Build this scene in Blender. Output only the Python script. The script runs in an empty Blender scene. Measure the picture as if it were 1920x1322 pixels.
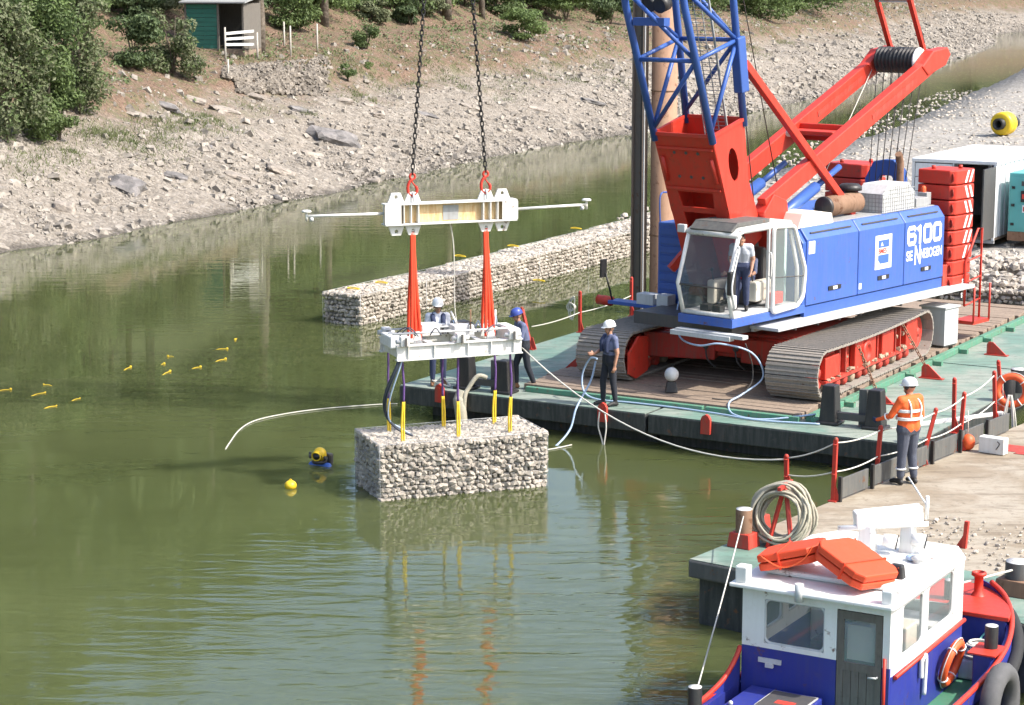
import bpy, bmesh, math, random
from mathutils import Vector, Matrix, noise
sc = bpy.context.scene
PI = math.pi
R_ = math.radians
# ------------------------------------------------------------------ camera, sky, sun, exposure
FPX, YH, CAMH = 4000.0, -60.0, 9.55           # focal length and horizon row in pixels of the 1920 px wide photo
PITCH = math.atan((661 - YH) / FPX)
cd = bpy.data.cameras.new('camera'); cam = bpy.data.objects.new('camera', cd); sc.collection.objects.link(cam)
cam.location = (0, 0, CAMH); cam.rotation_euler = (PI / 2 - PITCH, 0, 0)
cd.sensor_fit = 'HORIZONTAL'; cd.sensor_width = 36.0; cd.lens = 36.0 * FPX / 1920
cd.clip_end = 3000; cd.clip_start = .5
sc.camera = cam
SUN_AZ = math.atan2(0.90, -0.36)               # towards the sun, measured from +Y to +X
SUN_EL = R_(47)
w = bpy.data.worlds.new('World'); sc.world = w; w.use_nodes = True
nt = w.node_tree; nt.nodes.clear()
sky = nt.nodes.new('ShaderNodeTexSky'); sky.sky_type = 'NISHITA'; sky.sun_disc = False
sky.sun_elevation = SUN_EL; sky.sun_rotation = SUN_AZ; sky.air_density = 1.0; sky.dust_density = 3.0
bg = nt.nodes.new('ShaderNodeBackground'); bg.inputs[1].default_value = 0.15
wo = nt.nodes.new('ShaderNodeOutputWorld')
nt.links.new(sky.outputs[0], bg.inputs[0]); nt.links.new(bg.outputs[0], wo.inputs[0])
sl = bpy.data.lights.new('sun', 'SUN'); sl.energy = 3.1; sl.angle = R_(.55); sl.color = (1, .95, .87)
so = bpy.data.objects.new('sun', sl); sc.collection.objects.link(so)
sdir = Vector((math.sin(SUN_AZ) * math.cos(SUN_EL), math.cos(SUN_AZ) * math.cos(SUN_EL), math.sin(SUN_EL)))
so.rotation_euler = sdir.to_track_quat('Z', 'Y').to_euler(); so.location = (40, -20, 60)
vs = sc.view_settings
vs.view_transform = 'Standard'; vs.look = 'None'; vs.gamma = 1; vs.exposure = 1.10; vs.use_curve_mapping = False
sc.cycles.use_denoising = True; sc.cycles.adaptive_threshold = .02
sc.cycles.max_bounces = 5; sc.cycles.diffuse_bounces = 2; sc.cycles.glossy_bounces = 3; sc.cycles.transparent_max_bounces = 8
sc.cycles.caustics_reflective = False; sc.cycles.caustics_refractive = False

# ------------------------------------------------------------------ helpers
COL = sc.collection.objects
rnd = random.Random(7)
def V3(*a): return Vector(a)
def ray(x, y):
    c, s = math.cos(PITCH), math.sin(PITCH)
    return Vector((x - 960, -(y - 661) * s + FPX * c, -(y - 661) * c - FPX * s))
def at(x, y, z=0.0):
    d = ray(x, y); return Vector((0, 0, CAMH)) + d * ((z - CAMH) / d.z)
def tag(o, label=None, cat=None, group=None, kind=None):
    if label: o['label'] = label
    if cat: o['category'] = cat
    if group: o['group'] = group
    if kind: o['kind'] = kind
    return o
def empty(name, loc, rz=0, label=None, cat=None, group=None):
    o = bpy.data.objects.new(name, None); COL.link(o); o.location = loc; o.rotation_euler = (0, 0, rz)
    o.empty_display_size = .2
    return tag(o, label, cat, group)
def RZ(a): return Matrix.Rotation(a, 4, 'Z')
def T(*a): return Matrix.Translation(Vector(a))
class B:
    """collects shapes, builds one mesh object"""
    def __init__(s, M=None): s.v = []; s.f = []; s.m = []; s.sm = []; s.M = M; s.mi = 0
    def _add(s, vs, fs, smooth=False):
        o = len(s.v)
        s.v += [tuple(s.M @ Vector(p)) if s.M else tuple(p) for p in vs]
        for f in fs: s.f.append([i + o for i in f]); s.m.append(s.mi); s.sm.append(smooth)
        return s
    def box(s, c, d, rot=None, taper=None):
        x, y, z = d[0] / 2, d[1] / 2, d[2] / 2
        tx, ty = taper or (1, 1)
        vs = [Vector(p) for p in ((-x, -y, -z), (x, -y, -z), (x, y, -z), (-x, y, -z), (-x * tx, -y * ty, z), (x * tx, -y * ty, z), (x * tx, y * ty, z), (-x * tx, y * ty, z))]
        if rot is not None:
            if isinstance(rot, (int, float)): rot = RZ(rot)
            vs = [rot @ p for p in vs]
        c = Vector(c); vs = [p + c for p in vs]
        return s._add(vs, [(3, 2, 1, 0), (4, 5, 6, 7), (0, 1, 5, 4), (1, 2, 6, 5), (2, 3, 7, 6), (3, 0, 4, 7)])
    def bb(s, x0, x1, y0, y1, z0, z1): return s.box(((x0 + x1) / 2, (y0 + y1) / 2, (z0 + z1) / 2), (abs(x1 - x0), abs(y1 - y0), abs(z1 - z0)))
    def bar(s, p, q, a, b=None, up=(0, 0, 1)):
        """rectangular bar p->q, a wide, b high"""
        b = b or a; p = Vector(p); q = Vector(q); d = (q - p).normalized(); u = Vector(up)
        if abs(d.dot(u)) > .98: u = Vector((0, 1, 0))
        x = d.cross(u).normalized(); y = x.cross(d).normalized()
        vs = [e + x * sx * a / 2 + y * sy * b / 2 for e in (p, q) for sx, sy in ((-1, -1), (1, -1), (1, 1), (-1, 1))]
        return s._add(vs, [(0, 1, 2, 3)[::-1], (4, 5, 6, 7), (0, 1, 5, 4), (1, 2, 6, 5), (2, 3, 7, 6), (3, 0, 4, 7)][:6])
    def tube(s, pts, r, n=8, closed=False, cap=True):
        pts = [Vector(p) for p in pts]; N = len(pts); vs = []; fs = []
        rr = r if isinstance(r, (list, tuple)) else [r] * N
        prev = None
        for i, p in enumerate(pts):
            if closed: d = pts[(i + 1) % N] - pts[i - 1]
            else: d = pts[min(i + 1, N - 1)] - pts[max(i - 1, 0)]
            d = d.normalized() if d.length > 1e-9 else Vector((0, 0, 1))
            if prev is None:
                u = Vector((0, 0, 1)) if abs(d.z) < .9 else Vector((1, 0, 0))
                x = d.cross(u).normalized()
            else:
                x = (prev - d * prev.dot(d)); x = x.normalized() if x.length > 1e-6 else d.orthogonal().normalized()
            prev = x; y = d.cross(x)
            for k in range(n):
                a = 2 * PI * k / n; vs.append(p + (x * math.cos(a) + y * math.sin(a)) * rr[i])
        for i in range(N if closed else N - 1):
            j = (i + 1) % N
            for k in range(n):
                l = (k + 1) % n; fs.append((i * n + k, i * n + l, j * n + l, j * n + k))
        s._add(vs, fs, True)
        if cap and not closed:
            o = len(s.v) - len(vs)
            s.f.append([o + k for k in range(n)][::-1]); s.f.append([o + (N - 1) * n + k for k in range(n)]); s.m += [s.mi] * 2; s.sm += [False] * 2
        return s
    def cyl(s, p, q, r, n=16, r2=None): return s.tube([p, q], [r, r if r2 is None else r2], n)
    def prism(s, poly, h0, h1, ax='z'):
        """polygon extruded along ax; poly coords are the two other axes in order"""
        def mk(a, b, h): return {'z': (a, b, h), 'y': (a, h, b), 'x': (h, a, b)}[ax]
        n = len(poly); vs = [mk(a, b, h0) for a, b in poly] + [mk(a, b, h1) for a, b in poly]
        ar = sum(poly[i][0] * poly[(i + 1) % n][1] - poly[(i + 1) % n][0] * poly[i][1] for i in range(n))
        fl = (ar > 0) == (h1 > h0)
        if ax == 'y': fl = not fl
        fs = [list(range(n))[::-1], list(range(n, 2 * n))] + [(i, (i + 1) % n, n + (i + 1) % n, n + i) for i in range(n)]
        if not fl: fs = [list(f)[::-1] for f in fs]
        return s._add(vs, fs)
    def sph(s, c, r, sc3=(1, 1, 1), n=12, m=8, rot=None):
        vs = []; fs = []; c = Vector(c)
        for i in range(m + 1):
            t = PI * i / m
            for k in range(n):
                a = 2 * PI * k / n
                p = Vector((math.sin(t) * math.cos(a) * sc3[0], math.sin(t) * math.sin(a) * sc3[1], math.cos(t) * sc3[2])) * r
                vs.append(c + (rot @ p if rot is not None else p))
        for i in range(m):
            for k in range(n):
                l = (k + 1) % n; fs.append((i * n + k, (i + 1) * n + k, (i + 1) * n + l, i * n + l))
        return s._add(vs, fs, True)
    def lathe(s, prof, c=(0, 0, 0), n=20, rot=None):
        vs = []; fs = []; c = Vector(c)
        for r, z in prof:
            for k in range(n):
                a = 2 * PI * k / n; p = Vector((r * math.cos(a), r * math.sin(a), z)); vs.append(c + (rot @ p if rot is not None else p))
        for i in range(len(prof) - 1):
            for k in range(n):
                l = (k + 1) % n; fs.append((i * n + k, i * n + l, (i + 1) * n + l, (i + 1) * n + k))
        return s._add(vs, fs, True)
    def poly(s, pts): return s._add(pts, [list(range(len(pts)))])
    def torus(s, c, R, r, n=24, k=8, rot=None, arc=1.0, sx=1.0):
        c = Vector(c); pts = []
        cnt = n if arc >= 1 else n + 1
        for i in range(cnt):
            a = 2 * PI * arc * i / n; p = Vector((R * math.cos(a) * sx, R * math.sin(a), 0)); pts.append(c + (rot @ p if rot is not None else p))
        return s.tube(pts, r, k, closed=arc >= 1)
    def build(s, name, mats, parent=None, bevel=0, loc=None):
        me = bpy.data.meshes.new(name); me.from_pydata(s.v, [], s.f)
        if not isinstance(mats, (list, tuple)): mats = [mats]
        for m in mats: me.materials.append(m)
        me.polygons.foreach_set('material_index', s.m); me.polygons.foreach_set('use_smooth', s.sm)
        me.update()
        o = bpy.data.objects.new(name, me); COL.link(o)
        if parent: o.parent = parent
        if loc is not None: o.location = loc
        if bevel:
            md = o.modifiers.new('bevel', 'BEVEL'); md.width = bevel; md.segments = 2; md.limit_method = 'ANGLE'; md.angle_limit = R_(40)
        return o
def mcopy(o, parent=None, mat=None):
    c = o.copy(); COL.link(c); c.parent = parent
    if mat is not None: c.matrix_local = mat
    return c
def copy_tree(o, parent=None):
    c = o.copy(); COL.link(c); c.parent = parent
    for ch in o.children: copy_tree(ch, c)
    return c
def cat_rom(pts, k=8, closed=False):
    P = [Vector(p) for p in pts]; out = []; n = len(P)
    for i in range(n if closed else n - 1):
        p0, p1, p2, p3 = (P[(i - 1) % n], P[i], P[(i + 1) % n], P[(i + 2) % n]) if closed else (P[max(i - 1, 0)], P[i], P[i + 1], P[min(i + 2, n - 1)])
        for j in range(k):
            t = j / k
            out.append(.5 * ((2 * p1) + (p2 - p0) * t + (2 * p0 - 5 * p1 + 4 * p2 - p3) * t * t + (3 * p1 - p0 - 3 * p2 + p3) * t ** 3))
    if not closed: out.append(P[-1])
    return out
def sag(p, q, s, n=12):
    p = Vector(p); q = Vector(q); return [p.lerp(q, i / n) - Vector((0, 0, s * 4 * (i / n) * (1 - i / n))) for i in range(n + 1)]

# ------------------------------------------------------------------ materials
def nodes(name):
    m = bpy.data.materials.new(name); m.use_nodes = True; t = m.node_tree; return m, t, t.nodes['Principled BSDF']
def N(t, typ, **kw):
    n = t.nodes.new(typ)
    for k, v in kw.items():
        if k.startswith('i_'): n.inputs[k[2:].replace('_', ' ')].default_value = v
        else: setattr(n, k, v)
    return n
def ramp(t, fac, stops):
    r = t.nodes.new('ShaderNodeValToRGB'); t.links.new(fac, r.inputs[0]); e = r.color_ramp.elements
    while len(e) > 1: e.remove(e[-1])
    e[0].position = stops[0][0]; e[0].color = (*stops[0][1], 1)
    for p, c in stops[1:]: x = e.new(p); x.color = (*c, 1)
    return r.outputs[0]
def mix(t, fac, a, b, mode='MIX'):
    n = t.nodes.new('ShaderNodeMix'); n.data_type = 'RGBA'; n.blend_type = mode
    for s, v in ((n.inputs['Factor'], fac), (n.inputs['A'], a), (n.inputs['B'], b)):
        if hasattr(v, 'links'): t.links.new(v, s)
        elif isinstance(v, (int, float)): s.default_value = v
        else: s.default_value = (*v, 1) if len(v) == 3 else v
    return n.outputs['Result']
def coord(t, space='Object', scale=1.0):
    tc = t.nodes.new('ShaderNodeTexCoord'); mp = t.nodes.new('ShaderNodeMapping')
    mp.inputs['Scale'].default_value = (scale,) * 3 if isinstance(scale, (int, float)) else scale
    t.links.new(tc.outputs[space], mp.inputs[0]); return mp.outputs[0]
def noi(t, co, s, d=4, r=.55, dist=0):
    n = N(t, 'ShaderNodeTexNoise'); n.inputs['Scale'].default_value = s; n.inputs['Detail'].default_value = d; n.inputs['Roughness'].default_value = r; n.inputs['Distortion'].default_value = dist
    t.links.new(co, n.inputs[0]); return n.outputs[0]
def bump(t, b, h, st, dist):
    n = N(t, 'ShaderNodeBump'); n.inputs['Strength'].default_value = st; n.inputs['Distance'].default_value = dist
    t.links.new(h, n.inputs['Height']); t.links.new(n.outputs[0], b.inputs['Normal']); return n
def geo_co(t, scale=1.0):
    g = t.nodes.new('ShaderNodeNewGeometry'); mp = t.nodes.new('ShaderNodeMapping')
    mp.inputs['Scale'].default_value = (scale,) * 3 if isinstance(scale, (int, float)) else scale
    t.links.new(g.outputs['Position'], mp.inputs[0]); return mp.outputs[0]
def paint(name, col, rough=.45, dirt=.25, dcol=(.16, .11, .075), rust=0.0, sc_=1.0, metal=0.0, bmp=.15, fade=.12):
    """painted or bare sheet: faded patches, streaks of dirt, rust blooms"""
    m, t, b = nodes(name); co = geo_co(t)
    n1 = noi(t, co, 1.3 * sc_, 5, .6); n2 = noi(t, co, 9 * sc_, 6, .65)
    st = noi(t, geo_co(t, (6, 6, .7)), 2.2 * sc_, 5, .6)
    light = tuple(min(1, c * (1 + fade) + .03 * fade) for c in col); dark = tuple(c * (1 - fade * 1.3) for c in col)
    c = mix(t, n1, dark, light)
    f1 = ramp(t, st, [(.42, (0, 0, 0)), (.72, (dirt,) * 3)])
    c = mix(t, f1, c, dcol)
    f2 = ramp(t, n2, [(.56, (0, 0, 0)), (.72, (dirt * .9,) * 3)])
    c = mix(t, f2, c, dcol)
    if rust:
        f3 = ramp(t, noi(t, co, 4.5 * sc_, 8, .7), [(.62 - .2 * rust, (0, 0, 0)), (.70 - .15 * rust, (1, 1, 1))])
        c = mix(t, f3, c, (.13, .055, .025))
    t.links.new(c, b.inputs['Base Color'])
    r = N(t, 'ShaderNodeMapRange'); r.inputs['To Min'].default_value = rough * .8; r.inputs['To Max'].default_value = min(1, rough * 1.35); t.links.new(n2, r.inputs[0]); t.links.new(r.outputs[0], b.inputs['Roughness'])
    b.inputs['Metallic'].default_value = metal
    if bmp: bump(t, b, n2, bmp, .006)
    return m
def plain(name, col, rough=.7, var=.15, scale=6, bmp=.2, metal=0, space='geo'):
    m, t, b = nodes(name); co = geo_co(t); n = noi(t, co, scale, 5, .6)
    c = mix(t, n, tuple(x * (1 - var) for x in col), tuple(min(1, x * (1 + var)) for x in col))
    t.links.new(c, b.inputs['Base Color']); b.inputs['Roughness'].default_value = rough; b.inputs['Metallic'].default_value = metal
    if bmp: bump(t, b, noi(t, co, scale * 5, 4, .6), bmp, .01)
    return m
def rocky(name, cols, scale=9, bmp=.5, dist=.03, rnd_obj=True, rough=.9):
    m, t, b = nodes(name); co = geo_co(t)
    n = noi(t, co, scale, 6, .65); c = ramp(t, n, [(.3, cols[0]), (.5, cols[1]), (.7, cols[2])])
    vo = N(t, 'ShaderNodeTexVoronoi'); vo.inputs['Scale'].default_value = scale * .55; t.links.new(co, vo.inputs[0])
    hs = N(t, 'ShaderNodeSeparateColor'); t.links.new(vo.outputs['Color'], hs.inputs[0])
    k = N(t, 'ShaderNodeMapRange'); k.inputs['To Min'].default_value = .72; k.inputs['To Max'].default_value = 1.22; t.links.new(hs.outputs[0], k.inputs[0])
    c = mix(t, 1.0, c, k.outputs[0], 'MULTIPLY')
    t.links.new(c, b.inputs['Base Color']); b.inputs['Roughness'].default_value = rough
    bump(t, b, n, bmp, dist); return m
def leafmat(name, c0, c1, c2=None):
    m, t, b = nodes(name); co = geo_co(t)
    n = noi(t, co, 1.1, 3, .6); n2 = noi(t, co, 13, 2, .5)
    c = mix(t, ramp(t, n, [(.35, (0, 0, 0)), (.65, (1, 1, 1))]), c0, c1)
    c = mix(t, ramp(t, n2, [(.5, (0, 0, 0)), (.75, (.8, .8, .8))]), c, c2 or tuple(x * 1.6 for x in c1))
    t.links.new(c, b.inputs['Base Color']); b.inputs['Roughness'].default_value = .55
    b.inputs['Specular IOR Level'].default_value = .3
    tr = N(t, 'ShaderNodeBsdfTranslucent'); t.links.new(c, tr.inputs[0]); ms = N(t, 'ShaderNodeMixShader'); ms.inputs[0].default_value = .35
    t.links.new(b.outputs[0], ms.inputs[1]); t.links.new(tr.outputs[0], ms.inputs[2]); t.links.new(ms.outputs[0], t.nodes['Material Output'].inputs[0])
    return m
def glassmat(name, tint=(.75, .82, .8), op=.25, rough=.03):
    m, t, b = nodes(name); b.inputs['Base Color'].default_value = (*tint, 1); b.inputs['Roughness'].default_value = rough
    b.inputs['Alpha'].default_value = op; b.inputs['Specular IOR Level'].default_value = .9; return m
MT = dict(
    red=paint('red_paint', (.56, .034, .016), .46, .26, (.22, .085, .055), .03),
    red_dirty=paint('red_paint_dirty', (.48, .035, .02), .55, .6, (.15, .10, .07)),
    post_red=paint('post_red', (.48, .035, .02), .55, .3, (.14, .06, .04), .15),
    blue=paint('blue_paint', (.045, .118, .43), .44, .24, (.13, .14, .17), .02),
    boom_blue=paint('boom_blue', (.035, .10, .36), .4, .1, (.05, .05, .06)),
    boat_blue=paint('boat_blue', (.022, .034, .25), .42, .22, (.08, .08, .11), .02),
    white=paint('white_paint', (.76, .76, .73), .45, .3, (.42, .35, .26), .03),
    white_rust=paint('white_paint_rusty', (.78, .77, .73), .5, .4, (.50, .33, .16), .10),
    rusty_web=paint('white_web_rust_streaked', (.70, .54, .30), .6, .75, (.52, .25, .06), .05, 1.6),
    boat_white=paint('boat_white', (.80, .80, .77), .42, .16, (.48, .42, .33), .01),
    grey=paint('grey_steel', (.34, .35, .35), .5, .3, (.16, .13, .10)),
    lgrey=paint('light_grey_steel', (.55, .56, .56), .5, .25, (.3, .27, .22)),
    dgrey=paint('dark_grey_steel', (.07, .07, .07), .5, .35, (.13, .10, .08)),
    black=paint('black_paint', (.018, .018, .019), .45, .35, (.07, .06, .05)),
    hull=paint('hull_black', (.028, .033, .032), .55, .6, (.10, .10, .095), .1),
    hull_grey=paint('hull_grey', (.085, .088, .085), .6, .5, (.17, .16, .14), .12),
    rubber=plain('rubber', (.02, .02, .02), .8, .3, 10),
    steel_shoe=paint('worn_track_steel', (.25, .225, .195), .72, .7, (.34, .30, .25), .05, 1.5),
    mud=paint('dried_mud', (.36, .28, .20), .9, .6, (.25, .19, .13), 0, 3),
    rust=paint('rust_steel', (.24, .14, .085), .75, .5, (.14, .075, .045), .25),
    pile=paint('pile_steel', (.33, .19, .115), .7, .55, (.20, .12, .08), .2, .7),
    pile_grey=paint('pile_guide', (.15, .125, .105), .65, .5, (.22, .16, .11), .2),
    green=paint('deck_green', (.17, .31, .245), .75, .5, (.31, .32, .26), .05, .55),
    green_c=paint('kerb_green', (.075, .24, .155), .6, .5, (.2, .18, .13), .05),
    boat_green=paint('boat_deck_green', (.06, .22, .13), .6, .35, (.14, .14, .11)),
    teal=paint('teal_paint', (.11, .42, .41), .45, .15, (.2, .25, .22)),
    container=paint('container_white', (.76, .78, .79), .5, .25, (.5, .5, .48)),
    chain=plain('chain_steel', (.035, .033, .032), .5, .4, 30, .2, .5),
    rope=plain('pale_rope', (.60, .58, .52), .9, .25, 60, .5),
    rope_o=plain('old_rope', (.40, .37, .29), .95, .35, 40, .6),
    rope_d=plain('wire_rope', (.05, .045, .04), .7, .3, 40, .3),
    hose=plain('blue_hose', (.36, .47, .62), .45, .15, 20, .1),
    dhose=plain('dark_hose', (.03, .04, .06), .5, .2, 20, .1),
    sling=plain('orange_sling', (.72, .058, .018), .75, .2, 14, .5),
    purple=plain('purple_strap', (.12, .06, .21), .8, .25, 20, .4),
    yellow=plain('yellow_strap', (.72, .50, .03), .75, .2, 15, .3),
    ylw=paint('yellow_plastic', (.78, .53, .02), .4, .12, (.4, .25, .05)),
    orange=paint('orange_plastic', (.75, .10, .02), .5, .18, (.35, .14, .08)),
    raft=paint('orange_raft_cover', (.72, .065, .014), .55, .10, (.45, .10, .05)),
    wood=paint('old_timber', (.27, .205, .15), .85, .6, (.13, .10, .08), 0, 1.2),
    grey_wood=paint('grey_timber', (.15, .135, .115), .8, .5, (.07, .06, .05), 0, 2),
    glass=glassmat('window_glass', (.35, .42, .42), .28),
    dglass=glassmat('tinted_glass', (.08, .10, .10), .42),
    skin=plain('skin', (.42, .22, .145), .6, .1, 30, .1),
    navy=plain('navy_cloth', (.035, .047, .10), .85, .3, 12, .5),
    blue_shirt=plain('blue_shirt_cloth', (.12, .14, .235), .85, .2, 10, .5),
    grey_shirt=plain('pale_grey_cloth', (.48, .51, .57), .85, .12, 10, .5),
    white_shirt=plain('white_cloth', (.62, .64, .70), .85, .1, 10, .5),
    dtrouser=plain('dark_trouser', (.022, .025, .034), .9, .35, 12, .5),
    gtrouser=plain('grey_trouser', (.075, .085, .115), .9, .3, 12, .5),
    boot=plain('brown_boot', (.20, .095, .045), .7, .25, 20, .3),
    bboot=plain('black_boot', (.02, .019, .018), .6, .25, 20, .3),
    hivis=plain('hivis_orange', (.85, .13, .025), .75, .15, 10, .4),
    reflect=plain('reflective_tape', (.75, .76, .74), .4, .08, 20, .1),
    helmet_w=plain('white_helmet', (.80, .80, .79), .3, .04, 10, .05),
    helmet_b=plain('blue_helmet', (.05, .08, .33), .35, .1, 10, .05),
    hair=plain('dark_hair', (.03, .02, .015), .7, .3, 30, .3),
    eye=plain('eye_dark', (.01, .01, .01), .2, .1, 10, 0),
    cream=plain('cream_panel', (.70, .66, .55), .55, .08, 5, .1),
    aqua=plain('pale_aqua_panel', (.50, .68, .62), .6, .08, 5, .1),
    print_white=plain('white_lettering', (.86, .86, .85), .5, .03, 5, 0),
    print_red=plain('red_print', (.62, .06, .04), .5, .05, 5, 0),
    print_blue=plain('blue_print', (.05, .13, .45), .5, .05, 5, 0),
    shed=paint('green_shed_boards', (.025, .15, .11), .7, .3, (.06, .1, .08), 0, 1.5),
    bark=rocky('bark', [(.06, .045, .03), (.13, .105, .08), (.20, .17, .135)], 6, .9, .05),
    stone=rocky('gabion_stone', [(.27, .235, .195), (.40, .355, .30), (.52, .475, .41)], 10, .5, .02),
    rock=rocky('bank_rock', [(.17, .15, .13), (.27, .235, .20), (.36, .31, .26)], 4, .7, .06),
    drock=rocky('dark_bank_rock', [(.10, .095, .09), (.16, .15, .145), (.23, .21, .20)], 3, .8, .06),
    brick=rocky('wall_stone', [(.13, .11, .09), (.20, .175, .145), (.28, .245, .205)], 5, .6, .03),
    leaf=leafmat('leaf_green', (.082, .118, .046), (.138, .19, .072)),
    leaf_l=leafmat('leaf_light', (.10, .15, .05), (.165, .23, .075)),
    leaf_d=leafmat('leaf_dark', (.056, .085, .04), (.10, .142, .062)),
    leaf_g=leafmat('leaf_greyish', (.115, .137, .07), (.18, .20, .11)),
    leaf_y=leafmat('leaf_yellowish', (.13, .15, .03), (.24, .24, .06)),
    grass=leafmat('grass', (.10, .135, .05), (.17, .19, .085)),
)

def worn_deck(name, base, lite, dirt, stain, rustc):
    m, t, b = nodes(name); co = geo_co(t)
    n1 = noi(t, co, .55, 7, .68, .4); n2 = noi(t, co, 2.6, 7, .7); n3 = noi(t, co, 14, 5, .7); sk = noi(t, geo_co(t, (.7, 3.2, 1)), 1.6, 6, .7)
    c = mix(t, n2, base, lite)
    c = mix(t, ramp(t, n1, [(.43, (0, 0, 0)), (.56, (.85, .85, .85))]), c, dirt)
    c = mix(t, ramp(t, sk, [(.50, (0, 0, 0)), (.64, (.65, .65, .65))]), c, stain)
    c = mix(t, ramp(t, n3, [(.57, (0, 0, 0)), (.67, (.6, .6, .6))]), c, rustc)
    c = mix(t, ramp(t, noi(t, co, 5.5, 8, .75), [(.34, (.75, .75, .75)), (.44, (0, 0, 0))]), c, stain)
    t.links.new(c, b.inputs['Base Color'])
    r = N(t, 'ShaderNodeMapRange'); r.inputs['To Min'].default_value = .45; r.inputs['To Max'].default_value = .95; t.links.new(n1, r.inputs[0]); t.links.new(r.outputs[0], b.inputs['Roughness'])
    bump(t, b, n2, .35, .012); return m
MT['green'] = worn_deck('deck_green_worn', (.105, .19, .15), (.175, .275, .222), (.27, .295, .25), (.085, .115, .095), (.18, .165, .13))
MT['deck2'] = worn_deck('deck_dirt_worn', (.30, .255, .19), (.39, .345, .27), (.235, .185, .125), (.15, .115, .075), (.17, .15, .115))
# ------------------------------------------------------------------ water and bank
def water_mat():
    m, t, b = nodes('lake_water'); co = geo_co(t)
    n = noi(t, co, .09, 4, .6); n2 = noi(t, geo_co(t, (1, 1.6, 1)), .5, 3, .6)
    c = ramp(t, n, [(.35, (.060, .075, .027)), (.65, (.086, .101, .040))])
    c = mix(t, ramp(t, n2, [(.4, (0, 0, 0)), (.7, (.5, .5, .5))]), c, (.072, .087, .033))
    t.links.new(c, b.inputs['Base Color']); b.inputs['Roughness'].default_value = .015
    b.subsurface_method = 'BURLEY'; b.inputs['Subsurface Weight'].default_value = 1.0; b.inputs['Subsurface Radius'].default_value = (1, 1, .8); b.inputs['Subsurface Scale'].default_value = 1.3
    b.inputs['IOR'].default_value = 1.5; b.inputs['Alpha'].default_value = .92
    # ripples: long low swells crossing, finer chop, stronger towards the boat
    a = N(t, 'ShaderNodeTexNoise'); a.inputs['Scale'].default_value = 1.0; a.inputs['Detail'].default_value = 3; a.inputs['Roughness'].default_value = .5; a.inputs['Distortion'].default_value = .6
    mp = N(t, 'ShaderNodeMapping'); mp.inputs['Rotation'].default_value = (0, 0, R_(12)); mp.inputs['Scale'].default_value = (.55, 2.3, 1)
    g = N(t, 'ShaderNodeNewGeometry'); t.links.new(g.outputs['Position'], mp.inputs[0]); t.links.new(mp.outputs[0], a.inputs[0])
    f = noi(t, geo_co(t, (2.2, 7, 1)), 1.0, 2, .5)
    amp = N(t, 'ShaderNodeTexNoise'); amp.inputs['Scale'].default_value = .085; amp.inputs['Detail'].default_value = 2; t.links.new(g.outputs['Position'], amp.inputs[0])
    am = N(t, 'ShaderNodeMapRange'); am.inputs['From Min'].default_value = .35; am.inputs['From Max'].default_value = .7; am.inputs['To Min'].default_value = .25; am.inputs['To Max'].default_value = 1.0; t.links.new(amp.outputs[0], am.inputs[0])
    # distance from the work boat: its wash roughens the water
    vd = N(t, 'ShaderNodeVectorMath', operation='DISTANCE'); t.links.new(g.outputs['Position'], vd.inputs[0]); vd.inputs[1].default_value = (2.6, 28.5, 0)
    dm = N(t, 'ShaderNodeMapRange'); dm.inputs['From Min'].default_value = 4; dm.inputs['From Max'].default_value = 11; dm.inputs['To Min'].default_value = 1.0; dm.inputs['To Max'].default_value = .13; t.links.new(vd.outputs['Value'], dm.inputs[0])
    mu = N(t, 'ShaderNodeMath', operation='MULTIPLY'); t.links.new(am.outputs[0], mu.inputs[0]); t.links.new(dm.outputs[0], mu.inputs[1])
    ad = N(t, 'ShaderNodeMath', operation='MULTIPLY_ADD'); t.links.new(f, ad.inputs[0]); ad.inputs[1].default_value = .16; t.links.new(a.outputs[0], ad.inputs[2])
    hh = N(t, 'ShaderNodeMath', operation='MULTIPLY'); t.links.new(ad.outputs[0], hh.inputs[0]); t.links.new(mu.outputs[0], hh.inputs[1])
    bump(t, b, hh.outputs[0], .85, .060)
    return m
bw_ = B(); bw_.poly([(-160, -20, 0), (220, -20, 0), (260, 520, 0), (-160, 520, 0)])
water = tag(bw_.build('water', water_mat()), kind='structure')
bl = B(); bl.poly([(-160, -20, -2.2), (220, -20, -2.2), (260, 520, -2.2), (-160, 520, -2.2)])
tag(bl.build('lake_bed', plain('lake_bed_silt', (.035, .042, .014), .95, .2, 1)), kind='structure')

SHPX = [(0, 472), (150, 452), (300, 420), (450, 393), (600, 366), (700, 342), (800, 322), (900, 300), (1050, 270), (1190, 250), (1320, 226), (1500, 190), (1700, 140), (1860, 85)]
SH = [Vector((-62, -22, 0)), Vector((-44, 18, 0)), Vector((-34, 36, 0)), Vector((-29, 47, 0)), Vector((-25.6, 54, 0)), Vector((-22.6, 60.5, 0)), Vector((-19.9, 66.4, 0))] + [at(x, y) for x, y in SHPX] + [Vector((72, 318, 0)), Vector((98, 345, 0)), Vector((150, 350, 0)), Vector((230, 320, 0))]
SHC = cat_rom(SH, 6)
import numpy as np
_A = np.array([(p.x, p.y) for p in SHC]); _E = _A[1:] - _A[:-1]; _L2 = (_E ** 2).sum(1); _A = _A[:-1]
def sdist(X, Y):
    dx = X - _A[:, 0]; dy = Y - _A[:, 1]
    t = np.clip((dx * _E[:, 0] + dy * _E[:, 1]) / _L2, 0, 1); dx = dx - _E[:, 0] * t; dy = dy - _E[:, 1] * t
    d2 = dx * dx + dy * dy; i = int(d2.argmin()); return math.copysign(math.sqrt(d2[i]), _E[i, 0] * dy[i] - _E[i, 1] * dx[i])
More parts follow.
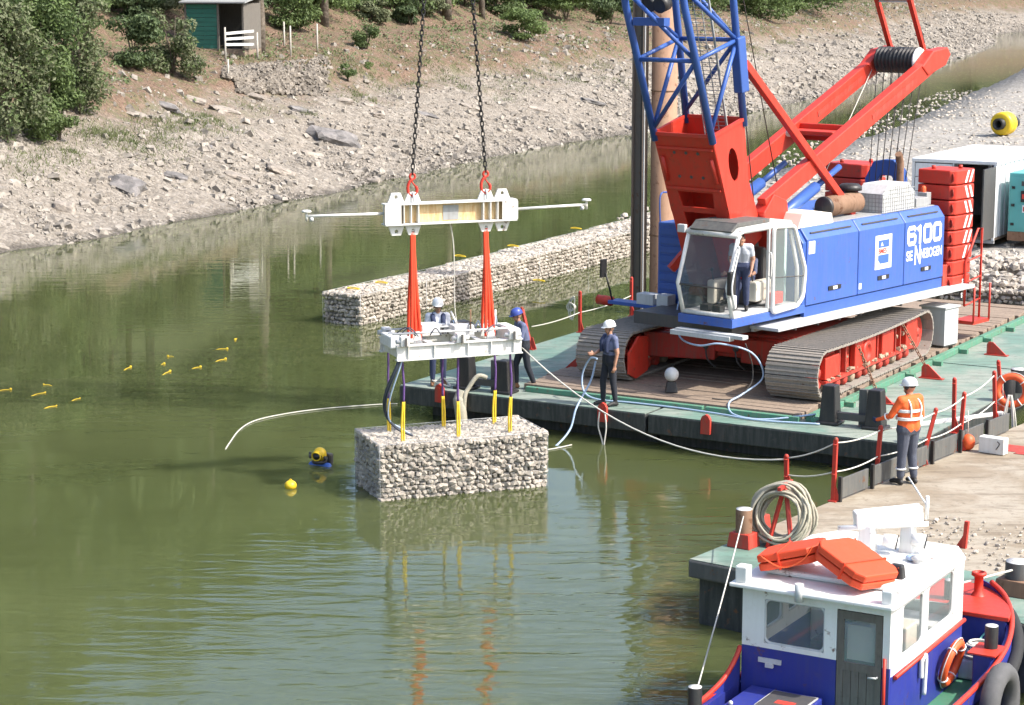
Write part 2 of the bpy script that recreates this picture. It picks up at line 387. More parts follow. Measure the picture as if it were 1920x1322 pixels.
PROF = [(-6, -2.4), (-1.5, -.75), (0, 0), (2.2, .95), (5, 2.25), (7, 2.95), (8.4, 3.35), (9.4, 4.25), (11, 4.75), (13, 5.45), (16.5, 5.85), (20, 7.6), (26, 11.5), (34, 18), (50, 30), (90, 52), (150, 72)]
def prof(d):
    for (a, za), (b, zb) in zip(PROF, PROF[1:]):
        if d <= b:
            k = (d - a) / (b - a); return za + (zb - za) * k
    return PROF[-1][1]
def ground(X, Y, d=None):
    if d is None: d = sdist(X, Y)
    k = noise.noise((X * .06, Y * .06, 3.1))
    z = prof(d + k * 1.3 * min(1, max(0, d / 5)))
    amp = min(1, max(0, (d + .3) / 2))
    z += amp * (.30 * noise.noise((X * .22, Y * .22, 0)) + .16 * noise.noise((X * .7, Y * .7, 5)) + .09 * noise.noise((X * 1.9, Y * 1.9, 9)))
    # stepped rock strata in the ledge
    if 4 < d < 13: z += .13 * noise.noise((X * .5, Y * .5, z * 2.2)) * 1.4
    return z
def hit(x, y):
    d = ray(x, y).normalized(); c = Vector((0, 0, CAMH)); s0 = 60.0; s = s0
    while s < 420:
        p = c + d * s
        if p.z < ground(p.x, p.y): break
        s += .8
    lo, hi = s - .8, s
    for _ in range(14):
        m = (lo + hi) / 2; p = c + d * m
        if p.z < ground(p.x, p.y): hi = m
        else: lo = m
    return c + d * hi
def build_bank():
    ds = [-6, -3, -1.5, -.8, -.35, 0] + [i * .3 for i in range(1, 55)] + [17 + i * .8 for i in range(12)] + [28, 32, 38, 46, 56, 70, 90, 120, 150]
    # resample the shoreline
    pts = [SHC[0]]
    for p in SHC[1:]:
        step = .42 if 62 < p.y < 150 else (1.0 if p.y < 250 else 3.0)
        q = pts[-1]; L = (p - q).length; n = max(1, int(L / step)); pts += [q.lerp(p, (i + 1) / n) for i in range(n)]
    nr = []; cum = [0.0]
    for p, q in zip(pts, pts[1:]): cum.append(cum[-1] + (q - p).length)
    cum = np.array(cum)
    for i in range(len(pts)):
        a = int(np.searchsorted(cum, cum[i] - 11)); c = min(len(pts) - 1, int(np.searchsorted(cum, cum[i] + 11))); t = (pts[c] - pts[a]).normalized(); nr.append(Vector((-t.y, t.x, 0)))
    v = []; f = []; nd = len(ds)
    for p, n in zip(pts, nr):
        for d in ds:
            dd = d + (.22 * noise.noise((p.x * .8, p.y * .8, 2)) + .5 * noise.noise((p.x * .2, p.y * .2, 7)) if -1 < d < 2 else 0)
            q = p + n * dd; v.append((q.x, q.y, ground(q.x, q.y, d)))
    for i in range(len(pts) - 1):
        for j in range(nd - 1):
            a = i * nd + j; f.append((a, a + nd, a + nd + 1, a + 1))
    me = bpy.data.meshes.new('bank'); me.from_pydata(v, [], f); me.polygons.foreach_set('use_smooth', [True] * len(f)); me.update()
    m, t, b = nodes('bank_ground'); co = geo_co(t)
    g = N(t, 'ShaderNodeSeparateXYZ'); t.links.new(co, g.inputs[0])
    big = noi(t, co, .22, 5, .6); mid = noi(t, co, 1.6, 6, .65); fine = noi(t, co, 7, 5, .7)
    vo = N(t, 'ShaderNodeTexVoronoi'); vo.inputs['Scale'].default_value = 7.5; t.links.new(co, vo.inputs[0])
    sh = N(t, 'ShaderNodeSeparateColor'); t.links.new(vo.outputs['Color'], sh.inputs[0])
    gr = ramp(t, sh.outputs[0], [(0, (.135, .118, .097)), (.45, (.235, .208, .175)), (1, (.345, .31, .265))])
    gr = mix(t, ramp(t, mid, [(.35, (0, 0, 0)), (.7, (.7, .7, .7))]), gr, (.20, .17, .135))
    ear = ramp(t, fine, [(.32, (.07, .045, .030)), (.5, (.155, .098, .066)), (.68, (.245, .175, .125))])
    ear = mix(t, ramp(t, mid, [(.47, (0, 0, 0)), (.60, (.8, .8, .8))]), ear, (.10, .105, .045))
    zz = N(t, 'ShaderNodeMath', operation='MULTIPLY_ADD'); t.links.new(big, zz.inputs[0]); zz.inputs[1].default_value = 3.4; t.links.new(g.outputs[2], zz.inputs[2])
    z2 = N(t, 'ShaderNodeMath', operation='MULTIPLY_ADD'); t.links.new(mid, z2.inputs[0]); z2.inputs[1].default_value = 1.3; t.links.new(zz.outputs[0], z2.inputs[2])
    mr = N(t, 'ShaderNodeMapRange'); mr.inputs['From Min'].default_value = 4.9; mr.inputs['From Max'].default_value = 6.3; t.links.new(z2.outputs[0], mr.inputs[0])
    c = mix(t, mr.outputs[0], gr, ear)
    ug = N(t, 'ShaderNodeMapRange'); ug.inputs['From Min'].default_value = 9.6; ug.inputs['From Max'].default_value = 11.5; t.links.new(z2.outputs[0], ug.inputs[0])
    c = mix(t, ug.outputs[0], c, (.045, .055, .022))
    # wet line at the water's edge
    wz = N(t, 'ShaderNodeMath', operation='MULTIPLY_ADD'); t.links.new(mid, wz.inputs[0]); wz.inputs[1].default_value = -.35; t.links.new(g.outputs[2], wz.inputs[2])
    wr = N(t, 'ShaderNodeMapRange'); wr.inputs['From Min'].default_value = -.12; wr.inputs['From Max'].default_value = .04; wr.inputs['To Min'].default_value = .45; wr.inputs['To Max'].default_value = 1; t.links.new(wz.outputs[0], wr.inputs[0])
    c = mix(t, 1.0, c, wr.outputs[0], 'MULTIPLY')
    t.links.new(c, b.inputs['Base Color']); b.inputs['Roughness'].default_value = .95
    ht = N(t, 'ShaderNodeMath', operation='MULTIPLY_ADD'); t.links.new(vo.outputs['Distance'], ht.inputs[0]); ht.inputs[1].default_value = -.8; t.links.new(fine, ht.inputs[2])
    bump(t, b, ht.outputs[0], .8, .10)
    me.materials.append(m)
    o = bpy.data.objects.new('bank', me); COL.link(o); tag(o, kind='structure')
build_bank()

# loose stones of the gravel slope: joined, nobody could count them
def stone_pts(r, jag=.3):
    """deformed cube corners"""
    sx, sy, sz = r * rnd.uniform(.7, 1.3), r * rnd.uniform(.6, 1.1), r * rnd.uniform(.4, .8)
    M = Matrix.Rotation(rnd.uniform(0, 6.3), 3, 'Z') @ Matrix.Rotation(rnd.uniform(-.5, .5), 3, 'X') @ Matrix.Rotation(rnd.uniform(-.5, .5), 3, 'Y')
    out = []
    for z in (-1, 1):
        for x, y in ((-1, -1), (1, -1), (1, 1), (-1, 1)):
            k = 1 if z < 0 else rnd.uniform(.55, .95)
            out.append(M @ Vector((x * sx * k * rnd.uniform(1 - jag, 1), y * sy * k * rnd.uniform(1 - jag, 1), z * sz * rnd.uniform(1 - jag, 1))))
    return out
CUBEF = [(3, 2, 1, 0), (4, 5, 6, 7), (0, 1, 5, 4), (1, 2, 6, 5), (2, 3, 7, 6), (3, 0, 4, 7)]
def gravel():
    b = B(); n = 0; segs = []
    for i in range(len(SHC) - 1):
        a, c = SHC[i], SHC[i + 1]
        if a.y > 66 and a.y < 330: segs.append((a, c))
    wts = [((c - a).length) * (1 if a.y < 140 else .4) for a, c in segs]
    for _ in range(42000):
        a, c = rnd.choices(segs, wts)[0]; p = a.lerp(c, rnd.random()); t = (c - a).normalized(); nn = Vector((-t.y, t.x, 0))
        d = abs(rnd.gauss(0, 3.6)) - .25
        if rnd.random() < .14: d = rnd.uniform(6, 13)
        q = p + nn * d
        r = min(.26, .030 * (1 / max(.02, rnd.random())) ** .50) * (1 if a.y < 130 else 1.5)
        z = ground(q.x, q.y, d)
        b._add([s + Vector((q.x, q.y, z + r * .1)) for s in stone_pts(r)], CUBEF)
    return b
tag(gravel().build('bank_gravel', rocky('loose_bank_stone', [(.16, .143, .122), (.265, .237, .203), (.37, .335, .29)], 3.4, .4, .02)), 'loose angular stones scattered down the bank slope', 'gravel', kind='stuff')

def boulder(name, label, px, size, mat, tilt=(0, 0, 0), seed=0, group='rocks lying on the bank'):
    p = hit(*px); bm = bmesh.new(); bmesh.ops.create_icosphere(bm, subdivisions=3, radius=1)
    for v in bm.verts:
        n_ = noise.noise(v.co * 1.3 + Vector((seed * 7.1, 0, 0))); c_ = noise.cell(v.co * 1.7 + Vector((seed, 3, 1)))
        k = 1 + .35 * n_ + .10 * c_
        m_ = max(abs(v.co.x), abs(v.co.y), abs(v.co.z)); v.co = v.co.lerp(v.co / m_ * .85, .6) * k
        v.co = Vector((v.co.x * size[0] / 2, v.co.y * size[1] / 2, v.co.z * size[2] / 2))
    me = bpy.data.meshes.new(name); bm.to_mesh(me); bm.free(); me.materials.append(mat)
    o = bpy.data.objects.new(name, me); COL.link(o); o.location = p + Vector((0, 0, -.05)); o.rotation_euler = tuple(R_(a) for a in tilt)
    return tag(o, label, 'rock', group)
boulder('rock_outcrop', 'dark jagged outcrop in the middle of the gravel bank', (632, 262), (2.6, 1.6, 1.0), MT['drock'], (18, 14, 20), 1)
boulder('rock_outcrop', 'dark weathered outcrop low on the left gravel bank', (232, 352), (1.9, 1.5, .9), MT['drock'], (20, 10, -15), 2)
boulder('rock', 'pale rounded boulder alone on the far left gravel', (122, 392), (.85, .7, .7), MT['rock'], (10, 5, 0), 3)
boulder('rock', 'broad flat pale slab below the dark middle outcrop', (524, 318), (1.35, 1.0, .42), MT['rock'], (12, 20, 30), 4)
boulder('rock', 'thin tilted slab just above the flat pale slab', (492, 255), (.95, .7, .28), MT['rock'], (20, 25, 10), 5)
boulder('rock', 'small dark rock beside the grass on the left slope', (388, 275), (.55, .45, .3), MT['drock'], (5, 10, 0), 6)
boulder('rock', 'brown ledge rock right of the stone wall foot', (640, 190), (1.3, .7, .5), MT['rock'], (8, 0, 25), 7)
boulder('rock', 'flat ledge rock left of the rubble wall', (358, 185), (1.6, .8, .35), MT['rock'], (8, 12, 20), 8)
boulder('rock', 'pointed rock at the waterline below the white rod', (520, 372), (.6, .5, .4), MT['drock'], (0, 10, 40), 9)
boulder('rock', 'dark rock at the waterline beside the steel pile', (1186, 244), (1.0, .9, .7), MT['drock'], (0, 10, 40), 10)
boulder('rock', 'squat rock half way up the slope left of the chains', (705, 215), (.8, .7, .35), MT['rock'], (0, 10, 40), 11)
boulder('rock', 'angular rock by the water under the left chain', (700, 340), (.7, .6, .4), MT['rock'], (10, 0, 0), 12)

for i, (x, y, L_, a) in enumerate([(300, 195, 1.9, 20), (420, 205, 1.5, 25), (470, 178, 1.4, 15), (560, 205, 1.2, 20), (255, 215, 1.3, 10), (700, 200, 1.6, 22), (800, 215, 1.4, 25), (590, 290, 1.5, 28), (440, 330, 1.3, 24), (330, 330, 1.1, 18), (880, 200, 1.5, 20), (1010, 205, 1.7, 24), (1110, 190, 1.8, 20)]):
    boulder('rock_ledge', 'low bedded rock ledge on the bank, ' + ['left of the fence rails foot', 'below the short post', 'under the left end of the rubble wall', 'under the right end of the rubble wall', 'beside the tall shrubs', 'left of the left chain', 'between the two chains', 'below the dark middle outcrop', 'above the white rod', 'right of the dark left outcrop', 'right of the right chain', 'half way to the blue boom', 'just left of the blue boom'][i], (x, y), (L_, .8, .34), MT['rock'] if i % 3 else MT['drock'], (10, 14, a), 20 + i, 'rock ledges on the bank')
# ------------------------------------------------------------------ vegetation
def leaf_cloud(b, lumps, count, size, flat=0.3, mats=1):
    tot = sum(l[1] * l[2] * l[3] for l in lumps) ; ws = [l[1] * l[2] * l[3] for l in lumps]
    for _ in range(count):
        c, rx, ry, rz = rnd.choices(lumps, ws)[0]
        u = Vector((rnd.gauss(0, 1), rnd.gauss(0, 1), rnd.gauss(0, 1))).normalized(); k = rnd.random() ** .35
        k *= 1 + .22 * noise.noise(u * 2.3 + c)
        p = c + Vector((u.x * rx, u.y * ry, u.z * rz)) * k
        n_ = (u + Vector((rnd.uniform(-1, 1), rnd.uniform(-1, 1), rnd.uniform(-.3, 1.2)))).normalized()
        x = n_.orthogonal().normalized(); x.rotate(Matrix.Rotation(rnd.uniform(0, 6.3), 3, n_)); y = n_.cross(x)
        s = size * rnd.uniform(.55, 1.3)
        b.mi = 0 if mats == 1 else (0 if rnd.random() < .72 else 1)
        b._add([p - x * s * .5, p + y * s * .26 + n_ * s * .08, p + x * s * .5, p - y * s * .26 + n_ * s * .08], [(0, 1, 2, 3)])
def lump_set(w, d, h, n, base=.15):
    out = []
    for i in range(n):
        a = rnd.uniform(0, 6.28); q = rnd.random() ** .6; zz = rnd.uniform(base, .86)
        k = (1 - abs(zz - .45) ** 1.6)
        out.append((Vector((math.cos(a) * q * w * .36 * k, math.sin(a) * q * d * .36 * k, zz * h)), w * rnd.uniform(.16, .27), d * rnd.uniform(.16, .27), h * rnd.uniform(.11, .19)))
    return out
def bush(name, label, px, w_, h_, mat, count=2600, size=.17, n=9, mat2=None, cat='bush', d_=None, group='bushes on the bank'):
    p = hit(*px); e = empty(name, p - Vector((0, 0, .1)), 0, label, cat, group)
    b = B()
    for _ in range(6):
        a = rnd.uniform(0, 6.28); r = rnd.uniform(.15, .4) * w_ * .5
        b.tube([(0, 0, 0), (math.cos(a) * r * .4, math.sin(a) * r * .4, h_ * .35), (math.cos(a) * r, math.sin(a) * r, h_ * rnd.uniform(.6, .85))], [.035, .025, .01], 5)
    b.build('stem', MT['bark'], e)
    b = B(); leaf_cloud(b, lump_set(w_, d_ or w_ * .8, h_, n, .12), count, size, mats=2 if mat2 else 1)
    b.build('foliage', [mat, mat2] if mat2 else mat, e); return e
L, LL, LD, LG, LY = MT['leaf'], MT['leaf_l'], MT['leaf_d'], MT['leaf_g'], MT['leaf_y']
bush('tall_shrub', 'tall dense green shrub at the far left edge', (15, 268), 3.9, 6.8, LG, 11000, .2, 22, L)
bush('tall_shrub', 'tall feathery shrub second from the left edge', (88, 262), 3.6, 6.5, L, 10500, .19, 22, LL)
bush('tall_shrub', 'tall grey green shrub nearest the small round bush', (150, 215), 3.1, 5.6, LG, 8000, .18, 18, L)
bush('shrub', 'low glossy leafed shrub at the foot of the tall shrubs', (112, 262), 2.1, 2.3, L, 3400, .15, 9, LL)
bush('shrub', 'small yellowing shrub in front of the tall shrubs', (72, 240), .9, 1.8, LY, 500, .13, 6, L)
bush('shrub', 'dark round bush left of the green shed', (252, 128), 3.0, 3.0, LD, 4400, .19, 11, L)
bush('shrub', 'grey green upright bush beside the green shed', (325, 138), 3.1, 3.4, LG, 4800, .18, 12, L)
bush('shrub', 'leafy bush directly behind the left fence post', (378, 62), 2.0, 2.4, L, 1500, .2, 7)
bush('shrub', 'dark leafy bush right of the grey tree trunk', (545, 54), 4.6, 3.2, L, 4600, .22, 13, LL)
bush('shrub', 'small bushy plant on brown slope right of fence posts', (688, 92), 1.8, 1.7, L, 1400, .17, 7)
bush('shrub', 'dark hanging bush between the two chains', (735, 16), 5.2, 2.6, LD, 3600, .22, 11, L)
bush('shrub', 'pale green bush on the slope right of the chains', (990, 74), 4.0, 2.2, LL, 3600, .2, 11, L)
bush('shrub', 'bright green bush at the top right of the brown slope', (1062, 38), 5.0, 3.0, LL, 4200, .22, 12, L)
bush('shrub', 'dark bush hugging the slope left of the blue boom', (1145, 46), 4.2, 3.0, LD, 3600, .22, 11, L)
bush('shrub', 'green bush seen right of the blue boom', (1425, 36), 6.5, 3.8, L, 4200, .3, 12, LL)
bush('shrub', 'wide leafy bush between the boom and red pendant bars', (1480, 18), 7.0, 3.4, LL, 4200, .3, 12, L)
bush('shrub', 'small dark shrub on the slope below the stone wall end', (652, 152), .95, 1.15, L, 700, .14, 6)
bush('shrub', 'tiny shrub between grass and chain on the slope', (690, 128), .7, .7, LL, 300, .13, 5)
for i, (x, y, w_, lb) in enumerate([(60, 32, 5.5, 'behind the tall shrubs at the left edge'), (150, 60, 4.5, 'between the tall shrubs and the round bush'), (300, 22, 4.5, 'behind the grey green upright bush'), (250, 40, 3.5, 'around the straight grey trunk'), (660, 8, 4, 'at the top right of the ivy clad trunk'), (800, 24, 3.2, 'just right of the left chain'), (870, 10, 4, 'between the two tall trunks by the right chain'), (1200, 12, 5, 'seen through the left side of the blue boom'), (1290, 20, 5, 'seen through the middle of the blue boom'), (440, 18, 4, 'behind the green shed roof'), (580, 22, 4, 'just left of the ivy clad trunk'), (700, 40, 2.6, 'on the brown slope left of the left chain'), (770, 50, 2.4, 'low between the two chains'), (930, 26, 3.6, 'right of the slender pale trunk'), (1010, 10, 4.5, 'behind the pale green bush'), (1110, 8, 5, 'top right of the bright green bush'), (1360, 12, 6, 'just right of the blue boom'), (1560, 8, 6, 'left of the red pendant bars')]):
    bush('undergrowth_bush', 'undergrowth bush ' + lb, (x, y), w_, w_ * .62, [LD, L, LG][i % 3], 2600, .24, 10, group='undergrowth at the wood edge')

def grass():
    b = B()
    spots = [(240, 265, 1.5, .9), (215, 255, 1.0, .7), (340, 240, 1.5, .8), (380, 232, .9, .6), (290, 240, 1.0, .6), (135, 285, .35, .5), (20, 318, .9, .5), (578, 212, .45, .5), (680, 180, .9, .6), (655, 190, .5, .5), (830, 140, .9, .6), (860, 132, .5, .6), (775, 160, .8, .5), (730, 130, .6, .5), (870, 165, .5, .4), (440, 108, 1.5, .4), (510, 108, 1.2, .4), (400, 225, .5, .6), (960, 160, 1.2, .4), (1000, 140, 1.4, .4), (1080, 150, 1.2, .4), (560, 100, 1.0, .4), (1380, 70, 2, .5), (1400, 90, 1.6, .4), (640, 120, 1.4, .5), (700, 150, 1.2, .5), (790, 120, 1.5, .5), (900, 120, 1.4, .5), (940, 185, 1.2, .3), (1040, 120, 1.6, .5), (1110, 120, 1.6, .5), (1150, 150, 1.4, .4), (170, 250, 1.2, .8), (120, 290, 1.0, .5), (60, 300, 1.0, .5), (305, 262, 1.2, .6), (420, 240, 1.0, .5), (470, 200, 1.0, .3), (330, 215, 1.2, .5), (620, 100, 1.2, .4), (720, 90, 1.5, .4), (850, 90, 1.5, .4), (950, 105, 1.5, .4), (1450, 70, 2.2, .5), (1540, 40, 2.5, .5)]
    for x, y, rr, den in spots:
        c = hit(x, y)
        for _ in range(int(620 * den * rr)):
            q = c + Vector((rnd.gauss(0, rr * .6), rnd.gauss(0, rr * .6), 0)); z = ground(q.x, q.y)
            a = rnd.uniform(0, 6.28); h = rnd.uniform(.06, .24); wd = rnd.uniform(.010, .028); t = Vector((math.cos(a), math.sin(a), 0)); l = Vector((rnd.uniform(-.15, .15), rnd.uniform(-.15, .15), 0))
            q.z = z - .02
            b._add([q - t * wd, q + t * wd, q + l + Vector((0, 0, h))], [(0, 1, 2)])
    return b
tag(grass().build('grass', MT['grass']), 'thin green grass growing in patches on the bank', 'grass', kind='stuff')

def cover():
    b = B(); segs = [(SHC[i], SHC[i + 1]) for i in range(len(SHC) - 1) if 66 < SHC[i].y < 260]; ws = [(c - a).length for a, c in segs]; k = 0
    while k < 26000:
        a, c = rnd.choices(segs, ws)[0]; t = (c - a).normalized(); q = a.lerp(c, rnd.random()) + Vector((-t.y, t.x, 0)) * rnd.uniform(9, 24); n_ = noise.noise((q.x * .35, q.y * .35, 8)) + .5 * noise.noise((q.x * 1.3, q.y * 1.3, 2)); k += 1
        d = sdist(q.x, q.y)
        if n_ < .06 - (d - 15) * .03: continue
        z = ground(q.x, q.y, d); b.mi = 0 if rnd.random() < .5 else (1 if rnd.random() < .6 else 2)
        for _ in range(3):
            p = Vector((q.x + rnd.gauss(0, .15), q.y + rnd.gauss(0, .15), z + rnd.uniform(.02, .35) * (.4 + max(0, n_)))); s_ = rnd.uniform(.1, .24); n3 = Vector((rnd.uniform(-1, 1), rnd.uniform(-1, .4), rnd.uniform(.2, 1))).normalized(); x = n3.orthogonal().normalized(); x.rotate(Matrix.Rotation(rnd.uniform(0, 6.3), 3, n3)); y = n3.cross(x)
            b._add([p - x * s_ * .5, p + y * s_ * .3, p + x * s_ * .5, p - y * s_ * .3], [(0, 1, 2, 3)])
    return b
tag(cover().build('ground_cover', [L, LG, plain('dead_bramble', (.14, .095, .06), .9, .3, 6)]), 'brambles and low leafy ground cover on the upper bank', 'undergrowth', kind='stuff')

def thicket():
    b = B()
    for x, y in [(x, 6 + (x * 7) % 22) for x in list(range(375, 420, 22)) + list(range(500, 620, 20)) + list(range(640, 700, 22)) + list(range(705, 790, 26)) + list(range(850, 930, 28)) + list(range(935, 1190, 20)) + list(range(1200, 1350, 28)) + list(range(1385, 1560, 24)) + list(range(10, 350, 24))]:
        p = hit(x, y); s_ = p.y / 110
        lumps = [(p + Vector((rnd.uniform(-1.2, 1.2), rnd.uniform(-1, 1), rnd.uniform(.3, 1.7))) * s_, rnd.uniform(.5, 1.0) * s_, rnd.uniform(.5, 1.0) * s_, rnd.uniform(.35, .7) * s_) for _ in range(5)]
        leaf_cloud(b, lumps, 620, .22 * s_, mats=2)
    return b
rnd.seed(5)
tag(thicket().build('thicket', [L, LL]), 'loose green thicket along the top of the bank', 'thicket', kind='stuff')

# trees of the wood behind the bank: their trunks show at the top edge, their crowns in the water
def crown_mesh(seed, mats):
    rnd.seed(seed); b = B()
    lumps = []
    for i in range(26):
        a = rnd.uniform(0, 6.28); zz = rnd.uniform(0, 1); q = (1 - (2 * zz - .85) ** 2 * .8) * rnd.uniform(.3, 1)
        lumps.append((Vector((math.cos(a) * q * 2.9, math.sin(a) * q * 2.9, 5.0 + zz * 8.5)), rnd.uniform(.9, 1.6), rnd.uniform(.9, 1.6), rnd.uniform(.7, 1.2)))
    leaf_cloud(b, lumps, 5200, .55, mats=2)
    o = b.build('crown', mats); return o
crown_src = [crown_mesh(11, [L, LD]), crown_mesh(12, [LD, L]), crown_mesh(13, [L, LL])]
def trunk(e, h, r, lean, seed):
    rnd.seed(seed); b = B(); pts = [Vector((lean[0] * k * k, lean[1] * k * k, h * k)) + Vector((rnd.uniform(-.06, .06), rnd.uniform(-.06, .06), 0)) for k in (0, .12, .25, .4, .6, .8, 1)]
    pts[0].z = -.4
    b.tube(pts, [r * 1.35, r * 1.05, r, r * .9, r * .72, r * .5, r * .2], 10)
    for i in range(6):
        k = rnd.uniform(.42, .85); p = Vector((lean[0] * k * k, lean[1] * k * k, h * k)); a = rnd.uniform(0, 6.28); l = rnd.uniform(1.5, 2.9)
        b.tube([p, p + Vector((math.cos(a) * l * .5, math.sin(a) * l * .5, l * .35)), p + Vector((math.cos(a) * l, math.sin(a) * l, l * .8))], [r * .32, r * .2, r * .07], 6)
    b.build('trunk', MT['bark'], e)
used = [False] * 3
def tree(p, h, r, lean, k, label, seed, s=1.0):
    e = empty('broadleaf_tree', p, seed * 1.7, label, 'tree', 'trees of the wood behind the bank')
    trunk(e, h, r, lean, seed)
    src = crown_src[k]; o = src if not used[k] else src.copy()
    if used[k]: COL.link(o)
    used[k] = True; o.parent = e; sc_ = h / 14.0 * s; o.scale = (sc_ * 1.05, sc_ * 1.05, sc_); o.location = (lean[0] * .6, lean[1] * .6, 0)
    return e
tree(hit(262, 30), 15, .24, (.3, 0), 0, 'straight grey tree trunk above the dark round bush', 1)
tree(hit(487, 98), 15, .27, (.7, .2), 1, 'pale leaning tree trunk against the right side of the green shed', 2)
tree(hit(608, 48), 14, .24, (1.8, .4), 2, 'ivy clad leaning trunk right of the fence posts', 3)
tree(hit(838, 32), 15, .26, (.2, 0), 0, 'dark tree trunk at the top just left of the right chain', 4)
tree(hit(905, 34), 15, .17, (.8, 0), 1, 'slender pale trunk at the top right of the right chain', 5)
rnd.seed(31)
def wood():
    b = B(); b.mi = 0
    def one(X, Y, h, n, size, tr=True):
        dd = sdist(X, Y)
        if dd < 21: return
        z = ground(X, Y, dd); base = Vector((X, Y, z - .3))
        if tr: b.mi = 2; b.cyl(base, base + Vector((0, 0, h * .7)), .22, 6, .1)
        lumps = []
        for i in range(9):
            a = rnd.uniform(0, 6.28); zz = rnd.uniform(.12, .95); q = (1 - abs(zz - .5) ** 1.5 * 1.4) * rnd.uniform(.25, 1) * h * .22
            lumps.append((base + Vector((math.cos(a) * q, math.sin(a) * q, zz * h)), h * .13, h * .13, h * .10))
        leaf_cloud(b, lumps, n, size, mats=2)
    step = 5.0; acc = 0.0
    for i in range(len(SHC) - 1):
        a, c = SHC[i], SHC[i + 1]; Ls = (c - a).length; t = (c - a).normalized(); nn = Vector((-t.y, t.x, 0)); k = 0
        if a.y < 20: continue
        far = a.y > 190
        for row, (d, ds_) in enumerate(((25, 5.5), (32, 6.5), (41, 8), (54, 11), (70, 14), (88, 17), (108, 20), (130, 24))):
            st = ds_ * (1.5 if far else 1)
            for _ in range(int(Ls / st) + (1 if rnd.random() < (Ls / st) % 1 else 0)):
                q = a.lerp(c, rnd.random()) + nn * (d + rnd.uniform(-.3, .3) * ds_)
                one(q.x, q.y, rnd.uniform(12.5, 16.5) * (1 if row < 3 else 1.25), 700 if row < 2 and not far else 260, .95 if row < 2 and not far else 2.0, row < 2)
    return b
tag(wood().build('woodland', [L, LD, MT['bark']]), 'wooded hillside rising behind the bank', 'woodland', kind='stuff')
rnd.seed(99)

# shed, posts, rails and rubble wall on the terrace
def shed():
    p = hit(420, 92); e = empty('garden_shed', p, R_(-14), 'small green boarded shed with an open dark front under the trees', 'shed')
    W, D, H = 3.2, 2.4, 2.35
    n = 10
    for i in range(n):
        z = .06 + i * (H - .1) / n; b = B(); b.box((-W / 2 + .9, -D / 2 + .012 * (i % 2), z + .11), (1.76, .03, (H - .1) / n - .015)); b.build('board', MT['shed'], e)
    b = B(); b.bb(-W / 2, -W / 2 + .05, -D / 2 + .05, D / 2, 0, H); b.bb(W / 2 - .05, W / 2, -D / 2 + .05, D / 2, 0, H); b.bb(-W / 2 + .05, W / 2 - .05, D / 2 - .05, D / 2, 0, H + .2); b.build('side_wall', MT['grey_wood'], e)
    for x in (-W / 2 + .02, .19, W / 2 - .05): b = B(); b.box((x, -D / 2, H / 2), (.1, .1, H)); b.build('corner_post', MT['grey_wood'], e)
    b = B(); b.prism([(-D / 2 - .35, H + .02), (D / 2 + .2, H + .4), (D / 2 + .2, H + .46), (-D / 2 - .35, H + .09)], -W / 2 - .2, W / 2 + .2, 'x'); b.build('roof', MT['grey'], e)
    b = B(); b.bb(-W / 2, W / 2, -D / 2, D / 2, -.3, .05); b.build('floor', MT['wood'], e)
shed()
def fpost(px, top, lab, r=.055):
    p = hit(*px); s = 4000 / math.hypot(p.y, p.z - CAMH); h = (px[1] - top) / s
    b = B(); b.cyl((0, 0, -.3), (0, 0, h), r, 8, r * .85); b.sph((0, 0, h), r * .85, (1, 1, .4), 8, 5)
    o = b.build('fence_post', MT['grey_wood'] if 'dark' in lab else post_mat, loc=p); tag(o, lab, 'fence post', 'fence posts on the terrace')
post_mat = plain('weathered_post', (.42, .39, .34), .9, .2, 12)
fpost((368, 82), 36, 'weathered fence post at the left corner of the green shed')
fpost((423, 116), 53, 'tall fence post at the left end of the white rails')
fpost((428, 147), 112, 'short post on the bank below the white rails')
fpost((483, 110), 62, 'fence post at the right end of the white rails')
fpost((533, 90), 42, 'thin post first to the right of the leaning trunk')
fpost((545, 105), 50, 'thin post second to the right of the leaning trunk')
fpost((595, 98), 46, 'thin white post furthest right along the terrace')
def rails():
    a = hit(424, 112); c = hit(484, 108); e = empty('fence_rail', a, 0, 'three white painted rails in front of the shed opening', 'fence')
    s = 4000 / a.y
    for y0, y1 in ((66, 59), (76, 71), (86, 84)):
        b = B(); b.bar(Vector((.02, -.06, (114 - y0) / s)), Vector((c.x - a.x - .2, c.y - a.y - .06, c.z - a.z + (110 - y1) / s - .02)), .04, .13); b.build('rail', MT['white'], e)
rails()
def rubble():
    e = empty('rubble_wall', hit(500, 176), 0, 'low dry rubble retaining wall below the terrace', 'wall'); b = B(); base = e.location.copy()
    for i in range(1300):
        u = rnd.random(); v = rnd.random(); x = 418 + u * 196; yb = 172 + 8 * u - (26 * (1 - u) if u < .12 else 0); yt = 127 - 18 * u
        p = hit(x, yb + (yt - yb) * v) + Vector((.05, -.14, .05)); r = rnd.uniform(.07, .15)
        b._add([q + p - base for q in stone_pts(r)], CUBEF)
    o = b.build('stone', MT['brick'], e); o['kind'] = 'stuff'
rubble()
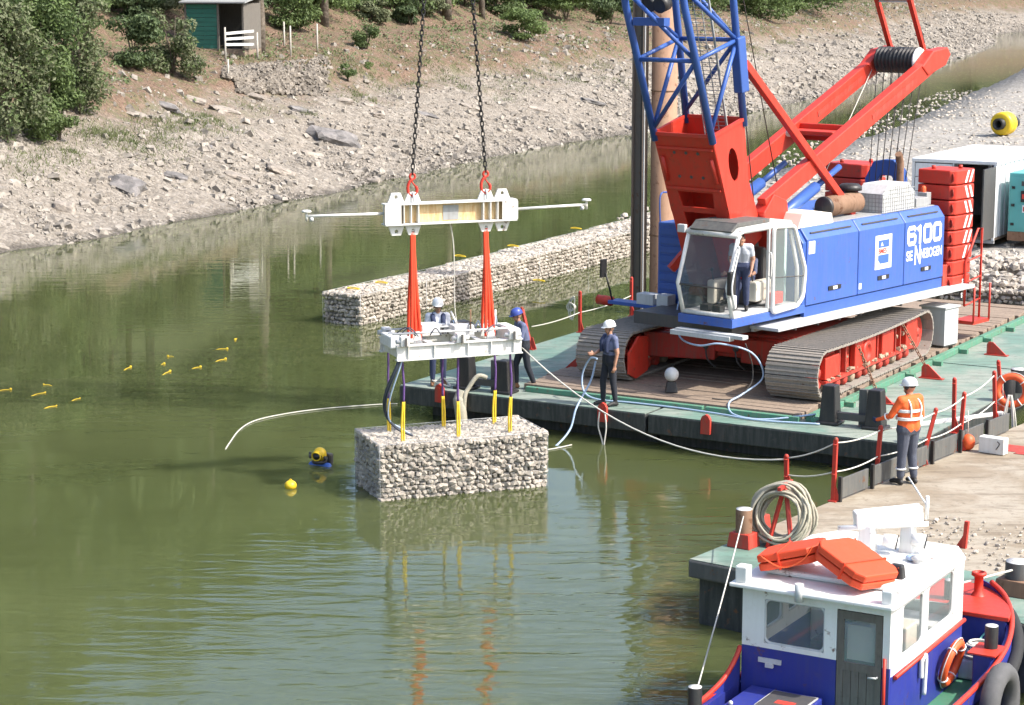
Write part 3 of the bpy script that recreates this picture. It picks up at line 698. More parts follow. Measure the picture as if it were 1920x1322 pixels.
# ------------------------------------------------------------------ barge frame, gabions, causeway
BRZ = R_(-30.4); DK = .70
O1 = at(749, 722, DK); O1.z = 0
def bw(u, v, z=0.0):
    return O1 + Vector((u * math.cos(BRZ) - v * math.sin(BRZ), u * math.sin(BRZ) + v * math.cos(BRZ), z))
ICO_V = []; 
_bm = bmesh.new(); bmesh.ops.create_icosphere(_bm, subdivisions=1, radius=1); ICO_V = [v.co.copy() for v in _bm.verts]; ICO_F = [[v.index for v in f.verts] for f in _bm.faces]; _bm.free()
def chunk(sx, sy, sz):
    """angular broken stone, 20 faces"""
    out = []
    for c in ICO_V:
        q = Vector((max(-.64, min(.64, c.x * rnd.uniform(.8, 1.2))), max(-.64, min(.64, c.y * rnd.uniform(.8, 1.2))), max(-.64, min(.64, c.z * rnd.uniform(.8, 1.2)))))
        out.append(Vector((q.x * sx, q.y * sy, q.z * sz)))
    return out
def rrot(): return Matrix.Rotation(rnd.uniform(0, 6.3), 3, 'Z') @ Matrix.Rotation(rnd.uniform(0, 6.3), 3, 'X')
core_mat = plain('gabion_gap_shade', (.20, .18, .15), .95, .3, 8)  # darker than the stones: shade between them put into the core colour
def face_stones(L, W, H, face, sp=(.125, .1)):
    """positions of stones packed against one face of a gabion box with corner at the origin"""
    a, b_ = {'front': (L, H), 'back': (L, H), 'left': (W, H), 'right': (W, H), 'top': (L, W)}[face]
    nx = max(2, int(a / sp[0])); ny = max(2, int(b_ / sp[1])); out = []
    for j in range(ny):
        for i in range(nx):
            p = (i + .5 + (.25 if j % 2 else -.25) + rnd.uniform(-.18, .18)) / nx * a; q = (j + .5 + rnd.uniform(-.2, .2)) / ny * b_; e = rnd.uniform(-.02, .012)
            p = min(a - .05, max(.05, p))
            if face == 'front': c = (p, .05 - e, q)
            elif face == 'back': c = (p, W - .05 + e, q)
            elif face == 'left': c = (.05 - e, p, q)
            elif face == 'right': c = (L - .05 + e, p, q)
            else: c = (p, q, H - .05 + e)
            out.append(Vector(c))
    return out
def add_stone(b, c, r):
    M = rrot(); b._add([M @ q + c for q in chunk(r * rnd.uniform(.95, 1.55), r * rnd.uniform(.75, 1.15), r * rnd.uniform(.65, 1.0))], ICO_F)
def settle(c, L, W, H, amt):
    k = (c.x / L - .5) * 2; h = c.z / H; out = c.copy(); out.z -= amt * h * (.5 + .5 * math.cos(k * PI)) * (1 if h > .5 else h); return out
def gabion(name, label, loc, rz, L, W, H, group, faces=('front', 'left', 'top'), sp=(.125, .1), r=.082, single=False, sagd=0.0, cat='gabion'):
    e = empty(name, loc, rz, label, cat, group)
    b = B(); b.bb(.09, L - .09, .09, W - .09, .03, H - .1 - sagd); b.build('stone_core', core_mat, e)
    st = B()
    for f in faces:
        pts = face_stones(L, W, H, f, sp)
        if single and f == 'front':
            protos = []
            for k in range(10):
                pb = B(); pb._add(chunk(r * rnd.uniform(.95, 1.6), r * rnd.uniform(.75, 1.15), r * rnd.uniform(.65, 1.0)), ICO_F); protos.append(pb)
            objs = [pb.build('stone', MT['stone'], e) for pb in protos]
            rnd.shuffle(pts)
            for i, c in enumerate(pts):
                c = settle(c, L, W, H, sagd)
                if i >= 300: add_stone(st, c, r * rnd.uniform(.85, 1.2)); continue
                o = objs[i] if i < 10 else objs[rnd.randrange(10)].copy()
                if i >= 10: COL.link(o); o.parent = e
                o.location = c; o.rotation_euler = (rnd.uniform(-.5, .5), rnd.uniform(-.6, .6), rnd.uniform(0, 6.28)); s_ = rnd.uniform(.72, 1.32); o.scale = (s_, s_, s_)
        else:
            for c in pts: add_stone(st, settle(c, L, W, H, sagd), r * rnd.uniform(.85, 1.2))
    o = st.build('stone_fill', MT['stone'], e); o['kind'] = 'stuff'
    # selvedge wires of the basket
    wb = B(); c8 = [(x, y, z) for x in (0, L) for y in (0, W) for z in (0, H)]
    for i, p in enumerate(c8):
        for q in c8[i + 1:]:
            if sum(abs(a - b_) > 1e-6 for a, b_ in zip(p, q)) == 1 and (p[2] > 0 or q[2] > 0): wb.tube([settle(Vector(p), L, W, H, 0), settle(Vector(q), L, W, H, 0)], .005, 5)
    wb.build('basket_wire', MT['lgrey'], e)
    if single:
        mb_ = B(); n1 = int(L / .085); n2 = int(H / .085); n3 = int(W / .085)
        for i in range(n1 + 1): x = i * L / n1; mb_.bar((x, -.006, 0), (x, -.006, H), .0018); mb_.bar((x, 0, H + .004), (x, W, H + .004), .0018)
        for j in range(n2 + 1): z = j * H / n2; mb_.bar((0, -.006, z), (L, -.006, z), .0018); mb_.bar((-.006, 0, z), (-.006, W, z), .0018)
        for j in range(n3 + 1): y = j * W / n3; mb_.bar((-.006, y, 0), (-.006, y, H), .0018); mb_.bar((0, y, H + .004), (L, y, H + .004), .0018)
        mb_.build('basket_mesh', MT['lgrey'], e)['kind'] = 'stuff'
    return e
GA = math.atan2(1.17, 3.07)
g0 = at(713, 940, 0) + Vector((0, 0, -.04))
gabion('hanging_gabion', 'stone filled wire gabion hung from straps just touching the water', g0, GA, 3.28, 1.55, 1.08, None, ('front', 'left', 'right', 'back', 'top'), (.106, .086), .076, True, .04)
# sunken row that just shows brown under the surface
for i in range(4):
    gabion('sunken_gabion', ['sunken gabion nearest the end of the stone wall, faint under the water', 'second sunken gabion from the stone wall, under the floats', 'third sunken gabion from the stone wall, under the floats', 'sunken gabion furthest left under the yellow floats'][i], at(640 - i * 205, 622 + i * 55, -.75) + Vector((-3.3, 0, -1.05)), R_(19 - i), 4.4, 1.3, 1.0, 'sunken gabions', ('top', 'front'), (.2, .2), .14)
wl = ['left end gabion of the stone wall behind the red slings', 'second gabion of the stone wall from its left end', 'third gabion of the stone wall from its left end', 'fourth gabion of the stone wall from its left end', 'fifth gabion of the stone wall, just left of the steel pile', 'gabion of the stone wall hidden mostly by the steel pile', 'gabion of the stone wall behind the red boom foot']
for i in range(7):
    v0 = 9.4 + i * 3.32; u0 = -7.45 - .010 * i * i
    gabion('wall_gabion', wl[i], bw(u0, v0, -.25 + rnd.uniform(-.03, .03)), BRZ + PI / 2 + .006 * i, 3.28, 1.25 + .08 * i, 1.08 + rnd.uniform(-.03, .03), 'gabions of the stone wall', ('back', 'left', 'front', 'top') if False else ('front', 'left', 'top'), (.125, .105), .084)
# far end of the first barge: gabions with loose rubble tipped on top
for i in range(3):
    gabion('end_gabion', ['dark gabion at the barge end just right of the red ladder', 'dark gabion at the barge end by the right edge', 'dark gabion at the barge end behind the counterweights'][(1, 2, 0)[i] if False else i], bw(6.9 + (i % 2) * 3.32 - (6.64 if i == 2 else 0) + (3.32 if i == 2 else 0), 17.0, .12), BRZ, 3.28, 1.3, 1.05, 'gabions across the barge end', ('front', 'left', 'top'), (.15, .12), .09)
def causeway():
    top = [(-9.0, 30), (-9.9, 36), (-11, 44), (-13, 55), (-15.25, 65.5), (-16, 72), (-18.1, 83), (-22, 101), (-26, 122), (-31, 145), (-45, 200), (60, 200), (60, 17.6), (3.4, 17.6), (1.5, 23), (-2, 26), (-6, 29)]
    zt = .92; P = [bw(u, v, zt) for u, v in top]
    me_b = B(); n = len(P); c0 = sum(((p.x, p.y) for p in P), ()) 
    out = [bw(u, v, 0) for u, v in top]
    cx = sum((p.x for p in P)) / n; cy = sum((p.y for p in P)) / n
    # top sheet as grid inside polygon via bmesh
    bm = bmesh.new(); vs_ = [bm.verts.new(p) for p in P]; bm.faces.new(vs_); bmesh.ops.triangulate(bm, faces=bm.faces[:])
    for _ in range(5):
        es = [e for e in bm.edges if e.calc_length() > 2.2]
        if es: bmesh.ops.subdivide_edges(bm, edges=es, cuts=1); bmesh.ops.triangulate(bm, faces=[f for f in bm.faces if len(f.verts) > 3])
    for v in bm.verts:
        v.co.z = zt + .12 * noise.noise((v.co.x * .35, v.co.y * .35, 0)) + .06 * noise.noise((v.co.x * 1.2, v.co.y * 1.2, 4))
    bound = [e for e in bm.edges if len(e.link_faces) == 1]
    r = bmesh.ops.extrude_edge_only(bm, edges=bound)
    for v in [g for g in r['geom'] if isinstance(g, bmesh.types.BMVert)]:
        d = Vector((v.co.x - cx, v.co.y - cy, 0)).normalized(); v.co += d * .5; v.co.z = -.8
    bmesh.ops.recalc_face_normals(bm, faces=bm.faces[:])
    me = bpy.data.meshes.new('causeway'); bm.to_mesh(me); bm.free()
    for p in me.polygons: p.use_smooth = True
    m, t, b = nodes('causeway_gravel'); co = geo_co(t); vo = N(t, 'ShaderNodeTexVoronoi'); vo.inputs['Scale'].default_value = 5; t.links.new(co, vo.inputs[0])
    sh = N(t, 'ShaderNodeSeparateColor'); t.links.new(vo.outputs['Color'], sh.inputs[0])
    c = ramp(t, sh.outputs[0], [(0, (.20, .185, .165)), (.5, (.28, .26, .235)), (1, (.37, .345, .31))]); c = mix(t, ramp(t, noi(t, co, .6, 5, .6), [(.4, (0, 0, 0)), (.7, (.6, .6, .6))]), c, (.24, .225, .19))
    t.links.new(c, b.inputs['Base Color']); b.inputs['Roughness'].default_value = .95; bump(t, b, vo.outputs['Distance'], .8, .07)
    me.materials.append(m); o = bpy.data.objects.new('gravel_causeway', me); COL.link(o); tag(o, kind='structure')
causeway()
def heap():
    b = B()
    for _ in range(1500):
        u = rnd.uniform(5.2, 13.6); v = rnd.uniform(17.3, 25); h = 1.15 + .55 * max(0, 1 - abs(v - 20) / 4) * (.6 + .4 * noise.noise((u * .5, v * .5, 0)))
        add_stone(b, bw(u, v, h - rnd.uniform(0, .25)), rnd.uniform(.08, .2))
    for _ in range(3600):
        v = rnd.uniform(26, 112); u = rnd.uniform(-.2 * v - 4, -.12 * v + 10); 
        add_stone(b, bw(u, v, .90), rnd.uniform(.05, .15))
    return b
tag(heap().build('causeway_rubble', MT['stone']), 'loose pale rubble tipped on the causeway beside the container', 'rubble', kind='stuff')

# steel pile with its guide column
e = empty('steel_pile', bw(-1.45, 15.6, 0), BRZ, 'thick rusty brown steel tube pile rising behind the crane boom', 'pile')
b = B(); b.lathe([(.36, -3), (.36, 11.5), (.33, 11.5), (.33, -3)], n=32); b.build('tube', MT['pile'], e)
b = B(); b.lathe([(.366, 2.2), (.372, 2.2), (.372, 2.24), (.366, 2.24)], n=32); b.lathe([(.366, 6.2), (.372, 6.2), (.372, 6.24), (.366, 6.24)], n=32); b.build('weld_seam', MT['rust'], e)
e = empty('guide_column', bw(-1.98, 15.2, 0), BRZ, 'dark grey steel guide column standing left of the brown pile', 'column')
b = B(); b.bb(-.17, .13, -.02, .02, -1, 11.5); b.build('web', MT['pile_grey'], e); b = B(); b.bb(.02, .10, -.03, -.021, -1, 11.5); b.build('gap_strip', MT['black'], e)  # solid black strip on the web, painted shade in place of an open gap
b = B(); b.bb(-.19, -.16, -.16, .16, -1, 11.5); b.build('flange', MT['pile_grey'], e); b = B(); b.bb(.12, .15, -.16, .16, -1, 11.5); b.build('flange', MT['pile_grey'], e)
b = B(); b.bb(.165, .19, -.13, -.10, -1, 11.5); b.build('guide_rod', MT['lgrey'], e)

# ------------------------------------------------------------------ barge carrying the crane
BW_, BL_ = 11.6, 17.0
barge = empty('pontoon_barge', O1, BRZ, 'green decked black sided pontoon barge carrying the crane', 'barge')
for u0, u1 in ((0, 5.93), (5.99, BW_)):
    for v0, v1 in ((0, 8.45), (8.51, BL_)):
        b = B(); b.bb(u0, u1, v0, v1, .30, .685); h = b.build('pontoon_rim', MT['hull'], barge, .02)
        b = B(); b.bb(u0 + (.5 if u0 == 0 else .0), u1 - (.3 if u0 else 0), v0 + (.55 if v0 == 0 else 0), v1, -.9, .298); b.build('pontoon_hull', MT['hull'], barge)
        b = B(); b.bb(u0 + .01, u1 - .01, v0 + .01, v1 - .01, .686, DK); b.build('deck_plate', MT['green'], barge)
for i in range(9):
    b = B(); b.bb(9.0, 9.14, .95 + i * 1.78, .95 + i * 1.78 + 1.72, DK + .002, DK + .13); b.build('kerb_strip', MT['green_c'], barge, .01)
    b = B(); b.bb(9.14, 9.34, .9 + i * 1.78, 1.02 + i * 1.78, DK + .002, DK + .10); b.build('kerb_bracket', MT['green_c'], barge)
for i in range(3):
    b = B(); b.bb(2.7 + i * 2.1, 2.7 + i * 2.1 + 2.04, .74, .86, DK + .002, DK + .11); b.build('kerb_strip', MT['green_c'], barge, .01)
mat_n = 0
ml = ['nearest the front edge', 'second from the front edge', 'under the front ends of the tracks', 'fourth from the front edge', 'fifth from the front edge', 'under the middle of the tracks', 'seventh from the front edge', 'eighth from the front edge', 'ninth from the front edge', 'under the rear ends of the tracks', 'behind the right track, nearest the tracks', 'behind the right track, second', 'behind the right track, third', 'furthest back at the barge end']
for i in range(14):
    v0 = .92 + i * 1.13; e = empty('crane_mat', bw(2.7, v0, DK + .004), BRZ, 'brown timber crane mat on the deck, ' + ml[i], 'timber mat', 'timber mats under the crane')
    off = rnd.uniform(-.25, .1)
    for k in range(4):
        b = B(); b.bb(off + rnd.uniform(-.05, .05), 6.25 + rnd.uniform(-.12, .02), k * .275 + .008, (k + 1) * .275 - .006, 0, .14 + rnd.uniform(-.012, .012)); b.build('plank', MT['wood'], e, .008)
ZM = DK + .155
# lugs, pads
def lug(uv, lab, rz=0):
    b = B(); b.prism([(-.2, 0), (.28, 0), (.10, .16), (-.06, .30), (-.16, .30), (-.2, .24)], -.02, .02, 'y'); b.bb(-.24, .3, -.08, .08, -.004, .016); b.cyl((-.12, -.03, .22), (-.12, .03, .22), .035, 10)
    tag(b.build('lashing_lug', MT['red_dirty'], loc=bw(*uv, DK + .006)), lab, 'lashing lug', 'red lashing lugs on the deck').rotation_euler = (0, 0, BRZ + rz)
lug((9.95, 10.0), 'red triangular lashing lug on the deck furthest from the front'); lug((9.62, 6.5), 'red triangular lashing lug at the foot of the rear lashing chain'); lug((9.65, 3.4), 'red triangular lashing lug behind the man in orange'); lug((2.45, 3.4), 'red triangular lashing lug in front of the left track', PI)
for uv_, lab in (((4.98, -.03), 'red round topped pad on the barge edge below the man with hoses'), ((7.3, -.03), 'red round topped pad on the barge edge below the crane'), ((1.05, -.03), 'rusty pad on the barge edge below the left end of the frame')):
    b = B(); b.prism([(-.1, -.22), (.1, -.22), (.1, .08), (.06, .15), (0, .18), (-.06, .15), (-.1, .08)], -.05, .03, 'y'); b.cyl((0, -.06, .07), (0, -.05, .07), .03, 10)
    tag(b.build('edge_pad', MT['red_dirty'], loc=bw(*uv_, DK - .04)), lab, 'edge pad', 'red pads on the barge edge').rotation_euler = (0, 0, BRZ)
def stool(uv, lab, w=.85, h=.78, extra=True):
    e = empty('mooring_posts', bw(*uv, DK + .004), BRZ, lab, 'mooring frame')
    for x in (-w / 2, w / 2):
        b = B(); b.box((x, 0, h / 2), (.36, .34, h), None, (.72, .8)); b.box((x, 0, .03), (.46, .42, .06)); b.build('post', MT['black'], e, .02)
    b = B(); b.bar((-w / 2 + .15, 0, .18), (w / 2 - .15, 0, .18), .12, .14); b.build('cross_beam', MT['dgrey'], e)
    b = B(); b.box((.18, .1, h * .48), (.16, .12, h * .92)); b.build('inner_post', MT['hull_grey'], e)
stool((9.98, 1.0), 'pair of black tapered mooring posts in front of the right track', .95, .78)
stool((1.92, .42), 'pair of black tapered mooring posts below the lifting frame', .95, .70)

def stanchion(loc, h, lab, lean=(0, 0), r=.032, base=True, grp='red stanchions of the barge railings'):
    b = B(); b.box((lean[0] / 2, lean[1] / 2, h / 2), (.001, .001, .001)) if False else None
    b.bar((0, 0, 0), (lean[0], lean[1], h), r * 2.0, r * 2.0)
    b.sph((lean[0], lean[1], h), r * 1.3, (1, 1, 1), 8, 6)
    b.bb(-.07, .07, -.07, .07, 0, .02)
    if base: b.prism([(-.02, .02), (.13, .02), (.03, .3), (-.02, .3)], -.01, .01, 'y')
    for z in (.45, .93): b.torus((lean[0] * z, lean[1] * z - .045, h * z), .025, .008, 10, 5)
    o = b.build('stanchion', MT['post_red'], loc=loc); o.rotation_euler = (0, 0, BRZ); return tag(o, lab, 'stanchion', grp)
stanchion(bw(.12, 7.9, DK), 1.0, 'red stanchion with a hank of rope on the barge far left side')
stanchion(bw(.1, 10.7, DK), 1.0, 'red stanchion at the far left side just left of the track')
stanchion(bw(.3, 5.2, DK), .95, 'red stanchion leaning left behind the man in the blue helmet', (-.32, .1))
def rope(name, pts, r, mat, lab, cat='rope', k=8, smooth=True, n=7, group=None):
    b = B(); b.tube(cat_rom(pts, k) if smooth else pts, r, n); o = b.build(name, mat); return tag(o, lab, cat, group)
rope('guard_rope', sag(bw(.3, 5.2, DK + .55), bw(.12, 7.9, DK + .5), .04) + sag(bw(.12, 7.9, DK + .5), bw(.1, 10.7, DK + .55), .05)[1:], .012, MT['rope'], 'pale guard rope along the far left side of the barge', smooth=False)
e = empty('rope_hank', bw(.02, 7.85, DK + .9), BRZ, 'hank of pale rope hanging on the far left stanchion', 'rope'); b = B()
for i in range(4): b.torus((-.05 - .02 * i, -.02 * i, -.27), .06 + .015 * i, .012, 14, 5, Matrix.Rotation(PI / 2, 4, 'X') @ Matrix.Scale(1, 4), 1)
b.tube(cat_rom([(-.05, 0, 0), (-.15, 0, -.25), (-.1, 0, -.6), (-.02, 0, -.35), (-.05, 0, 0)]), .013, 6); b.tube(cat_rom([(-.02, -.02, 0), (-.2, 0, -.2), (-.16, 0, -.55), (-.06, 0, -.5), (-.02, 0, -.05)]), .013, 6); b.build('loop', MT['rope'], e)

# ------------------------------------------------------------------ second barge, nearest the camera
D2 = 1.0; B2RZ = BRZ - R_(6.6)
O2 = at(1290, 1048, D2); O2.z = 0
def b2w(x, y, z=0.0): return O2 + Vector((x * math.cos(B2RZ) - y * math.sin(B2RZ), x * math.sin(B2RZ) + y * math.cos(B2RZ), z))
barge2 = empty('work_barge', O2, B2RZ, 'grey work barge with gravel strewn deck behind the boat', 'barge')
b = B(); b.bb(0, 11, 0, 24, .72, D2 - .012); b.build('hull_rim', MT['hull_grey'], barge2, .03)
b = B(); b.bb(.12, 11, .14, 24, -.9, .718); b.build('hull', MT['hull'], barge2)
b = B(); b.bb(.02, 10.98, 1.9, 23.98, D2 - .010, D2); b.build('deck_plate', MT['deck2'], barge2); b = B(); b.bb(.02, 10.98, .02, 1.895, D2 - .010, D2); b.build('deck_plate', MT['green'], barge2)
def rubble2():
    b = B()
    for _ in range(3200):
        x = rnd.uniform(1.5, 9); y = rnd.uniform(1, 12)
        if noise.noise((x * .4, y * .4, 1)) + (x - 4) * .10 < .05: continue
        add_stone(b, b2w(x, y, D2 + .02), rnd.choice((.012, .016, .02, .025, .03, .045)))
    return b
tag(rubble2().build('deck_gravel', MT['stone']), 'scattered gravel on the deck of the work barge', 'gravel', kind='stuff')
# low black bulwark boards along the edge facing the crane barge
for i in range(6):
    y0 = 4.35 + i * 1.12; e = empty('bulwark_board', b2w(.1, y0, D2), B2RZ, 'low black bulwark board along the work barge edge, %s from the rope coil' % ('first', 'second', 'third', 'fourth', 'fifth', 'sixth')[i], 'bulwark board', 'bulwark boards along the work barge edge')
    b = B(); b.bb(-.02, .02, .05, 1.05, .03, .36); b.build('board', MT['hull_grey'], e, .006); b = B(); b.bb(.021, .075, -.01, .045, .002, .42); b.build('post', MT['black'], e)
st2 = [((1475, 922), 855, (-.02, 0), 'first red stanchion of the work barge, above the rope coil', 1), ((1562, 940), 823, (.02, 0), 'second red stanchion of the work barge, counted from the rope coil'), ((1642, 905), 800, (.06, 0), 'red stanchion just left of the man in orange'), ((1727, 872), 768, (.2, .1), 'leaning red stanchion just right of the man in orange'), ((1798, 845), 738, (.06, 0), 'red stanchion with the orange ball hanging on it'), ((1788, 812), 712, (-.02, 0), 'red stanchion behind the one with the orange ball'), ((1866, 802), 700, (-.06, 0), 'red stanchion left of the orange lifebuoy'), ((1878, 760), 680, (-.1, 0), 'red stanchion directly behind the orange lifebuoy')]
tops = []
for s_ in st2:
    p = at(*s_[0], D2); h = (s_[0][1] - s_[1]) / (FPX / (p - Vector((0, 0, CAMH))).length) * 1.0
    stanchion(p, h, s_[3], s_[2]); tops.append((p, h, Vector((s_[2][0], s_[2][1], 0))))
def rail_rope(k, lab, idx):
    pts = []
    for a, c in zip(idx, idx[1:]):
        pa, ha, la = tops[a]; pc, hc, lc = tops[c]
        seg = sag(pa + RZ(BRZ) @ la * k + Vector((0, 0, ha * k)), pc + RZ(BRZ) @ lc * k + Vector((0, 0, hc * k)), .05, 8); pts += seg if not pts else seg[1:]
    rope('guard_rope', pts, .012, MT['rope'], lab, smooth=False)
rail_rope(.95, 'upper pale guard rope of the work barge railing', [0, 1, 2, 3, 4, 6]); rail_rope(.48, 'lower pale guard rope of the work barge railing', [0, 1, 2, 3, 4, 6])
def bollard(loc, r, h, lab, base='red', body='rust', rz=B2RZ, grp=None):
    e = empty('bollard', loc, rz, lab, 'bollard', grp)
    if base: b = B(); b.box((0, 0, .11), (r * 3.1, r * 2.7, .22), None, (.86, .86)); b.build('base', MT[base], e, .01)
    b = B(); b.lathe([(r, .2 if base else 0), (r, h - .02), (r * .97, h - .005)], n=24); b.build('shaft', MT[body], e)
    b = B(); b.lathe([(r * .97, h - .02), (r * .97, h), (.001, h + .004)], n=24); b.build('cap', MT['white'], e)
    return e
bollard(at(1394, 1024, D2), .125, .58, 'brown bollard with white top on red base by the rope coil', 'red_dirty')
bollard(at(1424, 990, D2), .09, .48, 'bollard half hidden behind the rope coil', 'red_dirty')
bollard(at(1906, 1112, D2), .17, .46, 'dark roped bollard with white top at the right edge behind the boat', 'rust', 'dgrey')
bollard(at(1888, 752, DK), .16, .5, 'black bollard with white top left of the lifebuoy', None, 'black'); bollard(at(1908, 735, DK), .16, .5, 'black bollard with white top behind the lifebuoy', None, 'black')
# rope coil hung on a red stand
e = empty('rope_coil', at(1462, 1022, D2), B2RZ + R_(12), 'big coil of old mooring rope hung on a stand', 'rope coil')
b = B(); M = T(0, 0, .50) @ Matrix.Rotation(R_(78), 4, 'X')
for i in range(24):
    rr_ = .33 + .03 * (i % 6) + rnd.uniform(-.04, .04); zz = -.16 + .08 * (i // 6) + rnd.uniform(-.04, .04)
    pts = [M @ Vector((math.cos(a) * rr_ * (1 + .07 * math.sin(2 * a + i * 2.1)), math.sin(a) * rr_ * (1 + .06 * math.sin(a * 3 + i)) - .03, zz + .05 * math.sin(a * 2 + i * 1.3))) for a in [2 * PI * k / 28 for k in range(28)]]
    b.tube(pts, .021, 6, True)
b.build('coil', MT['rope_o'], e)
b = B(); b.bar((-.12, -.22, 0), (.05, .05, .95), .05); b.bar((.25, -.22, 0), (.05, .05, .95), .05); b.bar((.05, .42, 0), (.05, .05, .95), .05); b.bar((.05, -.25, .92), (.05, .35, .92), .05)
tag(b.build('rope_stand', MT['post_red'], loc=e.location), 'red steel stand carrying the coil of rope', 'stand').rotation_euler = (0, 0, B2RZ + R_(12))

# ------------------------------------------------------------------ container, generator, float on the causeway
def container():
    e = empty('storage_container', bw(1.55, 27.4, 1.0), BRZ, 'white storage container with one door open', 'container')
    W, Lc, H = 2.75, 6.0, 2.6
    b = B(); b.bb(0, W, 0, Lc, .12, .2); b.build('floor', MT['wood'], e)
    b = B(); b.bb(-.03, W + .03, -.04, Lc, H - .12, H); b.build('roof', MT['container'], e, .02)
    b = B(); n = 26
    for i in range(n):
        y = i * Lc / n; b.bb(W - .05 - (.03 if i % 2 else 0), W - (.03 if i % 2 else 0), y + .04, y + Lc / n + .04, .2, H - .12)
    b.build('side_wall', MT['container'], e); b = B(); b.bb(0, .05, .05, Lc, .2, H - .12); b.build('side_wall', MT['container'], e)
    b = B(); b.bb(.05, W - .05, Lc - .06, Lc - .01, .2, H - .12); b.build('back_wall', MT['container'], e)
    for i in range(5): b = B(); b.bb(.1, 1.32, -.03 - .012 * (i % 2), .02, .22 + i * .45, .22 + i * .45 + .43); b.build('door_panel', MT['container'], e, .01)
    for x in (0, 1.34, W - .08): b = B(); b.bb(x, x + .08, -.05, .04, .12, H - .12); b.build('frame_post', MT['container'], e)
    b = B(); b.bb(0, W, -.05, .04, .02, .118); b.build('sill', MT['grey'], e)
    d = B(RZ(0)); d.bb(W - .05, W, -1.22, -.06, .22, H - .16); dr = d.build('open_door', MT['dgrey'], e)
    for y in (-.9, -.4): b = B(); b.cyl((W - .07, y, .25), (W - .07, y, H - .2), .02, 8); b.build('lock_rod', MT['lgrey'], e)
    for z in (.6, 1.2, 1.8): b = B(); b.bb(W - .075, W - .05, -1.15, -.7, z, z + .05); b.build('hinge', MT['lgrey'], e)
    for x in (1.45, 2.55): b = B(); b.bb(x - .05, x + .05, -.09, -.05, H - .22, H - .12); b.build('latch', MT['dgrey'], e)
container()
for k_, (x, y, s_) in enumerate([(2.0, 28.6, .3), (2.7, 29.0, .35)]):
    b = B(); b.sph((0, 0, s_ * .9), s_, (1, .8, 1.1), 10, 7); b.cyl((0, 0, s_ * 1.7), (.05, 0, s_ * 2.1), .06, 8); tag(b.build('sack', MT['lgrey' if k_ == 0 else 'red_dirty'], loc=bw(x, y, 1.21)), 'pale sack standing just inside the dark container' if k_ == 0 else 'dull red sack inside the dark container', 'sack')
def generator():
    e = empty('generator', bw(4.62, 27.7, 1.0), BRZ, 'teal generator cabinet standing against the white container', 'generator')
    b = B(); b.bb(0, 1.3, 0, 3, .12, .4); b.build('skid', MT['rust'], e)
    b = B(); b.bb(0, 1.3, 0, 3, .4, 2.25); b.build('cabinet', MT['teal'], e, .03)
    b = B(); b.bb(.06, .62, -.02, -.003, .5, 2.1); b.build('door', MT['teal'], e, .01); b = B(); b.bb(.68, 1.24, -.02, -.003, .5, 2.1); b.build('door', MT['teal'], e, .01)
    b = B(); b.bb(.4, .68, -.05, -.021, 1.35, 1.7); b.build('control_panel', MT['black'], e); b = B(); b.bb(.44, .6, -.058, -.051, 1.45, 1.6); b.build('display', MT['print_red'], e)
    b = B(); b.bb(.45, .7, -.03, -.021, 1.02, 1.25); b.build('label_plate', MT['print_white'], e); b = B(); b.bb(.48, .67, -.036, -.031, 1.06, 1.2); b.build('label_print', MT['print_red'], e)
    b = B(); b.bb(.4, .9, -.03, -.021, 1.85, 2.0); b.build('vent', MT['dgrey'], e)
    for z in (.6, 1.2, 1.75): b = B(); b.bb(.1, .2, -.05, -.021, z, z + .08); b.build('hinge', MT['black'], e)
generator()
e = empty('pipe_float', bw(-9.4, 71.5, .95), R_(-38), 'big yellow barrel float with a black pipe through it', 'float')
Mx = Matrix.Rotation(PI / 2, 4, 'X')
b = B(); b.lathe([(.26, -.42), (.5, -.42), (.6, -.35), (.62, -.04), (.585, 0), (.62, .04), (.6, .35), (.5, .42), (.26, .42)], (0, 0, .62), 24, Mx); b.build('shell', MT['ylw'], e)
b = B(); b.lathe([(.2, -1.3), (.30, -1.3), (.30, .75), (.2, .75), (.2, -1.3)], (0, 0, .62), 20, Mx); b.build('pipe', MT['black'], e)
# ------------------------------------------------------------------ crawler crane
CC = bw(6.1, 5.3, DK); SW = R_(-10.3)
crane = empty('crawler_crane', CC, BRZ, 'big blue and red crawler crane standing on timber mats', 'crane')
MU = RZ(SW)
def cw(s, r, z): return CC + RZ(BRZ + SW) @ Vector((s, r, z))          # upper-carriage point in the world
def ct(u, v, z): return CC + RZ(BRZ) @ Vector((u, v, z))
Z0 = .160; TR = .53; HV = 2.95
def loop(d, rad):
    """point and tangent angle at arc length d along the track loop (v, z)"""
    s = 2 * HV; a = PI * rad; d = d % (2 * s + 2 * a)
    zc = Z0 + TR
    if d < s: return (-HV + d, zc - rad, 0.0)
    d -= s
    if d < a: t = d / rad; return (HV + rad * math.sin(t), zc - rad * math.cos(t), t)
    d -= a
    if d < s:
        k = d / s; return (HV - d, zc + rad - .05 * math.sin(PI * k), PI)
    d -= s; t = d / rad; return (-HV - rad * math.sin(t), zc + rad * math.cos(t), PI + t)
shoe = B(); shoe.bb(-.575, .575, -.122, .122, -.022, .022)
for y in (-.085, .02): shoe.bb(-.575, .575, y, y + .03, -.048, -.022)
shoe.bb(-.25, -.14, -.11, .11, .022, .10); shoe.bb(.14, .25, -.11, .11, .022, .10)
shoe_src = None
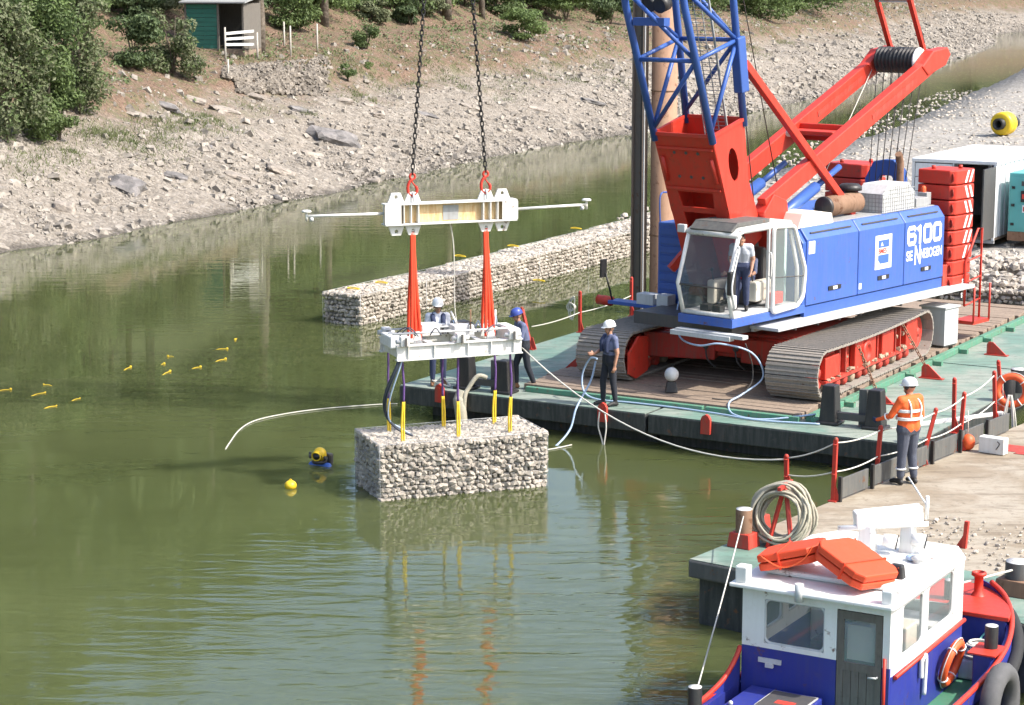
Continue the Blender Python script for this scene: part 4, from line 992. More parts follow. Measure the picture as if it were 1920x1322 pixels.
for side, uc in (('r', 2.2), ('l', -2.2)):
    # chain band under the shoes
    per = 4 * HV + 2 * PI * (TR - .045); nS = 58; tb = B()
    pts = []
    for i in range(116): v, z, a = loop(i * (4 * HV + 2 * PI * (TR - .12)) / 116, TR - .12); pts.append(Vector((0, v, z)))
    for x in (-.2, .2): tb.tube([p + Vector((uc + x, 0, 0)) for p in pts], .05, 6, True)
    tk = tb.build('crawler_track', MT['steel_shoe'], crane)
    for i in range(nS):
        v, z, a = loop((i + .5) * per / nS, TR - .045)
        if shoe_src is None: o = shoe.build('track_shoe', MT['steel_shoe'], tk); shoe_src = o
        else: o = shoe_src.copy(); COL.link(o); o.parent = tk
        o.location = (uc, v, z); o.rotation_euler = (a + rnd.uniform(-.02, .02), 0, 0)
    # side frame
    sg = 1 if uc > 0 else -1
    f = B(); f.bb(uc - .32, uc + .30, -2.75, 2.75, Z0 + .34, Z0 + .84)
    fr = f.build('track_frame', MT['red_dirty'], crane, .02)
    for so_ in (1, -1):
        xo = uc + so_ * .31
        for i, (v0, v1, z0, z1) in enumerate([(-2.7, -1.95, .36, .82), (-1.05, .15, .30, .90), (.55, 1.25, .34, .86), (2.05, 2.75, .30, .92)]):
            b = B(); b.bb(xo, xo + so_ * .13, v0, v1, Z0 + z0, Z0 + z1); b.build('frame_panel', MT['red'], crane, .02)
        for v in (-1.85, -1.5, .35, 1.45, 1.75): b = B(); b.bb(xo, xo + so_ * .10, v - .025, v + .025, Z0 + .32, Z0 + .88); b.build('frame_rib', MT['red_dirty'], crane)
        b = B(); b.bb(xo, xo + so_ * .16, -2.72, 2.4, Z0 + .27, Z0 + .335); b.build('roller_ledge', MT['red_dirty'], crane)
        for v in (-.45,):
            b = B(); Mx = T(xo + so_ * .13, v, Z0 + .62) @ Matrix.Rotation(so_ * PI / 2, 4, 'Y'); b.M = Mx; b.lathe([(.24, 0), (.24, .05), (.16, .07), (.15, .03), (.001, .03)], n=20); b.build('hub_ring', MT['red'], crane)
        for v, nm in ((-HV, 'idler_wheel'), (HV, 'sprocket_wheel')):
            b = B(); b.M = T(uc, v, Z0 + TR) @ Matrix.Rotation(so_ * PI / 2, 4, 'Y'); b.lathe([(.40, 0), (.40, .33), (.34, .36), (.30, .30), (.12, .30), (.10, .40), (.001, .40)], n=24); b.build(nm, MT['red_dirty'], crane)
        for i in range(12):
            v = -2.35 + i * .41; b = B(); b.M = T(uc, v, Z0 + .19) @ Matrix.Rotation(so_ * PI / 2, 4, 'Y'); b.lathe([(.115, 0), (.115, .40), (.07, .44), (.001, .44)], n=12); b.build('track_roller', MT['red_dirty'] if i % 3 else MT['mud'], crane)
        b = B()
        for i in range(70):
            v = rnd.uniform(-2.7, 2.6); r_ = rnd.uniform(.03, .08); M_ = rrot(); c = Vector((xo + so_ * rnd.uniform(.02, .15), v, Z0 + .335 + r_ * .3 + (.28 if rnd.random() < .15 else 0)))
            if c.z > Z0 + .5: c.x = xo + so_ * .02
            b._add([M_ @ q + c for q in chunk(r_ * 1.6, r_ * 1.2, r_ * .8)], ICO_F)
        b.build('mud_clods', MT['mud'], crane)['kind'] = 'stuff'
# plate on the inner front of the left track, car body
b = B(); b.prism([(-3.35, .35), (-3.0, .2), (-2.45, .3), (-2.45, 1.05), (-2.9, 1.1), (-3.35, .8)], -1.60, -1.55, 'x'); b.build('inner_guard', MT['red'], crane, .01)
b = B(); b.bb(-1.85, 1.85, -1.55, 1.55, Z0 + .42, Z0 + .98); b.build('car_body', MT['red_dirty'], crane, .04)
for sv in (-1, 1):
    for su in (-1, 1):
        b = B(); b.prism([(.5 * su, .9 * sv), (1.88 * su, 1.3 * sv), (1.88 * su, 2.05 * sv), (.3 * su, 1.75 * sv)], Z0 + .36, Z0 + .9, 'z'); b.build('axle_arm', MT['red_dirty'], crane, .03)
b = B(); b.bb(-1.55, 1.55, -1.72, -1.55, Z0 + .55, Z0 + .92); b.build('front_beam', MT['red'], crane, .02)
b = B(); b.lathe([(1.0, Z0 + .97), (1.0, Z0 + 1.26), (.86, Z0 + 1.26)], n=36); b.build('slew_ring', MT['dgrey'], crane)
for x in (-.5, .2, .75): b = B(); b.cyl((x, -1.74, Z0 + .65), (x, -1.80, Z0 + .65), .06, 10); b.tube(cat_rom([(x, -1.8, Z0 + .65), (x + .1, -1.9, Z0 + .4), (x + .2, -1.7, Z0 + .2)]), .018, 6); b.build('hydraulic_fitting', MT['dgrey'], crane)
def U(): return B(MU)
# upper carriage
b = U(); b.bb(-1.25, 1.3, -3.0, 5.5, 1.36, 1.62); b.build('main_frame', MT['dgrey'], crane)
b = U(); b.bb(.25, 1.62, -3.45, -.75, 1.60, 1.78); b.build('cab_base', MT['blue'], crane, .01)
b = U(); b.bb(1.3, 2.02, -2.35, 5.95, 1.43, 1.50); b.prism([(1.3, 1.36), (1.38, 1.36), (1.38, 1.43), (1.3, 1.43)], -2.3, 5.9, 'y'); b.build('catwalk', MT['lgrey'], crane, .008)
for i in range(9): b = U(); b.box((1.66, -1.6 + i * .86, 1.40), (.6, .05, .06)); b.build('catwalk_bracket', MT['dgrey'], crane)
b = U(); b.bb(.3, 2.0, -3.62, -3.42, 1.42, 1.5); b.bb(.2, 1.7, -3.66, -3.48, 1.36, 1.46); b.build('front_step', MT['lgrey'], crane, .01)
b = U(); b.prism([(1.50, 1.50), (1.60, 1.50), (1.60, 1.72), (1.50, 1.72)], -.75, 5.1, 'y'); b.build('house_skirt', MT['boom_blue'], crane)
prof_r = [(.35, 1.7), (1.62, 1.74), (1.62, 3.16), (1.44, 3.40), (.35, 3.40)]
for (r0, r1) in ((-.72, 1.345), (1.365, 3.315), (3.335, 5.12)):
    b = U(); b.prism(prof_r, r0, r1, 'y'); pn = b.build('house_panel', MT['blue'], crane, .025)
    w_ = r1 - r0
    b = U(); b.bar((1.545, r0 + .22, 3.285), (1.545, r1 - .22, 3.285), .03, .03); b.build('grab_rail', MT['dgrey'], pn)
    b = U(); b.bb(1.62, 1.640, r0 + w_ * .42, r0 + w_ * .66, 1.98, 2.07); b.build('latch_plate', MT['black'], pn)
    b = U(); b.bb(1.640, 1.650, r0 + w_ * .50, r0 + w_ * .58, 1.99, 2.06); b.build('latch', MT['white'], pn)
b = U(); b.prism([(-.95, 1.7), (1.6, 1.72), (1.6, 3.1), (1.42, 3.36), (-.95, 3.36)], -.86, -.72, 'y'); b.build('house_front', MT['boom_blue'], crane, .02)
b = U(); b.prism([(-1.62, 1.74), (-.35, 1.7), (-.35, 3.40), (-1.44, 3.40), (-1.62, 3.16)], -.2, 5.12, 'y'); b.build('house_panel', MT['blue'], crane, .025)
b = U(); b.bb(-.35, .35, .6, 5.1, 1.62, 2.9); b.build('machinery_bay', MT['dgrey'], crane)
for r_, rad in ((1.2, .36), (3.0, .42), (4.3, .4)):
    b = U(); b.M = MU @ T(-.34, r_, 3.1) @ Matrix.Rotation(PI / 2, 4, 'Y'); b.lathe([(.5 * rad / .4, 0), (.5 * rad / .4, .04), (rad, .05), (rad, .62), (.5 * rad / .4, .63), (.5 * rad / .4, .67)], n=24); b.build('winch_drum', MT['dgrey'], crane)
# left front box with louvres
b = U(); b.bb(-1.68, -.85, -1.6, -.25, 1.6, 3.38); bx_ = b.build('side_box', MT['boom_blue'], crane, .03)
for i in range(8): b = U(); b.bb(-1.62, -.9, -1.625, -1.60, 1.72 + i * .2, 1.86 + i * .2); b.build('louvre', MT['boom_blue'], bx_)
b = U(); b.tube(cat_rom([(-1.66, -1.55, 3.38), (-1.66, -1.55, 3.95), (-1.66, -1.2, 4.0), (-1.66, -.4, 3.95), (-1.66, -.35, 3.4)]), .018, 7); b.build('hand_rail', MT['blue'], bx_)
# platform at the left front
b = U(); b.bb(-2.75, -.9, -2.0, -1.64, 1.50, 1.58); pl = b.build('side_platform', MT['boom_blue'], crane, .01)
b = U(); b.bb(-1.95, -1.5, -2.0, -1.7, 1.58, 1.82); b.bb(-1.4, -1.1, -2.0, -1.7, 1.58, 1.84); b.build('grey_box', MT['lgrey'], pl, .01)
b = U(); b.M = MU @ T(-2.75, -1.85, 1.54) @ Matrix.Rotation(-PI / 2, 4, 'Y'); b.lathe([(.001, 0), (.11, 0), (.11, .38), (.08, .4), (.001, .4)], n=14); b.build('red_roller', MT['red'], pl)
b = U(); b.tube([(-2.7, -1.9, 1.58), (-2.72, -2.0, 1.9), (-2.78, -2.05, 2.2)], .02, 6); b.box((-2.8, -2.1, 2.3), (.04, .2, .4)); b.build('mirror', MT['black'], pl)
# roof fittings
b = U(); b.prism([(-.78, 3.38), (.62, 3.38), (.55, 3.62), (-.25, 3.74), (-.6, 3.70)], .75, 1.42, 'x'); b.build('cream_cover', MT['cream'], crane, .02)
b = U(); b.bb(.4, 1.40, -.5, 5.0, 3.402, 3.42); b.build('roof_plate', MT['grey'], crane)
b = U(); b.M = MU @ T(.95, .95, 3.68) @ Matrix.Rotation(-PI / 2, 4, 'X'); b.lathe([(.001, 0), (.12, 0), (.2, .03), (.225, .05), (.225, .4), (.235, .42), (.225, .44), (.225, .9), (.235, .92), (.225, .94), (.225, 1.35), (.15, 1.42), (.001, 1.42)], n=24); b.build('silencer', MT['rust'], crane)
b = U(); b.M = MU @ T(.95, .93, 3.68) @ Matrix.Rotation(-PI / 2, 4, 'X'); b.lathe([(.001, -.03), (.21, -.02), (.23, .0), (.23, .07)], n=24); b.build('silencer_end', MT['black'], crane)
b = U(); b.M = MU @ T(.8, 2.25, 3.42); b.lathe([(.13, 0), (.13, .5), (.16, .5), (.27, .52), (.27, .60), (.2, .66), (.001, .68)], n=22); b.build('air_intake', MT['black'], crane)
b = U(); b.bb(.55, .9, .15, .7, 3.42, 3.62); b.build('blue_canister', MT['hose'], crane, .04)
b = U(); b.prism([(2.65, 3.42), (4.05, 3.42), (4.05, 3.80), (3.75, 4.05), (2.9, 4.05), (2.65, 3.85)], .75, 1.42, 'x'); gb = b.build('mesh_box', MT['lgrey'], crane, .01)
b = U()
for i in range(15): b.bb(1.421, 1.430, 2.68 + i * .096, 2.695 + i * .096, 3.44, 3.80 + (.2 if 2 < i < 12 else 0))
for i in range(6): b.bb(1.421, 1.430, 2.66, 4.04, 3.47 + i * .09, 3.482 + i * .09)
for i in range(8): b.bb(.78 + i * .09, .79 + i * .09, 2.641, 2.65, 3.44, 3.84)
for i in range(5): b.bb(.76, 1.41, 2.641, 2.65, 3.47 + i * .09, 3.482 + i * .09)
b.build('mesh_grille', MT['grey'], gb)
b = U(); b.tube(cat_rom([(.55, 4.85, 3.35), (.55, 4.85, 4.2), (.55, 4.82, 4.42), (.58, 4.7, 4.58)]), .085, 12); b.build('exhaust_pipe', MT['rust'], crane)
b = U(); b.bb(.9, 1.35, 4.25, 4.8, 3.42, 3.62); b.bb(1.0, 1.25, 4.9, 5.1, 3.42, 3.7); b.build('roof_box', MT['grey'], crane, .01)
b = U(); b.M = MU @ T(1.1, 5.0, 3.7); b.lathe([(.06, 0), (.06, .1), (.04, .14), (.001, .15)], n=12); b.build('amber_beacon', MT['orange'], crane)
# counterweights: two stacks of red slabs
def slab_stack(s0, s1, n, zt, lab):
    for i in range(n):
        z1 = zt - i * .357; b = U(); wd = 0 if i < n - 2 else .06
        b.prism([(s0, 5.38), (s1 - .12, 5.38), (s1, 5.50), (s1, 6.36 - wd), (s0, 6.36 - wd)], z1 - .335, z1, 'z'); o = b.build('counterweight_slab', MT['red'], crane, .03)
        if s0 > 0:
            b = U(); b.M = MU @ T(s1 - .06, 5.44, z1 - .17) @ RZ(R_(-45)) @ Matrix.Rotation(PI / 2, 4, 'X'); b.lathe([(.10, 0), (.10, .02), (.075, .025), (.07, .005), (.001, .005)], n=16); b.build('lifting_eye', MT['red_dirty'], o)
            if i < 6:
                for k in range(2):
                    y = 5.96 + k * .2; d = .14 if i in (0, 3, 4, 5) else -.14
                    b = U(); b.poly([(s1 + .003, y - d / 2, z1 - .31), (s1 + .003, y + .09 - d / 2, z1 - .31), (s1 + .003, y + .09 + d / 2, z1 - .03), (s1 + .003, y + d / 2, z1 - .03)]); b.build('white_stripe', MT['print_white'], o)
    for k, r_ in ((.3, 5.6), (.75, 6.1)):
        b = U(); b.cyl((s0 + k * (s1 - s0), r_, zt), (s0 + k * (s1 - s0), r_, zt + .08), .05, 8); b.build('lifting_lug', MT['red_dirty'], crane)
slab_stack(.72, 1.68, 8, 4.2, 'r'); slab_stack(-1.85, -.72, 8, 4.2, 'l')
b = U(); b.bb(-1.7, 1.6, 5.15, 5.36, 1.40, 2.0); b.bb(-.7, .7, 5.2, 6.3, 1.2, 1.5); b.build('counterweight_tray', MT['red_dirty'], crane, .02)
b = U(); b.prism([(-.62, 3.9), (-.4, 4.32), (-.1, 4.38), (.15, 4.38), (.42, 4.15), (.5, 3.7), (.3, 3.7), (.1, 4.0), (-.2, 4.0), (-.4, 3.7), (-.6, 3.7)], 5.2, 5.36, 'y'); b.build('blue_bracket', MT['boom_blue'], crane, .02)
# red ladder frame at the right rear
b = U()
P_ = [(1.72, 6.0, .95), (1.72, 6.0, 2.0), (1.72, 6.55, 2.75), (1.72, 6.75, 2.75), (1.72, 6.75, .55)]
b.tube(P_, .028, 8); b.tube([(1.72, 6.02, 2.0), (1.72, 6.75, 2.1)], .022, 8); b.tube([(1.72, 6.0, 1.5), (1.72, 6.75, 1.6)], .022, 8); b.tube([(1.72, 6.0, .95), (1.72, 6.75, 1.05)], .022, 8)
b.bb(1.45, 1.98, 5.98, 6.78, .52, .60); b.tube([(1.98, 6.0, .56), (1.98, 6.0, 1.45)], .025, 8); b.tube([(1.98, 6.76, .56), (1.98, 6.76, 1.45)], .025, 8); b.build('rear_ladder', MT['red'], crane)

# lettering on the blue side
def lettering(txt, size, s, r, z, mat, parent, bold=.012, shear=0.0, name='lettering', spacing=1.0, sx=1.0):
    cu = bpy.data.curves.new('tmp', 'FONT'); cu.body = txt; cu.size = size; cu.offset = bold; cu.shear = shear; cu.space_character = spacing; cu.extrude = .002
    o = bpy.data.objects.new('tmp', cu); COL.link(o)
    dg = bpy.context.evaluated_depsgraph_get(); me = bpy.data.meshes.new_from_object(o.evaluated_get(dg)); bpy.data.objects.remove(o)
    M = MU @ T(s, r, z) @ Matrix(((0, 0, 1, 0), (1, 0, 0, 0), (0, 1, 0, 0), (0, 0, 0, 1))) @ Matrix.Diagonal((sx, 1, 1, 1))
    me.transform(M); me.materials.clear(); me.materials.append(mat); o = bpy.data.objects.new(name, me); COL.link(o); o.parent = parent; return o
hp = [o for o in crane.children if o.name.startswith('house_panel')]
def digit(paths, r0, z0, w, h, th, parent):
    """fat block numeral: closed or open ribbons in the plane of the panel"""
    b = U()
    for P in paths:
        P = [Vector((1.628, r0 + x * w, z0 + y * h)) for x, y in P]
        for a, c in zip(P, P[1:]):
            d = (c - a).normalized(); b.bar(a - d * th * .28, c + d * th * .28, th, .004, (1, 0, 0))
    b.build('numeral', MT['print_white'], parent)
O_ = [[(.16, 0), (.84, 0), (1, .14), (1, .86), (.84, 1), (.16, 1), (0, .86), (0, .14), (.16, 0)]]
SIX = [[(1, .88), (.84, 1), (.16, 1), (0, .86), (0, .14), (.16, 0), (.84, 0), (1, .14), (1, .42), (.84, .54), (0, .54)]]
ONE = [[(.25, .86), (.62, 1), (.62, 0)]]
for P, r0, w_ in ((SIX, 3.47, .30), (ONE, 3.83, .26), (O_, 4.18, .30), (O_, 4.62, .30)): digit(P, r0, 2.66, w_, .36, .098, hp[2])
lettering('SE', .31, 1.626, 3.40, 2.28, MT['print_white'], hp[2], .008, sx=.95)
lettering('N', .62, 1.626, 3.76, 2.17, MT['print_white'], hp[2], .016, sx=.62)
lettering('NEBOGEN', .31, 1.626, 4.03, 2.28, MT['print_white'], hp[2], .006, sx=.68)
b = U(); b.bb(1.622, 1.627, 2.05, 2.75, 2.22, 2.98); lp = b.build('logo_plate', MT['print_white'], hp[1])
b = U(); b.bb(1.628, 1.631, 2.17, 2.63, 2.70, 2.87); b.bb(1.628, 1.631, 2.17, 2.63, 2.34, 2.54); b.build('logo_blue', MT['print_blue'], lp)
lettering('BMES', .16, 1.632, 2.17, 2.57, MT['print_red'], lp, .003, name='logo_lettering')
b = U(); b.prism([(2.27, 2.74), (2.38, 2.74), (2.32, 2.83)], 1.632, 1.634, 'x'); b.prism([(2.17, 2.33), (2.26, 2.33), (2.17, 2.42)], 1.632, 1.634, 'x'); b.build('logo_mark', MT['print_white'], lp)
b = U(); b.bb(1.622, 1.626, -.66, -.42, 2.85, 3.12); b.build('white_notice', MT['print_white'], hp[0]); b = U(); b.bb(1.622, 1.626, 1.40, 1.50, 1.86, 1.99); b.build('warning_notice', MT['print_white'], hp[1])
cwts = [o for o in crane.children if o.name.startswith('counterweight_slab')]
lettering('SH', .16, 1.684, 5.92, 1.49, MT['print_white'], cwts[6], .006); lettering('S01', .16, 1.684, 5.9, 1.13 + .03, MT['print_white'], cwts[7], .006)

# cab
def cabin():
    sA, sB = .30, 1.60
    prf = [(-3.38, 1.80), (-3.58, 2.45), (-3.20, 3.50), (-3.05, 3.56), (-1.35, 3.56), (-1.0, 1.80)]
    b = U(); b.bb(sA, sB, -3.36, -1.0, 1.785, 1.86); cab = b.build('cab_floor', MT['lgrey'], crane, .01)
    b = U(); b.prism([(-3.22, 3.50), (-3.05, 3.62), (-1.3, 3.64), (-1.2, 3.50)], sA, sB, 'x'); b.build('cab_roof', MT['white'], crane, .04)
    b = U(); b.bb(sA + .1, sB - .15, -3.1, -1.9, 3.635, 3.72); b.prism([(-3.3, 3.56), (-3.1, 3.71), (-3.08, 3.64), (-3.25, 3.52)], sA + .1, sB - .15, 'x'); b.build('roof_hatch', MT['hull_grey'], crane, .01)
    for s in (sA + .03, sB - .03):
        b = U(); b.tube([(s, *p) for p in prf[:3]], .045, 8); b.tube([(s, *prf[2]), (s, *prf[3]), (s, *prf[4])], .05, 8); b.tube([(s, *prf[4]), (s, -1.02, 2.6), (s, *prf[5])], .045, 8); b.build('cab_pillar', MT['white'], crane)
    b = U(); b.bar((sB - .02, -2.12, 1.86), (sB - .02, -2.12, 3.52), .06, .06); b.build('door_post', MT['white'], crane)
    b = U(); b.tube([(sA + .03, -3.38, 1.83), (sB - .03, -3.38, 1.83)], .05, 8); b.build('front_sill', MT['white'], crane)
    b = U(); b.tube([(sA, -3.21, 3.48), (sB, -3.21, 3.48)], .07, 8); b.build('front_header', MT['white'], crane)
    b = U(); b.tube([(sA, -3.575, 2.42), (sB, -3.575, 2.42)], .016, 8); b.build('glass_seam', MT['dgrey'], crane)
    for (p, q) in ((prf[0], prf[1]), (prf[1], prf[2])):
        b = U(); b.poly([(sA + .05, *p), (sB - .05, *p), (sB - .05, *q), (sA + .05, *q)]); b.build('front_glass', MT['dglass'], crane)
    b = U(); b.prism([(-3.36, 1.86), (-3.55, 2.45), (-3.19, 3.48), (-1.38, 3.5), (-1.06, 2.6), (-1.04, 1.86)], sA + .005, sA + .013, 'x'); b.build('left_glass', MT['dglass'], crane)
    b = U(); b.bb(sA + .05, sB - .3, -1.10, -1.02, 1.86, 3.5); b.build('cab_back', MT['aqua'], crane)
    # sliding door pushed back along the side
    dp = [(-2.06, 1.76), (-2.06, 3.56), (-1.30, 3.52), (-.84, 2.55), (-.90, 1.98), (-1.12, 1.80)]
    b = U(); b.tube([(sB + .06, *p) for p in cat_rom_2(dp)], .045, 8, True); dr = b.build('sliding_door', MT['white'], crane)
    b = U(); b.poly([(sB + .06, *p) for p in dp]); b.build('door_glass', MT['glass'], dr)
    b = U(); b.tube([(sB + .06, -2.05, 2.5), (sB + .06, -.86, 2.42)], .012, 6); b.build('door_bar', MT['dgrey'], dr)
    b = U(); b.tube(cat_rom([(sB + .09, -2.25, 2.55), (sB + .14, -2.25, 2.6), (sB + .14, -2.25, 3.0), (sB + .09, -2.25, 3.05)]), .016, 6); b.tube(cat_rom([(sB + .02, -3.42, 2.0), (sB + .1, -3.5, 2.1), (sB + .1, -3.6, 2.5), (sB + .08, -3.35, 3.2), (sB, -3.28, 3.25)]), .02, 6); b.build('grab_handle', MT['white'], crane)
    b = U(); b.bb(sB - .02, sB + .08, -3.62, -3.42, 2.3, 2.78); b.build('mirror', MT['black'], crane, .02)
    b = U(); b.bb(sB - .04, sB + .05, -3.44, -3.34, 2.0, 2.28); b.build('side_lamp', MT['white'], crane, .02)
    b = U(); b.bb(sA - .22, sA - .02, -3.30, -3.2, 3.45, 3.62); b.build('work_lamp', MT['lgrey'], crane, .02)
    b = U(); b.bb(.62, 1.12, -2.15, -1.6, 1.86, 2.25); b.bb(.62, 1.12, -1.62, -1.48, 2.25, 3.05); b.build('seat', MT['dgrey'], crane, .06)
    b = U(); b.bb(1.2, 1.45, -2.35, -1.7, 2.0, 2.42); b.build('arm_console', MT['cream'], crane, .04); b = U(); b.bb(.36, .56, -2.6, -1.7, 1.9, 2.4); b.build('arm_console', MT['cream'], crane, .04)
    b = U(); b.tube([(1.32, -2.3, 2.42), (1.32, -2.36, 2.62)], .015, 6); b.sph((1.32, -2.36, 2.64), .035); b.tube([(.46, -2.5, 2.4), (.46, -2.56, 2.6)], .015, 6); b.sph((.46, -2.56, 2.62), .035); b.build('joystick', MT['black'], crane)
    b = U(); b.bb(.7, .9, -3.3, -3.12, 1.87, 2.0); b.bb(1.0, 1.2, -3.3, -3.12, 1.87, 2.0); b.build('pedal', MT['black'], crane)
    b = U(); b.bb(1.42, 1.56, -1.98, -1.5, 1.9, 2.15); b.build('red_extinguisher_box', MT['red'], crane, .02)
def cat_rom_2(pts):
    q = cat_rom([(0, *p) for p in pts], 1, True); out = []
    n = len(pts)
    for i in range(n):
        a = Vector(pts[i - 1]); p = Vector(pts[i]); c = Vector(pts[(i + 1) % n]); k = .09
        out += [tuple(p + (a - p).normalized() * k), tuple(p + ((a - p).normalized() + (c - p).normalized()) * k * .25), tuple(p + (c - p).normalized() * k)]
    return out
cabin()

# boom: foot section, lattice, head
BE = R_(74.5); BF = Vector((.12, -1.63, 1.95)); ax = Vector((0, -math.cos(BE), math.sin(BE))); pf = Vector((0, -math.sin(BE), -math.cos(BE)))
def bp(s, t, p): return BF + Vector((s, 0, 0)) + ax * t + pf * p      # across, along, towards the front
BT = 3.80
def bplate(name, quads, parent, th=.03, mat='red'):
    b = U()
    for q in quads: b.poly(q)
    o = b.build(name, MT[mat], parent); md = o.modifiers.new('thick', 'SOLIDIFY'); md.thickness = th; md.offset = 0; return o
def hole_plate(corners, c, rx, ry, ux, uy, n=16):
    """quads between a four sided outline and an elliptical hole"""
    c = Vector(c); cs = [Vector(q) for q in corners]; outer = []; inner = []
    pts2 = [((q - c).dot(ux), (q - c).dot(uy)) for q in cs]
    for i in range(n):
        a = 2 * PI * i / n; d = (math.cos(a), math.sin(a)); best = 1e9
        for k in range(4):
            (x1, y1), (x2, y2) = pts2[k], pts2[(k + 1) % 4]; ex, ey = x2 - x1, y2 - y1; den = d[0] * ey - d[1] * ex
            if abs(den) < 1e-9: continue
            t = (x1 * ey - y1 * ex) / den; u = (x1 * d[1] - y1 * d[0]) / den
            if t > 0 and -1e-6 <= u <= 1 + 1e-6: best = min(best, t)
        outer.append(c + ux * d[0] * best + uy * d[1] * best); inner.append(c + ux * d[0] * rx + uy * d[1] * ry)
    q = [(outer[i], outer[(i + 1) % n], inner[(i + 1) % n], inner[i]) for i in range(n)]
    for cc in cs:                                          # fill the corners
        i = min(range(n), key=lambda k: (outer[k] - cc).length); j = min([(i - 1) % n, (i + 1) % n], key=lambda k: (outer[k] - cc).length)
        q.append((outer[i], cc, outer[j]))
    return q
hw = lambda t: .70 + (.75 - .70) * max(0, (t - .3) / (BT - .3)); hd = lambda t: .20 + (.58 - .20) * max(0, (t - .3) / (BT - .3))
b = U(); b.M = MU @ T(*BF) @ Matrix.Rotation(PI / 2, 4, 'Y'); b.lathe([(.001, -.85), (.1, -.85), (.1, .85), (.001, .85)], n=14); foot = b.build('boom_foot', MT['red'], crane)
F = lambda s, t: bp(s, t, hd(t)); K = lambda s, t: bp(s, t, -hd(t))
fq = [(F(-hw(BT), BT), F(hw(BT), BT), F(hw(2.6), 2.6), F(-hw(2.6), 2.6))]
for t0, t1, op in ((2.6, 2.5, 0), (2.5, 2.14, .62), (2.14, 2.02, 0), (2.02, 1.55, .58), (1.55, .3, 0)):
    if not op: fq.append((F(-hw(t0), t0), F(hw(t0), t0), F(hw(t1), t1), F(-hw(t1), t1)))
    else:
        for sg in (-1, 1): fq.append((F(sg * hw(t0), t0), F(sg * hw(t0) * op, t0), F(sg * hw(t1) * op * .9, t1), F(sg * hw(t1), t1)))
bplate('front_plate', fq, foot)
bplate('rear_plate', [(K(-hw(BT), BT), K(hw(BT), BT), K(hw(.8), .8), K(-hw(.8), .8))], foot)
for sg in (-1, 1):
    q4 = [bp(sg * hw(BT), BT, hd(BT)), bp(sg * hw(BT), BT, -hd(BT)), bp(sg * hw(1.9), 1.9, -hd(1.9)), bp(sg * hw(1.9), 1.9, hd(1.9))]
    bplate('side_plate', hole_plate(q4, bp(sg * hw(3.0), 3.0, 0), .17, .36, pf, ax) + [(bp(sg * hw(1.9), 1.9, hd(1.9)), bp(sg * hw(1.9), 1.9, -hd(1.9)), bp(sg * hw(.3), .3, -hd(.3)), bp(sg * hw(.3), .3, hd(.3)))], foot)
    b = U(); b.poly([bp(sg * hw(.5), .5, hd(.5)), bp(sg * hw(.5), .5, -hd(.5)), bp(sg * .5, -.2, -.12), bp(sg * .5, -.2, .12)]); o = b.build('foot_leg', MT['red'], foot); o.modifiers.new('t', 'SOLIDIFY').thickness = .08
b = U()
for t0 in (3.5, 2.58): b.bar(F(-hw(t0) + .04, t0) + pf * .03, F(hw(t0) - .04, t0) + pf * .03, .05, .05)
for sg in (-1, 1): b.tube([F(sg * (hw(3.3) - .12), 3.3) + pf * .03, F(sg * (hw(2.75) - .10), 2.75) + pf * .04], .05, 8)
b.build('stiffener', MT['red'], foot)
for t0 in (3.4, 2.85):
    for s in (-.3, 0, .3): b = U(); p = F(s, t0); b.cyl(p + pf * .012, p + pf * .03, .035, 10); b.build('bolt', MT['dgrey'], foot)
for i in range(4):
    sx_, px_ = ((-1, 1), (1, 1), (1, -1), (-1, -1))[i]
for a, c in (((-1, 1), (1, 1)), ((1, 1), (1, -1)), ((1, -1), (-1, -1)), ((-1, -1), (-1, 1))):
    b = U(); b.bar(bp(a[0] * hw(BT), BT, a[1] * hd(BT)), bp(c[0] * hw(BT), BT, c[1] * hd(BT)), .07, .07); b.build('rim_bar', MT['red'], foot)
b = U(); b.bar(F(-.66, 1.0) , bp(-.82, .75, .62), .16, .16); b.build('foot_hook', MT['red'], foot)
# rear gussets down to the gantry
for sg in (-1, 1):
    b = U(); b.poly([K(sg * (hw(2.4) - .02), 2.7), K(sg * (hw(1.2) - .02), 1.0), K(sg * (hw(1.2) - .02), 1.0) + Vector((0, .45, .25))]); o = b.build('gusset', MT['red'], foot); o.modifiers.new('t', 'SOLIDIFY').thickness = .04
CW, CD_ = .735, .84; TT = 32.8
def env(t):
    if t > TT - 6: k = max(.35, 1 - (t - (TT - 6)) / 6 * .65); return CW * k, CD_ * k
    return CW, (CD_ if t > 6.6 else .57 + (CD_ - .57) * max(0, t - BT) / (6.6 - BT))
lat = U(); 
lat_o = None
for i, (a, d) in enumerate(((-1, 1), (1, 1), (1, -1), (-1, -1))):
    b = U(); b.tube([bp(a * env(t)[0], t, d * env(t)[1]) for t in (BT - .15, 6.6, TT - 6, TT)], .078, 12)
    if lat_o is None: lat_o = b.build('lattice_boom', MT['boom_blue'], crane)
    else: b.build('chord', MT['boom_blue'], lat_o)
bay = 1.55; nb = int((TT - BT) / bay)
